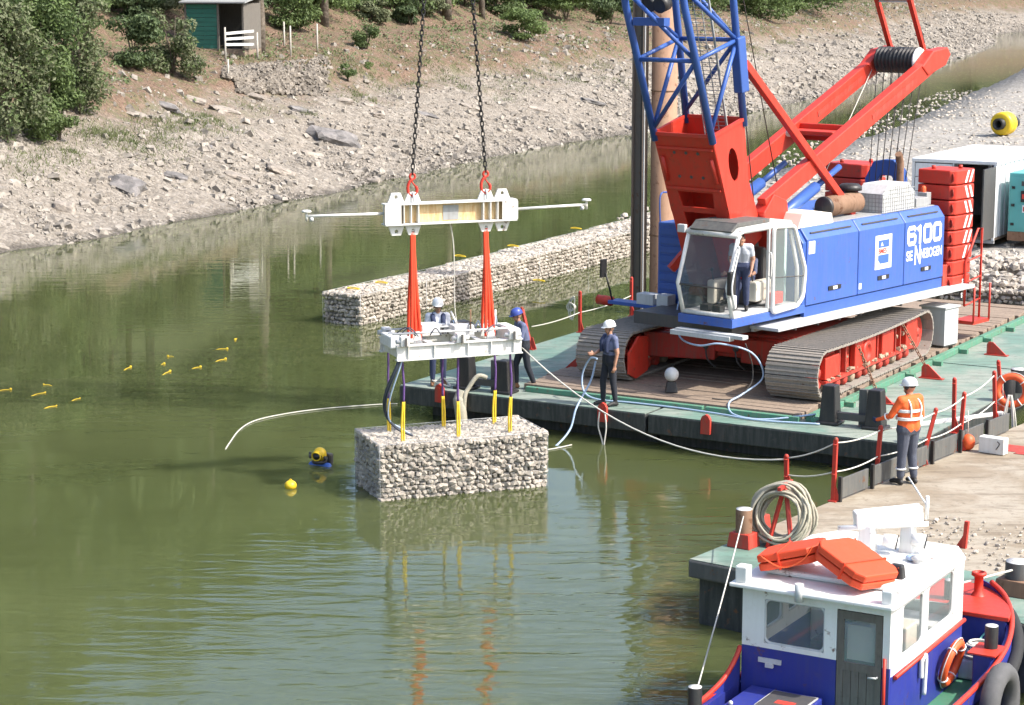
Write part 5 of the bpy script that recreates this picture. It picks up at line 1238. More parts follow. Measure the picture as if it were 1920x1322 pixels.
for i in range(nb):
    t0 = BT + .1 + i * bay; t1 = t0 + bay
    for fc, (A, Bc) in enumerate((((-1, 1), (1, 1)), ((1, 1), (1, -1)), ((1, -1), (-1, -1)), ((-1, -1), (-1, 1)))):
        fl = (i + (fc // 2)) % 2 == 0; p, q = (A, Bc) if fl else (Bc, A)
        b = U(); b.cyl(bp(p[0] * env(t0)[0], t0, p[1] * env(t0)[1]), bp(q[0] * env(t1)[0], t1, q[1] * env(t1)[1]), .047, 8); b.build('lacing', MT['boom_blue'], lat_o)
        if i % 2 == 1: b = U(); b.cyl(bp(A[0] * env(t0)[0], t0, A[1] * env(t0)[1]), bp(Bc[0] * env(t0)[0], t0, Bc[1] * env(t0)[1]), .047, 8); b.build('lacing', MT['boom_blue'], lat_o)
b = U(); b.bar(bp(-CW + .1, 6.25, CD_ - .12), bp(.15, 6.25, CD_ - .12), .2, .16); b.build('cross_beam', MT['boom_blue'], lat_o)
b = U()
for i in range(2): b.cyl(bp(-.5 + i * .3, 6.5, .2), bp(-.5 + i * .3, 6.5, .45), .16, 14)
b.build('guide_sheave', MT['black'], lat_o)
b = U(); b.bar(bp(CW, 4.35, -.66), bp(CW, 5.5, -.78), .22, .28); b.build('backstop_bracket', MT['boom_blue'], lat_o, .03)
b = U()
for i in range(64): t = BT - .6 + i * .085; b.bar(bp(-.12, t, -.34), bp(.45, t, -.34), .012, .012)
for s in (-.12, .07, .26, .45): b.bar(bp(s, BT - .7, -.34), bp(s, BT + 4.9, -.34), .016, .016)
b.bar(bp(.5, BT - .4, -.3), bp(.5, BT + 4.6, -.3), .04, .03); o = b.build('walkway_grating', MT['grey'], lat_o)
b = U(); b.M = MU @ T(*bp(0, TT, 0)) @ Matrix.Rotation(PI / 2, 4, 'Y'); b.lathe([(.001, -.3), (.45, -.3), (.4, -.2), (.4, .2), (.45, .3), (.001, .3)], n=20); b.build('head_sheave', MT['dgrey'], lat_o)
# back stop strut
b = U(); b.bar((.87, -2.12, 6.92), (.95, 2.15, 3.42), .15, .17); b.bar((.9, 2.1, 3.35), (.9, 2.1, 3.6), .2, .2); b.build('backstop_strut', MT['red'], crane, .015)
b = U(); b.sph((.72, -.15, 5.35), .08); b.build('strut_lamp', MT['white'], crane)
# gantry
G0, G1 = (-1.25, 3.85), (5.85, 6.76)
for s in (-.62, .82):
    b = U(); b.bar((s, G0[0], G0[1]), (s, G1[0], G1[1]), .22, .40); gbm = b.build('gantry_beam', MT['red'], crane, .02)
    b = U(); b.bar((s + .115, 2.9, 5.54), (s + .115, 4.8, 6.31), .012, .12); b.build('web_strip', MT['red_dirty'], gbm)
    b = U(); b.bar((s, 2.6, 5.635), (s, 3.1, 5.84), .12, .012); b.build('white_label', MT['print_white'], gbm)
    b = U(); b.cyl((s, -1.0, 3.42), (s, .8, 4.12), .13, 12); b.cyl((s, .8, 4.12), (s, 1.75, 4.50), .07, 10); b.build('gantry_cylinder', MT['boom_blue'], crane)
    b = U(); b.prism([(5.3, 6.38), (6.1, 6.60), (6.32, 6.85), (6.15, 7.02), (5.5, 6.95), (5.0, 6.6)], s - .14, s + .14, 'x'); b.build('gantry_head', MT['red'], crane, .03)
for s in (-.62, .82): b = U(); b.prism([(-1.42, 3.75), (-1.05, 4.12), (-.55, 3.95), (-.3, 2.9), (-1.1, 2.9)], s - .16, s + .16, 'x'); b.build('gantry_foot', MT['red'], crane, .02)
b = U(); b.bar((-.52, 1.9, 5.22), (.72, 1.9, 5.22), .6, .10); b.bar((-.52, 2.2, 5.2), (.72, 2.2, 5.2), .10, .38); b.build('cross_plate', MT['red'], crane, .02)
b = U(); b.bar((-.5, 6.1, 6.9), (.7, 6.1, 6.9), .42, .12); b.build('head_plate', MT['red'], crane, .02)
b = U(); b.M = MU @ T(.1, 5.4, 6.72) @ Matrix.Rotation(PI / 2, 4, 'Y')
pr = [(.001, -.5)]
for i in range(10): z = -.5 + i * .1; pr += [(.31, z), (.31, z + .03), (.26, z + .04), (.26, z + .08)]
pr += [(.31, .5), (.001, .5)]; b.lathe(pr, n=28); b.build('sheave_block', MT['black'], crane)
b = U(); b.M = MU @ T(.61, 5.4, 6.72) @ Matrix.Rotation(PI / 2, 4, 'Y'); b.lathe([(.001, 0), (.3, 0), (.3, .04), (.001, .04)], n=24); b.build('sheave_flange', MT['white'], crane)
for i in range(10):
    s = -.35 + i * .1; b = U(); b.tube([(s, 5.45 + (.3 if i % 2 else -.28), 6.6), (s * .8, 4.9 + (.25 if i % 2 else -.1), 3.3)], .011, 5); b.build('luffing_rope', MT['rope_d'], crane)
# pendant bars from the gantry head towards the boom head
tip = bp(0, TT - .3, -.4)
for s in (-.34, .54):
    p0 = Vector((s, 5.75, 6.95)); p1 = Vector((s, tip.y, tip.z)); d = (p1 - p0).normalized()
    b = U(); b.bar(p0, p0 + d * 1.55, .11, .09); b.bar(p0 + d * 1.5, p1, .10, .07); b.build('pendant_bar', MT['red'], crane)
    b = U(); b.tube(cat_rom([p0 + d * .2 + Vector((s * .1, .05, 0)), p0 + d * .8 + Vector((.04, .06, 0)), p0 + d * 1.4]), .014, 6); b.build('pendant_cable', MT['dgrey'], crane)
d = (Vector((0, tip.y, tip.z)) - Vector((0, 5.75, 6.95))).normalized(); pc = Vector((0, 5.75, 6.95)) + d * 1.55
b = U(); b.bar(pc - Vector((.39, 0, 0)), pc + Vector((.59, 0, 0)), .1, .34, d); b.build('pendant_spreader', MT['red'], crane, .02)
b = U(); b.bar(pc - Vector((.32, 0, 0)) - d * .22, pc + Vector((.52, 0, 0)) - d * .22, .05, .06); b.build('spreader_tube', MT['lgrey'], crane)
# running wire ropes
b = U(); b.tube([bp(.62, 6.6, -1.0), (.75, -1.35, 3.35)], .013, 5); b.build('hoist_rope', MT['rope_d'], crane)
b = U(); b.tube([bp(.3, 14, -1.2), (.35, .2, 3.6)], .012, 5); b.build('hoist_rope', MT['rope_d'], crane)
b = U(); b.tube([(-.5, 5.2, 6.5), (.3, 1.9, 4.2)], .010, 5); b.build('hoist_rope', MT['rope'], crane)
# lashing chains from the right track to the deck lugs
link = B(); pts = [(math.cos(a) * .022, (math.sin(a) * .022 + (.02 if math.sin(a) > 0 else -.02)), 0) for a in [2 * PI * k / 14 for k in range(14)]]; link.tube([Vector(p) for p in pts], .009, 6, True)
def chain(name, lab, p, q, mat, scale=1.0, group=None, sg=0.0, cat='chain'):
    p = Vector(p); q = Vector(q); e = empty(name, p, 0, lab, cat, group); step = .068 * scale; L_ = (q - p).length; n = max(2, int(L_ / step)); src = None
    P2 = sag((0, 0, 0), q - p, sg, n)
    for i in range(n):
        a, c = P2[i], P2[i + 1]; d = (c - a).normalized(); qt = d.to_track_quat('Y', 'Z'); 
        M = T(*((a + c) / 2)) @ qt.to_matrix().to_4x4() @ Matrix.Rotation(PI / 2 * (i % 2), 4, 'Y') @ Matrix.Scale(scale, 4)
        if src is None: o = link.build('link', mat, e); src = o
        else: o = src.copy(); COL.link(o); o.parent = e
        o.matrix_local = M
    return e
chain('lashing_chain', 'rusty chain lashing the front of the right track to the deck', ct(2.72, -1.1, 1.0), bw(9.55, 3.42, DK + .24), MT['rust'], 1.35, 'lashing chains')
chain('lashing_chain', 'rusty chain lashing the rear of the right track to the deck', ct(2.72, 1.5, 1.12), bw(9.52, 6.5, DK + .24), MT['rust'], 1.35, 'lashing chains')
e = empty('steel_cabinet', bw(8.62, 9.9, ZM), BRZ + R_(-12), 'plain light grey steel cabinet standing behind the right track', 'cabinet')
b = B(); b.bb(-.32, .32, -.3, .3, .03, .9); b.build('body', MT['lgrey'], e, .01); b = B(); b.bb(-.36, .36, -.34, .34, .9, .94); b.build('lid', MT['lgrey'], e, .008); b = B(); b.bb(-.3, .3, -.28, .28, 0, .03); b.build('base', MT['dgrey'], e)
# ------------------------------------------------------------------ rigging over the water
LC = g0 + RZ(GA) @ Vector((1.64, .775, 0)); LC.z = 0
ML = T(*LC) @ RZ(GA)
def lw(x, y, z): return ML @ Vector((x, y, z))
# spreader beam
ZB = 5.14
sb = empty('spreader_beam', lw(0, 0, ZB), GA, 'white rust streaked spreader beam hung on two chains', 'spreader beam')
b = B(); b.bb(-1.28, 1.28, -.13, .13, .17, .20); b.build('top_flange', MT['white'], sb, .004)
b = B(); b.bb(-1.28, 1.28, -.13, .13, -.20, -.17); b.build('bottom_flange', MT['white'], sb, .004)
b = B(); b.bb(-1.26, 1.26, -.012, .012, -.17, .17); b.build('web', MT['rusty_web'], sb)
b = B(); b.bb(-.14, .16, -.022, -.013, -.14, .13); b.build('data_plate', MT['grey'], sb)
for x in (-1.24, -1.12, -.92, -.78, -.64, .62, .76, .9, 1.1, 1.24):
    b = B(); b.bb(x - .008, x + .008, -.12, .12, -.168, .168); b.build('stiffener', MT['white'], sb)
b = B(); b.bb(-1.29, -.98, -.135, -.118, -.168, .168); b.bb(.98, 1.29, -.135, -.118, -.168, .168)
b2_ = B(); b2_.bb(-1.29, -.98, -.135, -.118, -.168, .168); b2_.build('end_cover', MT['white'], sb); b2_ = B(); b2_.bb(.98, 1.29, -.135, -.118, -.168, .168); b2_.build('end_cover', MT['white'], sb)
def lugp(x, up):
    z0 = .20 if up else -.20; s = 1 if up else -1; pts = [(x - .16, z0), (x + .16, z0), (x + .15, z0 + s * .1), (x + .06, z0 + s * .19), (x - .06, z0 + s * .19), (x - .15, z0 + s * .1)]
    b = B(); ux, uz = Vector((1, 0, 0)), Vector((0, 0, 1)); c = Vector((x, 0, z0 + s * .115))
    q = hole_plate([Vector((x - .16, 0, z0)), Vector((x + .16, 0, z0)), Vector((x + .085, 0, z0 + s * .19)), Vector((x - .085, 0, z0 + s * .19))], c, .035, .035, ux, uz)
    for f in q: b.poly(f)
    o = b.build('lug', MT['white'], sb); md = o.modifiers.new('t', 'SOLIDIFY'); md.thickness = .045; md.offset = 0
for x in (-1.04, -.72, .70, 1.02): lugp(x, True); lugp(x, False)
for sg in (-1, 1):
    b = B(); b.cyl((sg * 1.28, 0, .0 if sg > 0 else .02), (sg * 2.72, 0, .03), .026, 10); b.build('rod', MT['white'], sb)
    b = B(); b.cyl((sg * 2.72, 0, -.06), (sg * 2.72, 0, .1), .022, 10); b.lathe([(.001, .1), (.085, .1), (.09, .12), (.07, .14), (.001, .145)], (sg * 2.72, 0, 0), 16); b.build('antenna', MT['white'], sb)
    b = B(); b.cyl((sg * 2.66, 0, -.03), (sg * 2.6, 0, -.03), .04, 10); b.build('antenna_clamp', MT['lgrey'], sb)
# hooks and chains
HK = lw(0, 0, 14.9); HK = Vector((HK.x, HK.y, 14.9))
for x, side in ((-.72, 'left'), (.70, 'right')):
    p = lw(x, 0, ZB + .32); d = (HK - p).normalized(); e = empty('chain_hook', p, GA, 'red sling hook at the foot of the %s chain' % side, 'hook', 'red hooks on the spreader beam')
    b = B(); b.tube(cat_rom([(0, 0, .3), (-.055, 0, .26), (-.09, 0, .16), (-.07, 0, .05), (0, 0, .01), (.07, 0, .05), (.085, 0, .13), (.06, 0, .17)]), [.03] * 50 + [.02] * 7 if False else .028, 8); b.build('hook_body', MT['red'], e)
    b = B(); b.tube([(.06, 0, .17), (-.01, 0, .26)], .014, 6); b.build('safety_latch', MT['red'], e)
    b = B(); b.torus((0, 0, .355), .05, .022, 14, 7, Matrix.Rotation(PI / 2, 4, 'X')); b.build('eye', MT['red'], e)
    b = B(); b.tube(cat_rom([(0, -.06, -.15), (0, -.065, 0), (0, -.03, .06), (0, .03, .06), (0, .065, 0), (0, .06, -.15)]), .018, 8); b.cyl((0, -.085, -.13), (0, .085, -.13), .02, 8); tag(b.build('shackle', MT['lgrey'], loc=p), 'grey shackle between the %s red hook and the beam' % side, 'shackle', 'shackles on the spreader beam').rotation_euler = (0, 0, GA)
    chain('lifting_chain', 'long dark lifting chain on the %s, running up out of view' % side, p + Vector((0, 0, .40)), HK, MT['chain'], 1.35, 'lifting chains')
e = empty('hook_block', HK, GA, 'crane hook block above the two lifting chains', 'hook block')
b = B(); b.bb(-.2, .2, -.12, .12, .5, 1.3); b.build('cheek', MT['red'], e, .03); b = B(); b.tube(cat_rom([(0, 0, .5), (0, 0, .3), (-.14, 0, .18), (-.1, 0, .02), (.05, 0, 0), (.14, 0, .1)]), .04, 8); b.build('hook', MT['dgrey'], e)
for s in (-.1, .1): rope('hoist_line', [HK + Vector((s, 0, 1.2)), cw(.1 + s, -10.45, 33.0)], .014, MT['rope_d'], ('left' if s < 0 else 'right') + ' hoist rope from the hook block up to the boom head', 'wire rope', 1, False, 6, 'hoist ropes')
# orange slings: bundles of strands
for x, xb, side in ((-.72, -.70, 'left'), (.70, .74, 'right')):
    e = empty('sling_bundle', lw(xb, 0, 2.86), GA, '%s bundle of orange round slings between beam and frame' % side, 'sling', 'orange slings')
    top = Vector((x - xb, 0, ZB - .36 - 2.86))
    for i in range(6):
        a = i * 1.05; q = Vector((-.11 + .045 * i + rnd.uniform(-.01, .01), (.16 if i % 2 else -.16), rnd.uniform(-.05, .05) + (.0 if i % 2 else -.06)))
        m1 = top.lerp(q, .35) + Vector((rnd.uniform(-.012, .012), 0, 0)); m2 = top.lerp(q, .7) + Vector((rnd.uniform(-.015, .015), 0, 0))
        b = B(); b.tube(cat_rom([top + Vector((-.03 + .012 * i, 0, rnd.uniform(-.03, .03))), m1, m2, q], 6), [.022 + .014 * math.sin(PI * k / 18) for k in range(19)], 8); b.build('strand', MT['sling'], e)
    b = B(); b.torus((top.x, 0, top.z + .1), .06, .02, 12, 6, Matrix.Rotation(PI / 2, 4, 'X')); b.build('top_shackle', MT['lgrey'], e)
# lifting frame
ZF = 2.52
lf = empty('lifting_rig', lw(0, 0, ZF), GA, 'white hydraulic lifting frame with release units hung over the gabion', 'lifting frame')
FL, FW = 1.22, .50
for y in (-FW, FW):
    b = B(); b.bb(-FL, FL, y - .07, y + .07, 0, .02); b.bb(-FL, FL, y - .07, y + .07, .26, .28); b.bb(-FL + .01, FL - .01, y - .02, y + .02, .02, .26); b.build('long_beam', MT['white'], lf)
    for x in (-1.0, -.5, .15, .6, 1.05): b = B(); b.bb(x - .008, x + .008, y - .065, y + .065, .021, .259); b.build('web_plate', MT['white'], lf)
for x in (-FL + .1, -.45, .5, FL - .1): b = B(); b.bb(x - .06, x + .06, -FW + .075, FW - .075, .04, .24); b.build('cross_beam', MT['white'], lf, .01)
for sx in (-1.08, 0, 1.02):
    for sy in (-.42, .42):
        b = B(); b.box((sx, sy - .13 if sy < 0 else sy + .13, .36), (.17, .14, .19)); u = b.build('release_unit', MT['white'], lf, .02)
        b = B(); b.cyl((sx - .16, sy * 1.32, .36), (sx + .16, sy * 1.32, .36), .045, 12); b.build('ram', MT['lgrey'], u)
        b = B(); b.bb(sx - .02, sx + .02, sy * 1.32 - .11, sy * 1.32 - .09, .28, .44); b.build('pin', MT['dgrey'], u)
        b = B(); b.cyl((sx + .1, sy, .28), (sx + .1, sy, .34), .03, 8); b.build('bolt', MT['dgrey'], u)
for y, z in ((-.3, .46), (.0, .42), (.34, .44)): b = B(); b.cyl((-FL, y, z), (FL - .15, y, z - .02), .018, 8); b.build('pipe', MT['lgrey'], lf)
for sx in (-.70, .74):
    for sy in (-.16, .16): b = B(); b.prism([(sx - .09, .24), (sx + .09, .24), (sx + .04, .46), (sx - .04, .46)], sy - .02, sy + .02, 'y'); b.build('sling_lug', MT['white'], lf)
b = B(); b.box((FL - .06, 0, .29), (.24, .8, .30), None, (.8, .9)); b.build('end_housing', MT['white'], lf, .03)
b = B(); b.box((-FL + .06, 0, .30), (.24, .7, .22), None, (.85, .9)); b.build('end_housing', MT['white'], lf, .03)
b = B(); b.box((-.35, .25, .42), (.35, .3, .22)); b.build('valve_box', MT['white'], lf, .02); b = B(); b.box((.25, .1, .40), (.4, .34, .2)); b.build('valve_box', MT['lgrey'], lf, .02)
b = B(); b.box((.3, .32, .5), (.3, .24, .05)); b.build('cover_plate', MT['dgrey'], lf)
b = B(); b.cyl((.36, -.1, .4), (.36, -.1, .8), .014, 8); b.build('mast', MT['rust'], lf)
for k in range(9):
    p = Vector((rnd.uniform(-1.2, 1.2), rnd.uniform(-.35, .35), .4)); q = p + Vector((rnd.uniform(-.5, .5), rnd.uniform(-.3, .3), 0)); b = B(); b.tube(cat_rom([p, p.lerp(q, .5) + Vector((0, 0, rnd.uniform(.06, .2))), q]), .012, 6); b.build('hydraulic_hose', MT['dhose' if k % 3 else 'hose'], lf)
for sg, q in ((-1, Vector((.2, .1, .62))), (1, Vector((.95, .2, .62)))): b = B(); b.tube([(.15, .4, .7) if sg < 0 else (1.0, .3, .7), q - Vector((0, 0, .2))], .02, 6); b.build('stay', MT['white'], lf)
# straps
gt = 1.03
for i, sx in enumerate((-1.08, 0, 1.02)):
    for sy, nm in ((-.42, 'front'), (.42, 'back')):
        wh = ('left', 'middle', 'right')[i]; e = empty('lifting_strap', lw(sx, sy, gt), GA, '%s %s lifting strap, purple above and yellow below' % (wh, nm), 'strap', 'straps between frame and gabion')
        sw = rnd.uniform(-.03, .03); kz = rnd.uniform(.62, .72) if nm == 'front' else rnd.uniform(.55, .66)
        def ribbon(P, w_, th):
            bb_ = B()
            for a, c in zip(P, P[1:]): bb_.bar(a, c, w_, th, (0, 1, 0))
            return bb_
        P = cat_rom([(0, 0, ZF + .05 - gt), (sw * .5, 0, 1.2), (sw, 0, 1.0), (sw * .6, 0, kz)], 4); bb_ = B(); bb_.tube(P, .021, 6); bb_.build('purple_webbing', MT['purple'], e)
        bb_ = B(); bb_.tube(cat_rom([(sw * .6 - .012, 0, kz), (-.025, .0, .3), (-.02, 0, -.06)], 4), .019, 6); bb_.tube(cat_rom([(sw * .6 + .012, 0, kz), (.02, .0, .3), (.02, 0, -.06)], 4), .019, 6); bb_.build('yellow_loop', MT['yellow'], e)
# hoses hanging from the left end of the frame
for k, (dx, dz, m_) in enumerate(((0, 0, 'dhose'), (.05, -.08, 'hose'), (-.03, .05, 'dhose'))):
    rope('umbilical_hose', [lw(-1.05 + dx, -.45, 2.75), lw(-1.2 + dx, -.5, 2.4), lw(-1.36 + dx, -.35, 1.85 + dz), lw(-1.32 + dx, -.2, 1.45 + dz), lw(-1.1 + dx, -.2, 1.2), lw(-.85, -.3, 1.06)], .022 if k != 1 else .016, MT[m_], ['dark hose hanging from the left end of the lifting frame', 'pale blue hose hanging from the left end of the lifting frame', 'second dark hose at the left end of the lifting frame'][k], 'hose', 8, group='hoses of the lifting frame')
# thin knotted line under the beam
rope('knotted_line', [lw(0, 0, ZB - .2), lw(.06, 0, 4.6), lw(.08, 0, 4.1), lw(.1, .05, 3.4), lw(.16, .05, 2.95)], .010, MT['rope'], 'thin knotted line hanging under the middle of the spreader beam', 'rope')
# tag line to the railing
pA = lw(1.35, -.2, 2.55); pB = tops[0][0] + Vector((0, 0, tops[0][1] * .92)); tl = sag(pA, pB, .62, 18)
rope('tag_line', tl, .014, MT['rope'], 'white tag line sagging from the lifting frame to the work barge railing', 'rope', 1, False)
# water hoses
zD = ZM
rope('air_hose', [bw(4.55, .45, DK + .88), bw(4.5, .35, DK + .5), bw(4.42, .15, DK + .2), bw(4.40, -.12, DK - .05), bw(4.38, -.35, DK - .45), bw(4.25, -.8, -.05), bw(4.0, -1.2, -.2)], .022, MT['hose'], 'blue hose running from the man over the barge edge into the water', 'hose')
rope('air_hose', [bw(4.5, .6, DK + .9), bw(4.25, .75, DK + .85), bw(4.05, .8, DK + .5), bw(4.15, .7, DK + .15), bw(4.5, .66, DK + .03), bw(5.2, .72, DK + .03), bw(6.3, .72, DK + .03), bw(7.3, .60, DK + .03), bw(8.2, .45, DK + .03), bw(9.4, .72, DK + .03)], .020, MT['hose'], 'long blue hose looped beside the man and along the deck edge', 'hose')
rope('air_hose', [cw(-.75, -2.0, 1.85), cw(-.55, -2.4, 1.55), cw(.2, -3.3, 1.25), cw(1.0, -3.75, 1.22), cw(1.55, -3.75, 1.32), cw(1.95, -3.2, 1.1), cw(2.1, -3.0, .6), bw(7.35, 1.6, ZM + .12), bw(7.3, 1.05, ZM + .03), bw(7.6, .62, DK + .05), bw(8.3, .58, DK + .03), bw(9.2, 1.0, ZM)], .020, MT['hose'], 'blue hose slung across the front of the cab and down to the deck', 'hose')
rope('dark_cable', [cw(1.85, -3.3, 1.3), cw(1.9, -3.1, .8), bw(7.45, 1.75, ZM + .3), bw(7.2, 1.5, ZM + .02), bw(6.8, 1.3, ZM + .02)], .014, MT['rope_d'], 'dark cable hanging below the cab beside the blue hose', 'cable')
rope('floating_line', [at(423, 842, .01), at(432, 828, .02), at(450, 805, .02), at(480, 788, .02), at(540, 775, .02), at(610, 766, .02), at(700, 759, .02), at(745, 757, .02)], .012, MT['rope'], 'thin white floating line curving across the water on the left', 'rope')
rope('floating_line', [at(1012, 845, .015), at(1040, 841, .015), at(1072, 834, .02)], .012, MT['rope'], 'thin pale line on the water between gabion and hose', 'rope')
for k, dx in enumerate((-.05, .07)):
    rope('edge_rope', [bw(4.98 + dx, -.08, DK - .05), bw(5.0 + dx * 1.5, -.12, DK - .35), bw(5.06 + dx * .4, -.16, .05), bw(5.08, -.2, -.2)], .016, MT['rope'], ('left' if k == 0 else 'right') + ' strand of the pale rope loop hanging at the red edge pad', 'rope', group='rope loop at the edge pad')
rope('tarred_rope', [bw(2.05, .25, DK + .32), bw(1.9, .12, DK + .36), bw(1.75, -.02, DK + .1), bw(1.72, -.12, DK - .1), bw(1.72, -.16, .1)], [.05] * 33, MT['rope_o'], 'thick beige rope loop hooked over the barge edge below the frame', 'rope')
rope('tarred_rope', [bw(1.62, -.06, DK + .04), bw(1.6, -.14, DK - .12), bw(1.66, -.17, .3), bw(1.7, -.16, -.1)], [.11] * 8 + [.13] * 17, MT['rope_o'], 'fat beige rope bundle hanging against the black barge side', 'rope')
rope('coiled_line', [bw(.45, .9, DK + .02), bw(.8, .5, DK + .16), bw(1.1, .3, DK + .03), bw(.7, .25, DK + .12), bw(.5, .7, DK + .03), bw(.9, .75, DK + .1), bw(1.15, .55, DK + .02)], .017, MT['rope'], 'loose tangle of pale rope on the near left corner of the deck', 'rope')
e = empty('float_lamp', bw(5.75, 1.55, ZM), 0, 'grey ball on a dark stand on the mats between the tracks', 'float'); b = B(); b.sph((0, 0, .38), .15, n=16, m=10); b.build('ball', MT['lgrey'], e); b = B(); b.box((0, 0, .12), (.26, .22, .22), None, (.7, .7)); b.build('stand', MT['black'], e, .01)

# floats on the water
fl = [(20, 731, -34, 4, 'ball'), (85, 737, -36, 8, 'rope'), (82, 722, 20, 3, 'rope'), (106, 762, -32, 6, 'rope'), (150, 748, -22, 6, 'rope'), (245, 689, -18, 8, 'ball'), (315, 669, 14, 1, 'ball'), (319, 697, -20, 9, 'ball'), (308, 683, -8, 2, 'ball'), (376, 689, -22, 4, 'ball'), (426, 655, -28, 1, 'ball'), (441, 638, 4, -4, 'ball'), (423, 674, -26, 6, 'ball')]
fn = ['furthest left float', 'left float with a bright trailing strap', 'short bent float line above the left strap float', 'lowest float of the left cluster', 'bent float line right of the left cluster', 'float alone left of the middle cluster', 'topmost float of the middle cluster', 'lowest float of the middle cluster', 'small float inside the middle cluster', 'float right of the middle cluster', 'upper left float of the right cluster', 'highest float, nearest the stone wall', 'lower float of the right cluster']
for (x, y, dx, dy, k), nm in zip(fl, fn):
    p = at(x, y, 0); q = at(x + dx, y + dy, 0) - p; e = empty('marker_float', p, 0, 'yellow marker float on the water, ' + nm, 'float', 'yellow marker floats')
    b = B(); b.tube(cat_rom([(0, 0, .01), q * .5 + Vector((0, .05, .012)), q + Vector((0, 0, -.03))]), .0075, 6); b.build('strap', MT['yellow'], e)
    b = B(); b.sph((0, 0, .02), .030 if k == 'ball' else .017, n=10, m=7); b.build('float_ball', MT['ylw'], e)
e = empty('ball_buoy', at(545, 915, 0), 0, 'round yellow ball buoy floating near the diver', 'buoy'); b = B(); b.sph((0, 0, .05), .115, (1, 1, .85), 18, 12); b.build('ball', MT['ylw'], e); b = B(); b.torus((0, 0, .145), .025, .008, 10, 6, Matrix.Rotation(PI / 2, 4, 'X')); b.build('eye', MT['ylw'], e)
# yellow straps lying on the stone wall
for i, (x, y) in enumerate([(662, 543), (715, 532), (862, 482), (962, 463), (1010, 528), (1080, 430)]):
    p = at(x, y, .87 if y != 528 else .3); e = empty('yellow_strap', p, BRZ, ['yellow strap on the left end gabion of the stone wall', 'second yellow strap on the stone wall top', 'yellow strap on the stone wall between the red slings', 'yellow strap on the stone wall right of the red slings', 'yellow strap low at the waterline of the stone wall', 'yellow strap on the stone wall left of the pile'][i], 'strap', 'yellow straps on the stone wall'); b = B(); b.tube(cat_rom([(-.2, 0, .03), (-.1, .09, .05), (.1, .06, .04), (.22, -.02, .03), (.08, -.08, .04), (-.1, -.05, .03)], 6, True), .014, 6, True); b.build('webbing', MT['yellow'], e)
# ------------------------------------------------------------------ work boat
BO = bw(15.62, -14.0, 0)
boat = empty('work_boat', BO, BRZ, 'small blue and white work boat with a wheelhouse in the foreground', 'boat')
def boat_w(x, y, z): return BO + RZ(BRZ) @ Vector((x, y, z))
XC = .27
def half(y):                                     # half beam of the hull along its length
    if y < 1.2: return 1.36 - .05 * max(0, (-2.6 - y))
    return 1.36 * math.sqrt(max(0, 1 - ((y - 1.2) / 2.75) ** 2)) 
def sheer(y): return .88 + (.055 * max(0, y - .2) ** 1.6 if y > .2 else 0)
ys = [-3.6, -2.6, -1.5, -.5, .5, 1.2, 1.8, 2.3, 2.8, 3.2, 3.5, 3.75, 3.9]
hb = B(); 
for sg in (-1, 1):
    for y0, y1 in zip(ys, ys[1:]):
        def row(y): return [Vector((XC + sg * half(y) * k, y if k > .0 else y, z)) for k, z in ((.78, -.5), (.95, .1), (1.0, .5), (1.0, sheer(y)), (.93, sheer(y)), (.93, .52))]
        A, C_ = row(y0), row(y1)
        for k in range(5):
            q = [A[k], C_[k], C_[k + 1], A[k + 1]]; hb._add(q if sg > 0 else q[::-1], [(0, 1, 2, 3)], False)
hb.bb(XC - 1.3, XC + 1.3, -3.64, -3.56, -.5, .9)
hb.build('hull', MT['boat_blue'], boat)
dk = B()
for y0, y1 in zip(ys, ys[1:]): dk.poly([(XC - half(y0) * .94, y0, .52), (XC + half(y0) * .94, y0, .52), (XC + half(y1) * .94, y1, .52), (XC - half(y1) * .94, y1, .52)])
dk.build('deck', MT['boat_green'], boat)
for sg in (-1, 1):
    b = B(); pts = [Vector((XC + sg * half(y) * .985, y, sheer(y) + .03)) for y in ys[:-1]]
    if sg < 0: pts = [p for p in pts]
    b.tube(cat_rom(pts, 4), .035, 8); b.build('red_gunwale', MT['red'], boat)
    b = B(); b.tube(cat_rom([Vector((XC + sg * (half(y) + .07), y, sheer(y) - .22)) for y in ys[1:-1]], 4), .085, 10); b.build('rubber_fender', MT['rubber'], boat)
# raised bow deck
bd = B(); P = [(x, y) for x, y in [(XC - half(2.55) * .95, 2.55)] + [(XC - half(y) * .97, y) for y in ys[8:]] + [(XC + half(y) * .97, y) for y in ys[8:][::-1]] + [(XC + half(2.55) * .95, 2.55)]]
bd.prism(P, 1.18, 1.24, 'z'); bd.build('bow_deck', MT['red'], boat, .01)
b = B(); b.bb(XC - half(2.55) * .9, XC + half(2.55) * .9, 2.6, 2.64, .53, 1.18); b.build('bow_bulkhead', MT['boat_blue'], boat)
# wheelhouse: walls built round real openings
XW, YA, YF, ZR, ZW = .95, -.62, 2.0, 2.16, 1.40
def wall(name, axis, pos, th, u0, u1, z0, z1, holes, mat, parent=boat, top=None):
    """flat wall in strips round rectangular openings; axis 'y' runs along x"""
    us = sorted({u0, u1, *[h[0] for h in holes], *[h[1] for h in holes]}); b = B()
    for a, c in zip(us, us[1:]):
        hs = [h for h in holes if h[0] <= a + 1e-6 and h[1] >= c - 1e-6]; z = z0
        for h in sorted(hs, key=lambda h: h[2]):
            if h[2] > z: (b.bb(a, c, pos - th / 2, pos + th / 2, z, h[2]) if axis == 'y' else b.bb(pos - th / 2, pos + th / 2, a, c, z, h[2]))
            z = h[3]
        if z < z1: (b.bb(a, c, pos - th / 2, pos + th / 2, z, z1) if axis == 'y' else b.bb(pos - th / 2, pos + th / 2, a, c, z, z1))
    return b.build(name, mat, parent)
W1 = (-.66, .12, 1.46, 2.02); DO = (.28, .86, .53, 2.04)
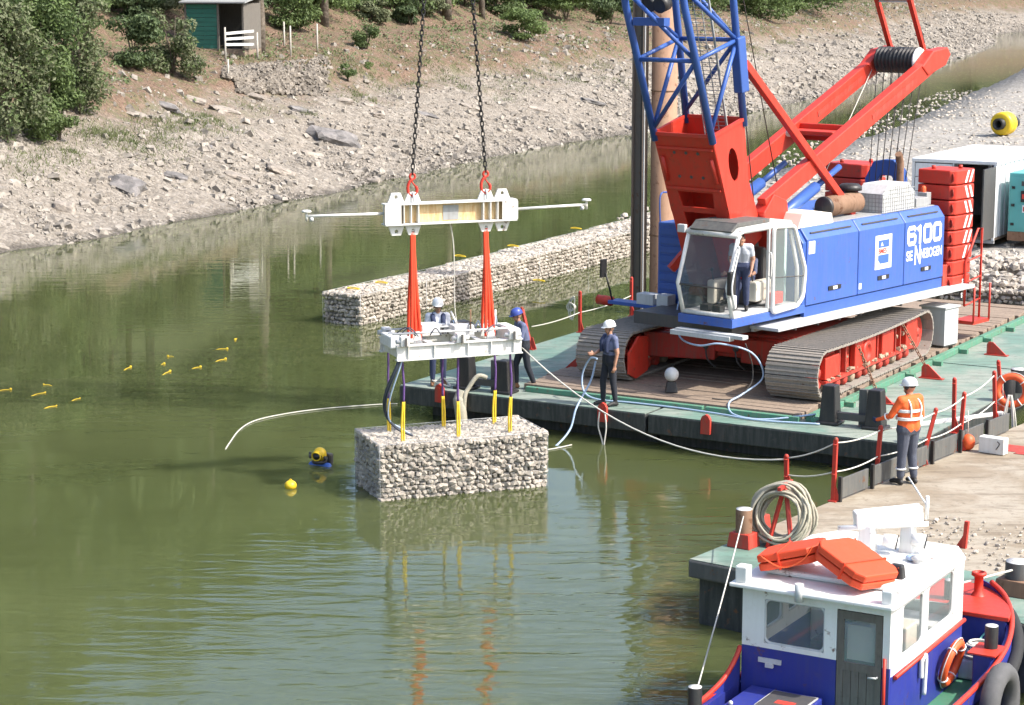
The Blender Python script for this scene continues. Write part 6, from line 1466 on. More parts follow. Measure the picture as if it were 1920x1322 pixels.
wall('aft_wall_upper', 'y', YA, .05, -XW, XW, ZW, ZR, [W1, (DO[0], DO[1], ZW, DO[3])], MT['boat_white'])
wall('aft_wall_lower', 'y', YA, .052, -XW, XW, .53, ZW - .001, [(DO[0], DO[1], .53, ZW)], MT['boat_blue'])
S1, S2 = (-.22, .50, 1.43, 2.06), (.68, 1.62, 1.46, 2.06)
for sg in (-1, 1):
    wall('side_wall_upper', 'x', sg * (XW - .026), .05, YA + .027, YF, ZW - .12, ZR, [S1, S2], MT['boat_white'])
    wall('side_wall_lower', 'x', sg * (XW - .024), .05, YA + .028, YF, .53, ZW - .121, [], MT['boat_blue'])
    b = B(); b.tube([(sg * (XW + .03), YA + .1, ZW - .14), (sg * (XW + .03), YF, ZW - .10)], .028, 8); b.build('red_strake', MT['red'], boat)
wall('front_wall_upper', 'y', YF, .05, -XW + .05, XW - .05, ZW - .12, ZR, [(-.8, -.05, 1.46, 2.02), (.05, .8, 1.46, 2.02)], MT['boat_white'])
wall('front_wall_lower', 'y', YF, .05, -XW + .05, XW - .05, .53, ZW - .121, [], MT['boat_blue'])
def window(axis, pos, h, nm='window'):
    # rounded rubber gasket and pane
    r = .09; n = 5; pts = []
    for (cx, cz, a0) in ((h[1] - r, h[3] - r, 0), (h[0] + r, h[3] - r, PI / 2), (h[0] + r, h[2] + r, PI), (h[1] - r, h[2] + r, 1.5 * PI)):
        for k in range(n + 1): a = a0 + PI / 2 * k / n; pts.append((cx + r * math.cos(a), cz + r * math.sin(a)))
    mk = (lambda u, z: (u, pos, z)) if axis == 'y' else (lambda u, z: (pos, u, z))
    b = B(); b.tube([mk(*p) for p in pts], .022, 6, True); w = b.build(nm, MT['lgrey'], boat)
    b = B(); b.poly([mk(*p) for p in pts]); b.build('pane', MT['glass'], w)
    # corner fillets in the wall colour
    for (cx, cz, a0, ex, ez) in ((h[1] - r, h[3] - r, 0, h[1], h[3]), (h[0] + r, h[3] - r, PI / 2, h[0], h[3]), (h[0] + r, h[2] + r, PI, h[0], h[2]), (h[1] - r, h[2] + r, 1.5 * PI, h[1], h[2])):
        b = B(); b.poly([mk(ex, ez)] + [mk(cx + r * math.cos(a0 + PI / 2 * k / n), cz + r * math.sin(a0 + PI / 2 * k / n)) for k in range(n + 1)]); b.build('corner_fillet', MT['boat_white'], w)
window('y', YA, W1)
for sg in (1, -1): window('x', sg * (XW - .026), S1); window('x', sg * (XW - .026), S2)
window('y', YF, (-.8, -.05, 1.46, 2.02)); window('y', YF, (.05, .8, 1.46, 2.02))
# door of grey boards with a glazed upper half
b = B(); x0, x1 = DO[0] + .01, DO[1] - .01; yd = YA - .01
b.bb(x0, x0 + .08, yd - .02, yd + .02, .54, 2.03); b.bb(x1 - .08, x1, yd - .02, yd + .02, .54, 2.03); b.bb(x0 + .08, x1 - .08, yd - .02, yd + .02, 1.93, 2.03); b.bb(x0 + .08, x1 - .08, yd - .02, yd + .02, 1.30, 1.40); b.bb(x0 + .08, x1 - .08, yd - .02, yd + .02, .54, .64)
dr = b.build('door', MT['grey_wood'], boat)
for i in range(4): w_ = (x1 - x0 - .16) / 4; b = B(); b.bb(x0 + .08 + i * w_ + .003, x0 + .08 + (i + 1) * w_ - .003, yd - .012, yd + .008, .64, 1.30); b.build('plank', MT['grey_wood'], dr)
b = B(); b.bb(x0 + .08, x1 - .08, yd - .004, yd + .004, 1.40, 1.93); b.build('door_pane', MT['glass'], dr)
b = B(); b.bb(x0 + .1, x1 - .1, yd + .05, yd + .06, 1.42, 1.85); b.build('blind', MT['cream'], dr)
b = B(); b.cyl((x1 - .04, yd - .02, 1.28), (x1 - .04, yd - .08, 1.28), .012, 8); b.cyl((x1 - .04, yd - .08, 1.28), (x1 - .14, yd - .08, 1.27), .012, 8); b.build('door_handle', MT['lgrey'], dr)
b = B(); b.tube([(x1 + .04, YA - .03, .6), (x1 + .04, YA - .03, 1.52)], .022, 8); b.build('corner_rail', MT['red'], boat)
# interior
b = B(); b.bb(-.88, .88, 1.35, 1.9, .9, 1.36); b.build('helm_console', MT['boat_white'], boat, .03); b = B(); b.torus((-.3, 1.25, 1.45), .17, .015, 20, 6, Matrix.Rotation(R_(70), 4, 'X')); b.build('steering_wheel', MT['black'], boat)
b = B(); b.bb(-.5, -.1, .4, .75, .53, 1.25); b.build('helm_seat', MT['dgrey'], boat, .05); b = B(); b.bb(-.9, .9, YA + .03, YF - .03, .525, .54); b.build('cabin_sole', MT['wood'], boat); b = B(); b.bb(.1, .6, .9, 1.3, 1.1, 1.42); b.build('chart_box', MT['cream'], boat, .02)
# roof with overhang
b = B(); P = [(-1.06, YA - .2), (1.02, YA - .2), (1.05, YA - .12), (1.05, 1.75), (.8, 2.2), (-.8, 2.2), (-1.06, 1.75)]
b.prism(P, ZR, ZR + .05, 'z'); b.build('roof', MT['boat_white'], boat, .015)
b = B(); b.prism([(-.85, -.25), (.92, -.25), (.92, 1.6), (.65, 1.95), (-.65, 1.95), (-.85, 1.6)], ZR + .05, ZR + .13, 'z'); b.build('roof_crown', MT['boat_white'], boat, .04)
b = B(); b.box((-.92, YA - .08, ZR + .15), (.16, .16, .22)); b.build('roof_post', MT['boat_white'], boat, .02); b = B(); b.box((.93, YA - .06, ZR + .13), (.14, .14, .18)); b.build('roof_post', MT['boat_white'], boat, .02)
b = B(); b.cyl((-.15, YA - .18, ZR - .06), (-.15, YA - .18, ZR + .16), .055, 14); b.build('stern_lamp', MT['lgrey'], boat)
# mast beam with lamps
b = B(); b.bar((-.15, .95, ZR + .55), (.55, 1.45, ZR + .62), .20, .22); mb = b.build('mast_beam', MT['boat_white'], boat, .02)
b = B(); b.cyl((-.3, .78, ZR + .46), (.65, 1.42, ZR + .50), .035, 12); b.build('mast_tube', MT['boat_white'], boat)
b = B(); b.box((.0, 1.02, ZR + .28), (.22, .2, .44), None, (.8, .8)); b.build('mast_leg', MT['boat_white'], boat, .02); b = B(); b.box((.42, 1.35, ZR + .28), (.2, .18, .44), None, (.8, .8)); b.build('mast_leg', MT['boat_white'], boat, .02)
for x, y in ((.28, 1.1), (.58, 1.32)):
    b = B(); b.M = T(x, y, ZR + .30) @ RZ(R_(20)) @ Matrix.Rotation(R_(100), 4, 'Y'); b.lathe([(.001, -.10), (.075, -.1), (.09, 0), (.09, .07), (.001, .075)], n=16); l_ = b.build('floodlight', MT['boat_white'], boat)
    b = B(); b.M = T(x, y, ZR + .30) @ RZ(R_(20)) @ Matrix.Rotation(R_(100), 4, 'Y'); b.lathe([(.07, .072), (.095, .072), (.095, .085), (.07, .085)], n=16); b.build('lamp_rim', MT['black'], l_)
b = B(); b.tube([(.62, 1.45, ZR + .55), (.62, 1.45, ZR + .85)], .025, 8); b.tube([(.62, 1.45, ZR + .72), (.2, 1.9, ZR + .95)], .012, 6); b.build('aerial', MT['boat_white'], boat)
b = B(); b.sph((.62, .95, ZR + .17), .085, (1, 1, .5), 14, 8); b.build('roof_lamp', MT['hose'], boat); b = B(); b.M = T(.72, .9, ZR + .12); b.lathe([(.07, 0), (.07, .05), (.09, .06), (.085, .09), (.001, .10)], n=14); b.build('roof_vent', MT['lgrey'], boat)
b = B(); b.box((.72, .15, ZR + .2), (.2, .16, .2), None, (.8, .7)); b.build('horn_box', MT['black'], boat, .03)
b = B(); b.tube(cat_rom([(XW + .04, .5, .75), (XW + .05, .5, 1.2), (XW + .05, .45, 1.26), (XW + .04, .38, 1.2), (XW + .04, .38, 1.0)]), .03, 8); b.build('vent_pipe', MT['boat_white'], boat)
b = B(); b.bb(-.72, -.42, YA - .05, YA - .03, 1.22, 1.28); b.bb(-.62, -.52, YA - .07, YA - .03, 1.17, 1.22); b.build('hand_hold', MT['lgrey'], boat)
# left bulwark sweep down to the stern
b = B(); sw = cat_rom([(-.98, YA, 1.36), (-.99, -.76, 1.22), (-1.02, -1.0, 1.05), (-1.05, -1.4, .95), (-1.07, -1.9, .91)], 6); b.tube(sw, .032, 8); b.build('red_sweep', MT['red'], boat)
b = B()
for p, q in zip(sw, sw[1:]): b.poly([p, q, (q.x, q.y, .5), (p.x, p.y, .5)])
o = b.build('bulwark_sweep', MT['boat_blue'], boat); o.modifiers.new('t', 'SOLIDIFY').thickness = .03
# engine box
b = B(); b.bb(-.78, .16, -1.55, -.72, .53, .93); eb = b.build('engine_box', MT['boat_blue'], boat, .02)
b = B(); b.bb(-.42, .14, -1.45, -.85, .935, .965); h_ = b.build('hatch', MT['dgrey'], eb, .01); b = B(); b.tube([(-.42, -1.45, .955), (.14, -1.45, .955), (.14, -.85, .955), (-.42, -.85, .955)], .012, 6, True); b.build('hatch_rim', MT['lgrey'], eb)
b = B(); b.bb(-.24, .0, -1.28, -1.16, .9655, .968); b.build('red_notice', MT['print_red'], eb)
for x in (-.7, -.2): b = B(); b.sph((x, -1.5, .95), .03, n=10, m=6); b.build('knob', MT['lgrey'], eb)
# bollards of the boat are bolted to it
def bpost(x, y, z0, z1, r=.085, mat='black'):
    b = B(); b.lathe([(r, z0), (r, z1 - .015), (r * .95, z1)], (x, y, 0), 18); o = b.build('bollard', MT[mat], boat); b = B(); b.lathe([(r * .95, z1 - .01), (r * .95, z1 + .004), (.001, z1 + .006)], (x, y, 0), 18); b.build('white_cap', MT['white'], o); return o
bpost(-.98, -1.9, .5, 1.22); bpost(1.42, 1.75, .6, 1.36); bpost(.45, 3.0, 1.24, 1.5)
b = B(); b.lathe([(.1, 1.24), (.06, 1.3), (.06, 1.5), (.10, 1.52), (.10, 1.56), (.07, 1.57), (.07, 1.5)], (.72, 3.35, 0), 16); b.build('red_fairlead', MT['red'], boat)
b = B(); b.bb(1.28, 1.52, 1.45, 1.62, .53, 1.05); b.build('blue_bulwark_post', MT['boat_blue'], boat, .02); b = B(); b.bb(1.22, 1.58, 1.42, 1.9, 1.05, 1.07); b.build('red_cap_plate', MT['red'], boat)
# loose gear aboard
def raft(lab, P0, P1, P2, w_, t_, grp):
    """folded buoyant slab from P0 to P1, tilted, with ropes round it"""
    p0, p1 = Vector(P0), Vector(P1); d = (p1 - p0); L_ = d.length; d.normalize(); n_ = Vector(P2).normalized(); y_ = n_.cross(d).normalized(); n_ = d.cross(y_)
    M = Matrix((( d.x, y_.x, n_.x, p0.x), (d.y, y_.y, n_.y, p0.y), (d.z, y_.z, n_.z, p0.z), (0, 0, 0, 1)))
    e = empty('buoyancy_slab', boat_w(0, 0, 0), BRZ, lab, 'buoyancy slab', grp); b = B(M)
    b.prism([(0, -w_ / 2 * .8), (.12, -w_ / 2), (L_ - .12, -w_ / 2), (L_, -w_ / 2 * .7), (L_, w_ / 2 * .7), (L_ - .12, w_ / 2), (.12, w_ / 2), (0, w_ / 2 * .8)], 0, t_ / 2 - .006, 'z'); b.build('lower_shell', MT['raft'], e, .02)
    b = B(M); b.prism([(0, -w_ / 2 * .8), (.12, -w_ / 2), (L_ - .12, -w_ / 2), (L_, -w_ / 2 * .7), (L_, w_ / 2 * .7), (L_ - .12, w_ / 2), (.12, w_ / 2), (0, w_ / 2 * .8)], t_ / 2 + .006, t_, 'z'); b.build('upper_shell', MT['raft'], e, .02)
    b = B(M); b.bb(L_ * .35, L_ * .38, -w_ / 2 - .012, w_ / 2 + .012, -.01, t_ + .012); b.build('webbing', MT['sling'], e); b = B(M); b.tube(cat_rom([(L_ * .1, -w_ / 2 - .015, t_), (L_ * .4, -w_ / 2 - .03, t_ * .1), (L_ * .75, -w_ / 2 - .02, t_ * .3), (L_ * .95, -w_ / 2 * .9, t_)]), .010, 6); b.build('grab_line', MT['orange'], e)
zr = ZR + .07
raft('broad orange buoyancy slab on the left of the boat roof', (-.88, -.14, zr + .03), (-.14, -.02, zr + .24), (-.28, 0, 1), .64, .20, 'orange slabs on the boat roof')
raft('broad orange buoyancy slab on the roof nearest the boat door', (.64, -.30, zr + .02), (-.10, -.02, zr + .30), (.30, 0, 1), .76, .20, 'orange slabs on the boat roof')
def ring(name, lab, loc, M3, R=.30, r=.055, mat='orange'):
    e = empty(name, loc, 0, lab, 'lifebuoy'); b = B(M3.to_4x4()); b.torus((0, 0, 0), R, r, 32, 10); b.build('ring', MT[mat], e)
    for a in (0.6, 2.2, 3.8, 5.3):
        b = B(M3.to_4x4() @ RZ(a)); b.torus((R, 0, 0), r * 1.06, .012, 12, 5, Matrix.Rotation(PI / 2, 4, 'X')); b.build('band', MT['reflect'], e)
    b = B(M3.to_4x4()); b.torus((0, 0, .0), R + r + .015, .008, 28, 5); b.build('grab_line', MT['rope'], e); return e
ring('lifebuoy', 'orange lifebuoy hanging on the right side of the boat cabin', boat_w(XW + .1, 1.35, .92), RZ(BRZ).to_3x3() @ Matrix.Rotation(PI / 2, 3, 'Y') @ Matrix.Rotation(R_(14), 3, 'Y'), .27, .055)
e = empty('rope_heap', boat_w(1.12, 2.15, .53), BRZ, 'heap of white rope on a pale box on the boat foredeck', 'rope'); b = B()
b.bb(-.2, .25, -.22, .2, 0, .26); b.build('box', MT['white'], e, .02); b = B()
for i in range(9): b.torus((.02 + rnd.uniform(-.05, .05), rnd.uniform(-.05, .05), .29 + i * .018), .16 + rnd.uniform(-.05, .03), .018, 20, 6, Matrix.Rotation(rnd.uniform(-.25, .25), 4, 'X'))
b.build('coil', MT['rope'], e)
e = empty('tyre_fender', boat_w(1.82, .9, .62), BRZ, 'worn grey tyre hanging outside the boat as a fender', 'tyre'); b = B(); b.torus((0, 0, 0), .42, .13, 32, 10, Matrix.Rotation(PI / 2, 4, 'Y')); b.build('tyre', plain('worn_tyre', (.09, .09, .092), .8, .3, 12), e)
rope('mooring_line', sag(boat_w(-.98, -1.9, 1.1), at(1394, 1024, D2) + Vector((0, 0, .5)), .05), .010, MT['rope'], 'thin mooring line from the boat stern bollard to the brown bollard', 'rope', 1, False)
rope('mooring_line', [boat_w(.45, 3.0, 1.42), boat_w(.7, 3.4, 1.45), at(1906, 1112, D2) + Vector((0, 0, .35))], .016, MT['rope'], 'mooring line from the boat bow to the right hand bollard', 'rope')
rope('deck_hose', [boat_w(1.0, 2.3, .8), boat_w(1.1, 2.6, 1.0), boat_w(1.35, 2.2, 1.02), boat_w(1.42, 1.8, 1.05)], .015, MT['teal'], 'thin teal line looped at the boat bow', 'rope')
# rings, balls and clutter along the right railing
p = tops[6][0]
ring('lifebuoy', 'orange lifebuoy on the railing by the right edge', at(1897, 732, D2 + .55), Matrix.Rotation(R_(80), 3, 'X') @ Matrix.Rotation(R_(-20), 3, 'Y'), .27, .065)
e = empty('rope_hank', at(1893, 760, D2 + .35), 0, 'hank of white rope hanging below the railing lifebuoy', 'rope'); b = B()
for i in range(9): dx = rnd.uniform(-.1, .1); b.tube(cat_rom([(dx * .3, 0, .2), (dx, rnd.uniform(-.05, .05), -.15), (dx * 1.4, rnd.uniform(-.05, .05), -.5), (dx * .7, 0, -.62)]), .016, 6)
b.build('strands', MT['rope'], e)
for i, (x, y, r_) in enumerate([(1815, 815, .13), (1880, 752, .09)]):
    e = empty('ball_fender', at(x, y + 14, D2 + .15), 0, ['orange ball fender hanging on the railing', 'small orange ball below the railing lifebuoy'][i], 'fender', 'orange balls on the railing'); b = B(); b.sph((0, 0, 0), r_, (1, 1, 1.15), 16, 10); b.build('ball', MT['orange'], e); b = B(); b.tube([(0, 0, r_), (-.02, 0, r_ + .45)], .01, 6); b.build('cord', MT['rope'], e)
e = empty('plank_gangway', at(1740, 800, DK + .35), BRZ, 'pale plank lying from barge to barge behind the man in orange', 'plank')
b = B(); b.bar((-.3, .0, 0), (1.0, 1.4, .12), .16, .04); b.build('board', MT['white'], e)
for i, (x, y) in enumerate([(1858, 842), (1900, 850)]):
    b = B(); b.poly([(0, 0, 0), (.55, .05, 0), (.62, .6, 0), (.05, .55, 0)]); o = b.build('red_sheet', MT['red_dirty'], loc=at(x, y, D2 + .006 + .004 * i)); o.rotation_euler = (0, 0, B2RZ); tag(o, ['faded red sheet lying on the work barge deck', 'faded red sheet nearest the right edge'][i], 'sheet', 'red sheets on the deck'); o.modifiers.new('t', 'SOLIDIFY').thickness = .004
e = empty('white_box', at(1862, 850, D2), B2RZ, 'white plastic box standing on the red sheet', 'box'); b = B(); b.bb(-.24, .24, -.1, .1, .01, .3); b.build('body', MT['white'], e, .01); b = B(); b.tube(cat_rom([(.1, -.11, .1), (.16, -.11, .2), (.12, -.11, .25)]), .008, 5); b.build('hook', MT['black'], e)
e = empty('boat_hook_post', at(1808, 1028, D2), B2RZ, 'short red post on the work barge behind the boat roof', 'post'); b = B(); b.bar((0, 0, 0), (.03, 0, .42), .06); b.build('post', MT['post_red'], e); b = B(); b.prism([(-.02, 0), (-.14, 0), (-.02, .2)], -.01, .01, 'y'); b.build('gusset', MT['post_red'], e)
# ------------------------------------------------------------------ people
BASE = dict(pelvis=(0, 0, .96), waist=(0, .005, 1.10), chest=(0, .0, 1.30), neck=(0, .01, 1.46), head=(0, -.015, 1.615),
            shL=(.185, .01, 1.41), elL=(.235, .03, 1.13), wrL=(.245, -.05, .88), shR=(-.185, .01, 1.41), elR=(-.235, .03, 1.13), wrR=(-.245, -.05, .88),
            hipL=(.095, 0, .93), knL=(.105, -.02, .50), anL=(.11, .02, .085), hipR=(-.095, 0, .93), knR=(-.105, -.02, .50), anR=(-.11, .02, .085), toeL=None, toeR=None, handL=None, handR=None, look=0.0, nod=0.0)
def person(lab, loc, rz, pose, reg, helmet=None, hair=False, scale=1.0, extras=None, bulk=1.1):
    """reg: region -> material; body is one remeshed surface, faces coloured by the limb they belong to"""
    J = dict(BASE); J.update(pose); J = {k: (Vector(v) if isinstance(v, (tuple, list)) else v) for k, v in J.items()}
    segs = []; b = B()
    def cap(p, q, r0, r1, region, n=10):
        p = Vector(p); q = Vector(q)
        if region in ('trouser', 'shirt', 'hips', 'elbow', 'shin'): r0 *= bulk; r1 *= bulk
        segs.append((p, q, (r0 + r1) / 2, region))
        L_ = (q - p).length; k = max(2, int(L_ / .05))
        b.tube([p.lerp(q, i / k) for i in range(k + 1)], [r0 + (r1 - r0) * i / k for i in range(k + 1)], n); b.sph(p, r0, n=n, m=7); b.sph(q, r1, n=n, m=7)
    up = (J['neck'] - J['pelvis']).normalized(); sx = (J['shL'] - J['shR']).normalized(); fw = sx.cross(up).normalized() * -1
    hx = (J['hipL'] - J['hipR']).normalized()
    for s in (-1, 1):
        cap(J['pelvis'] + hx * .06 * s, J['waist'] + hx * .055 * s, .118, .108, 'hips')
        cap(J['waist'] + sx * .055 * s, J['chest'] + sx * .075 * s, .110, .122, 'shirt')
        cap(J['chest'] + sx * .075 * s, J['neck'] + sx * .05 * s - up * .07, .122, .075, 'shirt')
    cap(J['shL'], J['shR'], .068, .068, 'shirt'); cap(J['neck'] - up * .04, J['head'] - up * .05, .058, .055, 'skin')
    cap(J['hipL'], J['hipR'], .105, .105, 'trouser')
    # head: skull, jaw, nose, ears, brow
    hd_ = J['head']; look = J['look']; hr = Matrix.Rotation(look, 3, 'Z') @ Matrix.Rotation(J['nod'], 3, 'X')
    hp_ = lambda x, y, z: hd_ + hr @ Vector((x, y, z))
    b.sph(hd_ + hr @ Vector((0, .01, .02)), .1, (.79, .98, 1.05), 14, 10, hr); segs.append((hp_(0, 0, 0), hp_(0, 0, .05), .09, 'head'))
    b.sph(hp_(0, -.035, -.055), .062, (.9, 1.0, .95), 12, 8, hr); b.sph(hp_(0, -.095, -.005), .018, (.75, 1.1, 1.4), 8, 6, hr); b.sph(hp_(0, -.086, -.05), .02, (1.5, .8, .5), 8, 6, hr); b.sph(hp_(0, -.078, .03), .03, (1.7, .6, .5), 10, 6, hr)
    for s in (-1, 1): b.sph(hp_(.08 * s, .01, 0), .022, (.5, .9, 1.4), 8, 6, hr)
    for sd, s in (('L', 1), ('R', -1)):
        sh, el, wr = J['sh' + sd], J['el' + sd], J['wr' + sd]
        cap(sh, sh.lerp(el, .55), .062, .054, 'shirt'); cap(sh.lerp(el, .55), el, .050, .043, 'elbow'); cap(el, wr, .043, .031, 'forearm')
        d = (wr - el).normalized() if J['hand' + sd] is None else (Vector(J['hand' + sd]) - wr).normalized()
        side = d.cross(Vector((s, 0, 0)) if abs(d.x) < .8 else Vector((0, 1, 0))).normalized(); nrm = side.cross(d).normalized()
        for k in (-1, 0, 1): cap(wr + d * .015 + side * .014 * k, wr + d * .085 + side * .022 * k, .019, .017, 'hand', 8)
        curl = -nrm * s
        for k, (o_, ln) in enumerate(((-.034, .068), (-.012, .08), (.011, .076), (.033, .06))):
            a0 = wr + d * .088 + side * o_; a1 = a0 + (d * .9 + curl * .35) * ln * .55; a2 = a1 + (d * .45 + curl * .85) * ln * .55; cap(a0, a1, .0115, .011, 'hand', 7); cap(a1, a2, .011, .0095, 'hand', 7)
        t0 = wr + d * .035 - side * .03; t1 = t0 + (d * .6 - side * .7 + curl * .2) * .045; cap(t0, t1, .014, .012, 'hand', 7); cap(t1, t1 + (d * .9 + curl * .3) * .03, .012, .0105, 'hand', 7)
        hip, kn, an = J['hip' + sd], J['kn' + sd], J['an' + sd]
        cap(hip, kn, .092, .064, 'trouser'); cap(kn, kn.lerp(an, .35), .062, .060, 'shin'); cap(kn.lerp(an, .35), kn.lerp(an, .82), .060, .050, 'shin'); cap(kn.lerp(an, .82), an, .049, .045, 'boot')
        toe = J['toe' + sd] or (an + Vector((.025 * s, -.185, -.045))); cap(an + Vector((0, .03, -.038)), an + (toe - an) * .5, .044, .043, 'boot'); cap(an + (toe - an) * .5, toe, .043, .036, 'boot')
    src = b.build('tmp', MT['skin']); md = src.modifiers.new('r', 'REMESH'); md.mode = 'VOXEL'; md.voxel_size = .0135; md = src.modifiers.new('s', 'SMOOTH'); md.factor = .5; md.iterations = 3
    dg = bpy.context.evaluated_depsgraph_get(); me = bpy.data.meshes.new_from_object(src.evaluated_get(dg)); bpy.data.objects.remove(src)
    n = len(me.polygons); cen = np.empty(n * 3, 'f'); me.polygons.foreach_get('center', cen); cen = cen.reshape(-1, 3)
    best = np.full(n, 1e9); idx = np.zeros(n, int)
    names = []
    for p, q, r, g in segs:
        if g not in names: names.append(g)
        p_ = np.array(p); e_ = np.array(q - p); L2 = max(1e-9, e_ @ e_); t = np.clip(((cen - p_) @ e_) / L2, 0, 1); d = np.linalg.norm(cen - p_ - t[:, None] * e_, axis=1) - r
        m_ = d < best; best[m_] = d[m_]; idx[m_] = names.index(g)
    me.materials.clear()
    dflt = dict(hips=reg.get('trouser'), head='skin', hand='skin', elbow=reg.get('shirt'), shin=reg.get('trouser'))
    for g in names: me.materials.append(MT[reg.get(g) or dflt.get(g) or 'skin'])
    me.polygons.foreach_set('material_index', idx.astype('i')); me.polygons.foreach_set('use_smooth', [True] * n); me.update()
    e = empty('person', loc, rz, lab, 'person'); e.scale = (scale,) * 3
    o = bpy.data.objects.new('body', me); COL.link(o); o.parent = e
    HM = T(*hd_) @ hr.to_4x4()
    for s in (-1, 1): bb_ = B(HM); bb_.sph((.031 * s, -.083, .008), .011, n=8, m=6); bb_.build('eye', MT['eye'], e)
    bb_ = B(HM); bb_.sph((0, -.094, -.052), .016, (1.4, .4, .28), 8, 5); bb_.build('mouth', MT['print_red'] if False else MT['boot'], e)
    if helmet:
        bb_ = B(HM @ T(0, .008, .035) @ Matrix.Diagonal((.92, 1.1, 1, 1))); bb_.lathe([(.124, 0), (.122, .03), (.112, .07), (.09, .105), (.055, .128), (.001, .136)], n=22); bb_.lathe([(.124, 0), (.133, -.006), (.124, .004)], n=22); hm = bb_.build('helmet', MT[helmet], e)
        bb_ = B(HM @ T(0, -.10, .03)); bb_.prism([(-.085, .0), (-.06, -.055), (0, -.07), (.06, -.055), (.085, 0)], 0, .008, 'z'); bb_.build('peak', MT[helmet], hm)
        bb_ = B(HM); bb_.tube(cat_rom([(.083, .0, .03), (.07, -.03, -.06), (0, -.05, -.118), (-.07, -.03, -.06), (-.083, 0, .03)]), .006, 5); bb_.build('chin_strap', MT['dtrouser'], hm)
    if hair or helmet:
        bb_ = B(HM @ T(0, .028, .028)); bb_.sph((0, 0, 0), .1, (.84, .92, 1.06) if not helmet else (.83, .92, .6), 14, 10); bb_.build('hair', MT['hair'], e)
    if extras: extras(e, J, HM)
    return e
def vest(col):
    def f(e, J, HM):
        b = B(); up = (J['neck'] - J['waist']).normalized()
        for s in (-1, 1):
            b.tube(cat_rom([J['neck'] + Vector((.07 * s, .06, .0)), J['neck'] + Vector((.105 * s, -.03, -.02)), J['chest'] + Vector((.10 * s, -.125, .04)), J['waist'] + Vector((.095 * s, -.13, .03))], 6), [.035] * 7 + [.052] * 12, 8)
        b.tube(cat_rom([J['neck'] + Vector((.07, .06, 0)), J['neck'] + Vector((0, .1, .005)), J['neck'] + Vector((-.07, .06, 0))], 5), .035, 8)
        b.build('life_vest', MT[col], e)
        b = B(); c = J['waist'] + Vector((0, 0, .07)); b.tube([c + Vector((math.cos(a) * .185, math.sin(a) * .13, 0)) for a in [2 * PI * k / 24 for k in range(24)]], .016, 6, True); b.build('belt', MT['dtrouser'], e)
    return f
def tapes(e, J, HM):
    for p, k, z in (('chest', .98, -.05), ('waist', 1.0, .02)):
        c = J[p] + Vector((0, .0, z)); b = B(); rx, ry = (.235, .172); P = [c + Vector((math.cos(a) * rx * k, math.sin(a) * ry * k, 0)) for a in [2 * PI * q / 28 for q in range(28)]]
        for zz in (-.016, 0, .016): b.tube([q + Vector((0, 0, zz)) for q in P], .011, 5, True)
        b.build('reflective_band', MT['reflect'], e)
    for s in (-1, 1):
        b = B(); b.tube(cat_rom([J['waist'] + Vector((.1 * s, .155, .04)), J['chest'] + Vector((.11 * s, .165, .02)), J['neck'] + Vector((.1 * s, .07, -.03)), J['neck'] + Vector((.1 * s, -.03, -.04)), J['chest'] + Vector((.1 * s, -.13, 0))], 5), .014, 6); b.build('shoulder_band', MT['reflect'], e)
    for sd in 'LR':
        sh, el, wr = J['sh' + sd], J['el' + sd], J['wr' + sd]; p = el.lerp(wr, .3); d = (wr - el).normalized(); x = d.orthogonal().normalized(); y = d.cross(x); b = B()
        b.tube([p + (x * math.cos(a) + y * math.sin(a)) * .056 for a in [2 * PI * q / 14 for q in range(14)]], .012, 5, True); b.build('sleeve_band', MT['reflect'], e)
        kn, an = J['kn' + sd], J['an' + sd]; p = kn.lerp(an, .55); b = B(); b.tube([p + Vector((math.cos(a) * .074, math.sin(a) * .074, 0)) for a in [2 * PI * q / 14 for q in range(14)]], .016, 5, True); b.build('leg_band', MT['reflect'], e)
    b = B(HM); b.sph((.085, .0, .0), .035, (.6, 1, 1.1), 10, 7); b.build('ear_muff', MT['black'], e); b = B(HM); b.sph((-.085, .0, .0), .035, (.6, 1, 1.1), 10, 7); b.build('ear_muff', MT['black'], e)
def gloves_band(e, J, HM):
    vest('navy')(e, J, HM)
# man with the hoses, side on, looking left
person('man in white helmet and navy shirt standing at the barge edge with blue hoses', bw(4.92, .36, DK), R_(-62), dict(elL=(.25, .03, 1.13), wrL=(.24, -.02, .87), elR=(-.23, -.06, 1.15), wrR=(-.12, -.30, 1.08), handR=(-.08, -.42, 1.10), anL=(.13, .07, .085), anR=(-.13, -.07, .085), knL=(.12, .02, .50), knR=(-.12, -.08, .50), nod=.12, look=-.15),
       dict(shirt='blue_shirt', trouser='dtrouser', forearm='skin', elbow='skin', hand='skin', boot='bboot', shin='dtrouser'), 'helmet_w', extras=vest('navy'))
# man at the frame, blue helmet
person('man in blue helmet and grey blue overall leaning to the lifting frame', bw(2.52, .98, DK), R_(-72), dict(chest=(0, -.06, 1.30), neck=(0, -.10, 1.45), head=(0, -.15, 1.595), shL=(.185, -.07, 1.40), shR=(-.185, -.07, 1.40), elL=(.24, -.12, 1.13), wrL=(.14, -.34, 1.12), elR=(-.24, -.12, 1.14), wrR=(-.12, -.36, 1.16), knL=(.1, .06, .50), anL=(.1, .22, .10), knR=(-.1, -.14, .52), anR=(-.1, -.12, .085), nod=.3),
       dict(shirt='blue_shirt', trouser='dtrouser', forearm='blue_shirt', elbow='blue_shirt', boot='boot', shin='dtrouser'), 'helmet_b')
def shades(e, J, HM):
    vest('navy')(e, J, HM); b = B(HM); b.tube(cat_rom([(.078, .0, .015), (.06, -.075, .012), (0, -.1, .01), (-.06, -.075, .012), (-.078, 0, .015)]), .011, 6); b.build('sunglasses', MT['eye'], e)
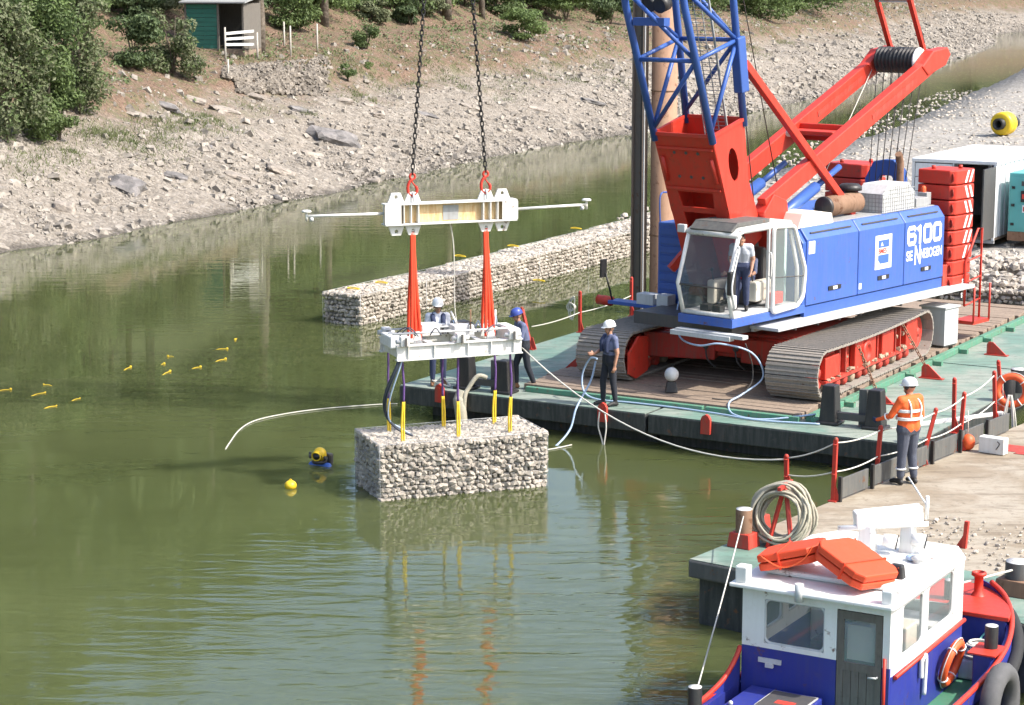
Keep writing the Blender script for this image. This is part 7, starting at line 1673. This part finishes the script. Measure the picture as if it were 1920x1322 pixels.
person('man in white helmet and sunglasses standing behind the lifting frame', bw(.72, .42, DK), R_(8), dict(elL=(.25, -.05, 1.15), wrL=(.14, -.25, 1.06), elR=(-.25, -.02, 1.14), wrR=(-.2, -.2, .98), nod=.15), dict(shirt='white_shirt', trouser='navy', forearm='white_shirt', elbow='white_shirt', boot='boot', shin='navy'), 'helmet_w', extras=shades, scale=1.07)
# man in orange seen from behind
person('man in orange high visibility jacket seen from behind on the work barge', at(1700, 908, D2), R_(212), dict(elR=(-.25, .02, 1.13), wrR=(-.22, -.12, .90), elL=(.30, -.10, 1.16), wrL=(.36, -.34, 1.06), handL=(.37, -.46, 1.05), anL=(.13, -.02, .085), anR=(-.12, .04, .085), look=.35, nod=.1),
       dict(shirt='hivis', hips='hivis', trouser='gtrouser', forearm='hivis', elbow='hivis', boot='bboot', shin='gtrouser', hand='navy'), 'helmet_w', extras=tapes, scale=1.03, bulk=1.28)
# crane crew: local axes of the upper carriage
UR = BRZ + SW
person('man in pale grey shirt and navy trousers standing in the cab doorway', cw(1.32, -2.72, 1.865), UR + R_(28), dict(pelvis=(0, .04, .92), waist=(0, .03, 1.06), chest=(0, -.02, 1.24), neck=(0, -.09, 1.37), head=(0, -.16, 1.49), shL=(.18, -.06, 1.34), shR=(-.18, -.06, 1.34), elL=(.24, -.02, 1.08), wrL=(.22, -.14, .86), elR=(-.24, -.04, 1.08), wrR=(-.18, -.28, .98), nod=.35), dict(shirt='grey_shirt', trouser='navy', forearm='skin', elbow='skin', boot='bboot', shin='navy'), None, True, .99, bulk=1.22)
person('crane operator in blue grey shirt sitting in the cab seat', cw(.87, -1.95, 1.865), UR, dict(pelvis=(0, .1, .48), waist=(0, .12, .62), chest=(0, .12, .84), neck=(0, .10, 1.0), head=(0, .08, 1.14), shL=(.185, .11, .94), shR=(-.185, .11, .94), elL=(.26, .02, .70), wrL=(.30, -.22, .66), elR=(-.26, .02, .70), wrR=(-.30, -.22, .66), hipL=(.1, .08, .47), hipR=(-.1, .08, .47), knL=(.14, -.38, .48), knR=(-.14, -.38, .48), anL=(.14, -.52, .12), anR=(-.14, -.52, .12)), dict(shirt='blue_shirt', trouser='navy', forearm='skin', elbow='blue_shirt', boot='bboot', shin='navy'), None, True, .98)
# diver: head and shoulders above water
def diver_gear(e, J, HM):
    b = B(HM); b.sph((0, .015, .02), .137, (.95, 1.0, 1.02), 20, 14); b.build('diving_helmet', MT['ylw'], e)
    b = B(HM); b.sph((0, -.06, .0), .1, (1.05, .9, .78), 16, 10); b.build('face_port', MT['eye'], e)
    b = B(HM); b.tube([Vector((math.cos(a) * .1, -.128 + .02 * abs(math.cos(a)), math.sin(a) * .08)) for a in [2 * PI * k / 22 for k in range(22)]], .014, 6, True); b.build('port_rim', MT['ylw'], e)
    b = B(HM); b.cyl((-.13, -.02, -.03), (-.21, -.04, -.03), .04, 12); b.cyl((.13, -.02, -.03), (.19, -.02, -.03), .035, 12); b.build('helmet_valve', MT['dgrey'], e)
    b = B(HM); b.lathe([(.13, -.15), (.15, -.13), (.15, -.10), (.12, -.09)], n=20); b.build('neck_ring', MT['black'], e)
    b = B(); b.box(J['chest'] + Vector((0, .19, .10)), (.30, .16, .46)); b.build('back_pack', MT['black'], e, .04)
    b = B(HM); b.tube(cat_rom([(-.2, -.04, -.03), (-.27, .06, .02), (-.25, .14, -.12), (-.12, .18, -.25)]), .018, 7); b.build('air_tube', MT['black'], e)
person('diver with yellow helmet and blue suit, head and shoulders out of the water', at(600, 872, 0) + Vector((0, 0, -1.42)), R_(-30), dict(elL=(.36, -.08, 1.20), wrL=(.34, -.34, 1.12), elR=(-.36, -.10, 1.20), wrR=(-.34, -.36, 1.12), knL=(.12, .15, .55), anL=(.12, .35, .25), knR=(-.12, .05, .5), anR=(-.12, .2, .12)), dict(shirt='print_blue', trouser='navy', forearm='print_blue', elbow='print_blue', boot='bboot', shin='navy', hand='bboot'), None, False, extras=diver_gear)
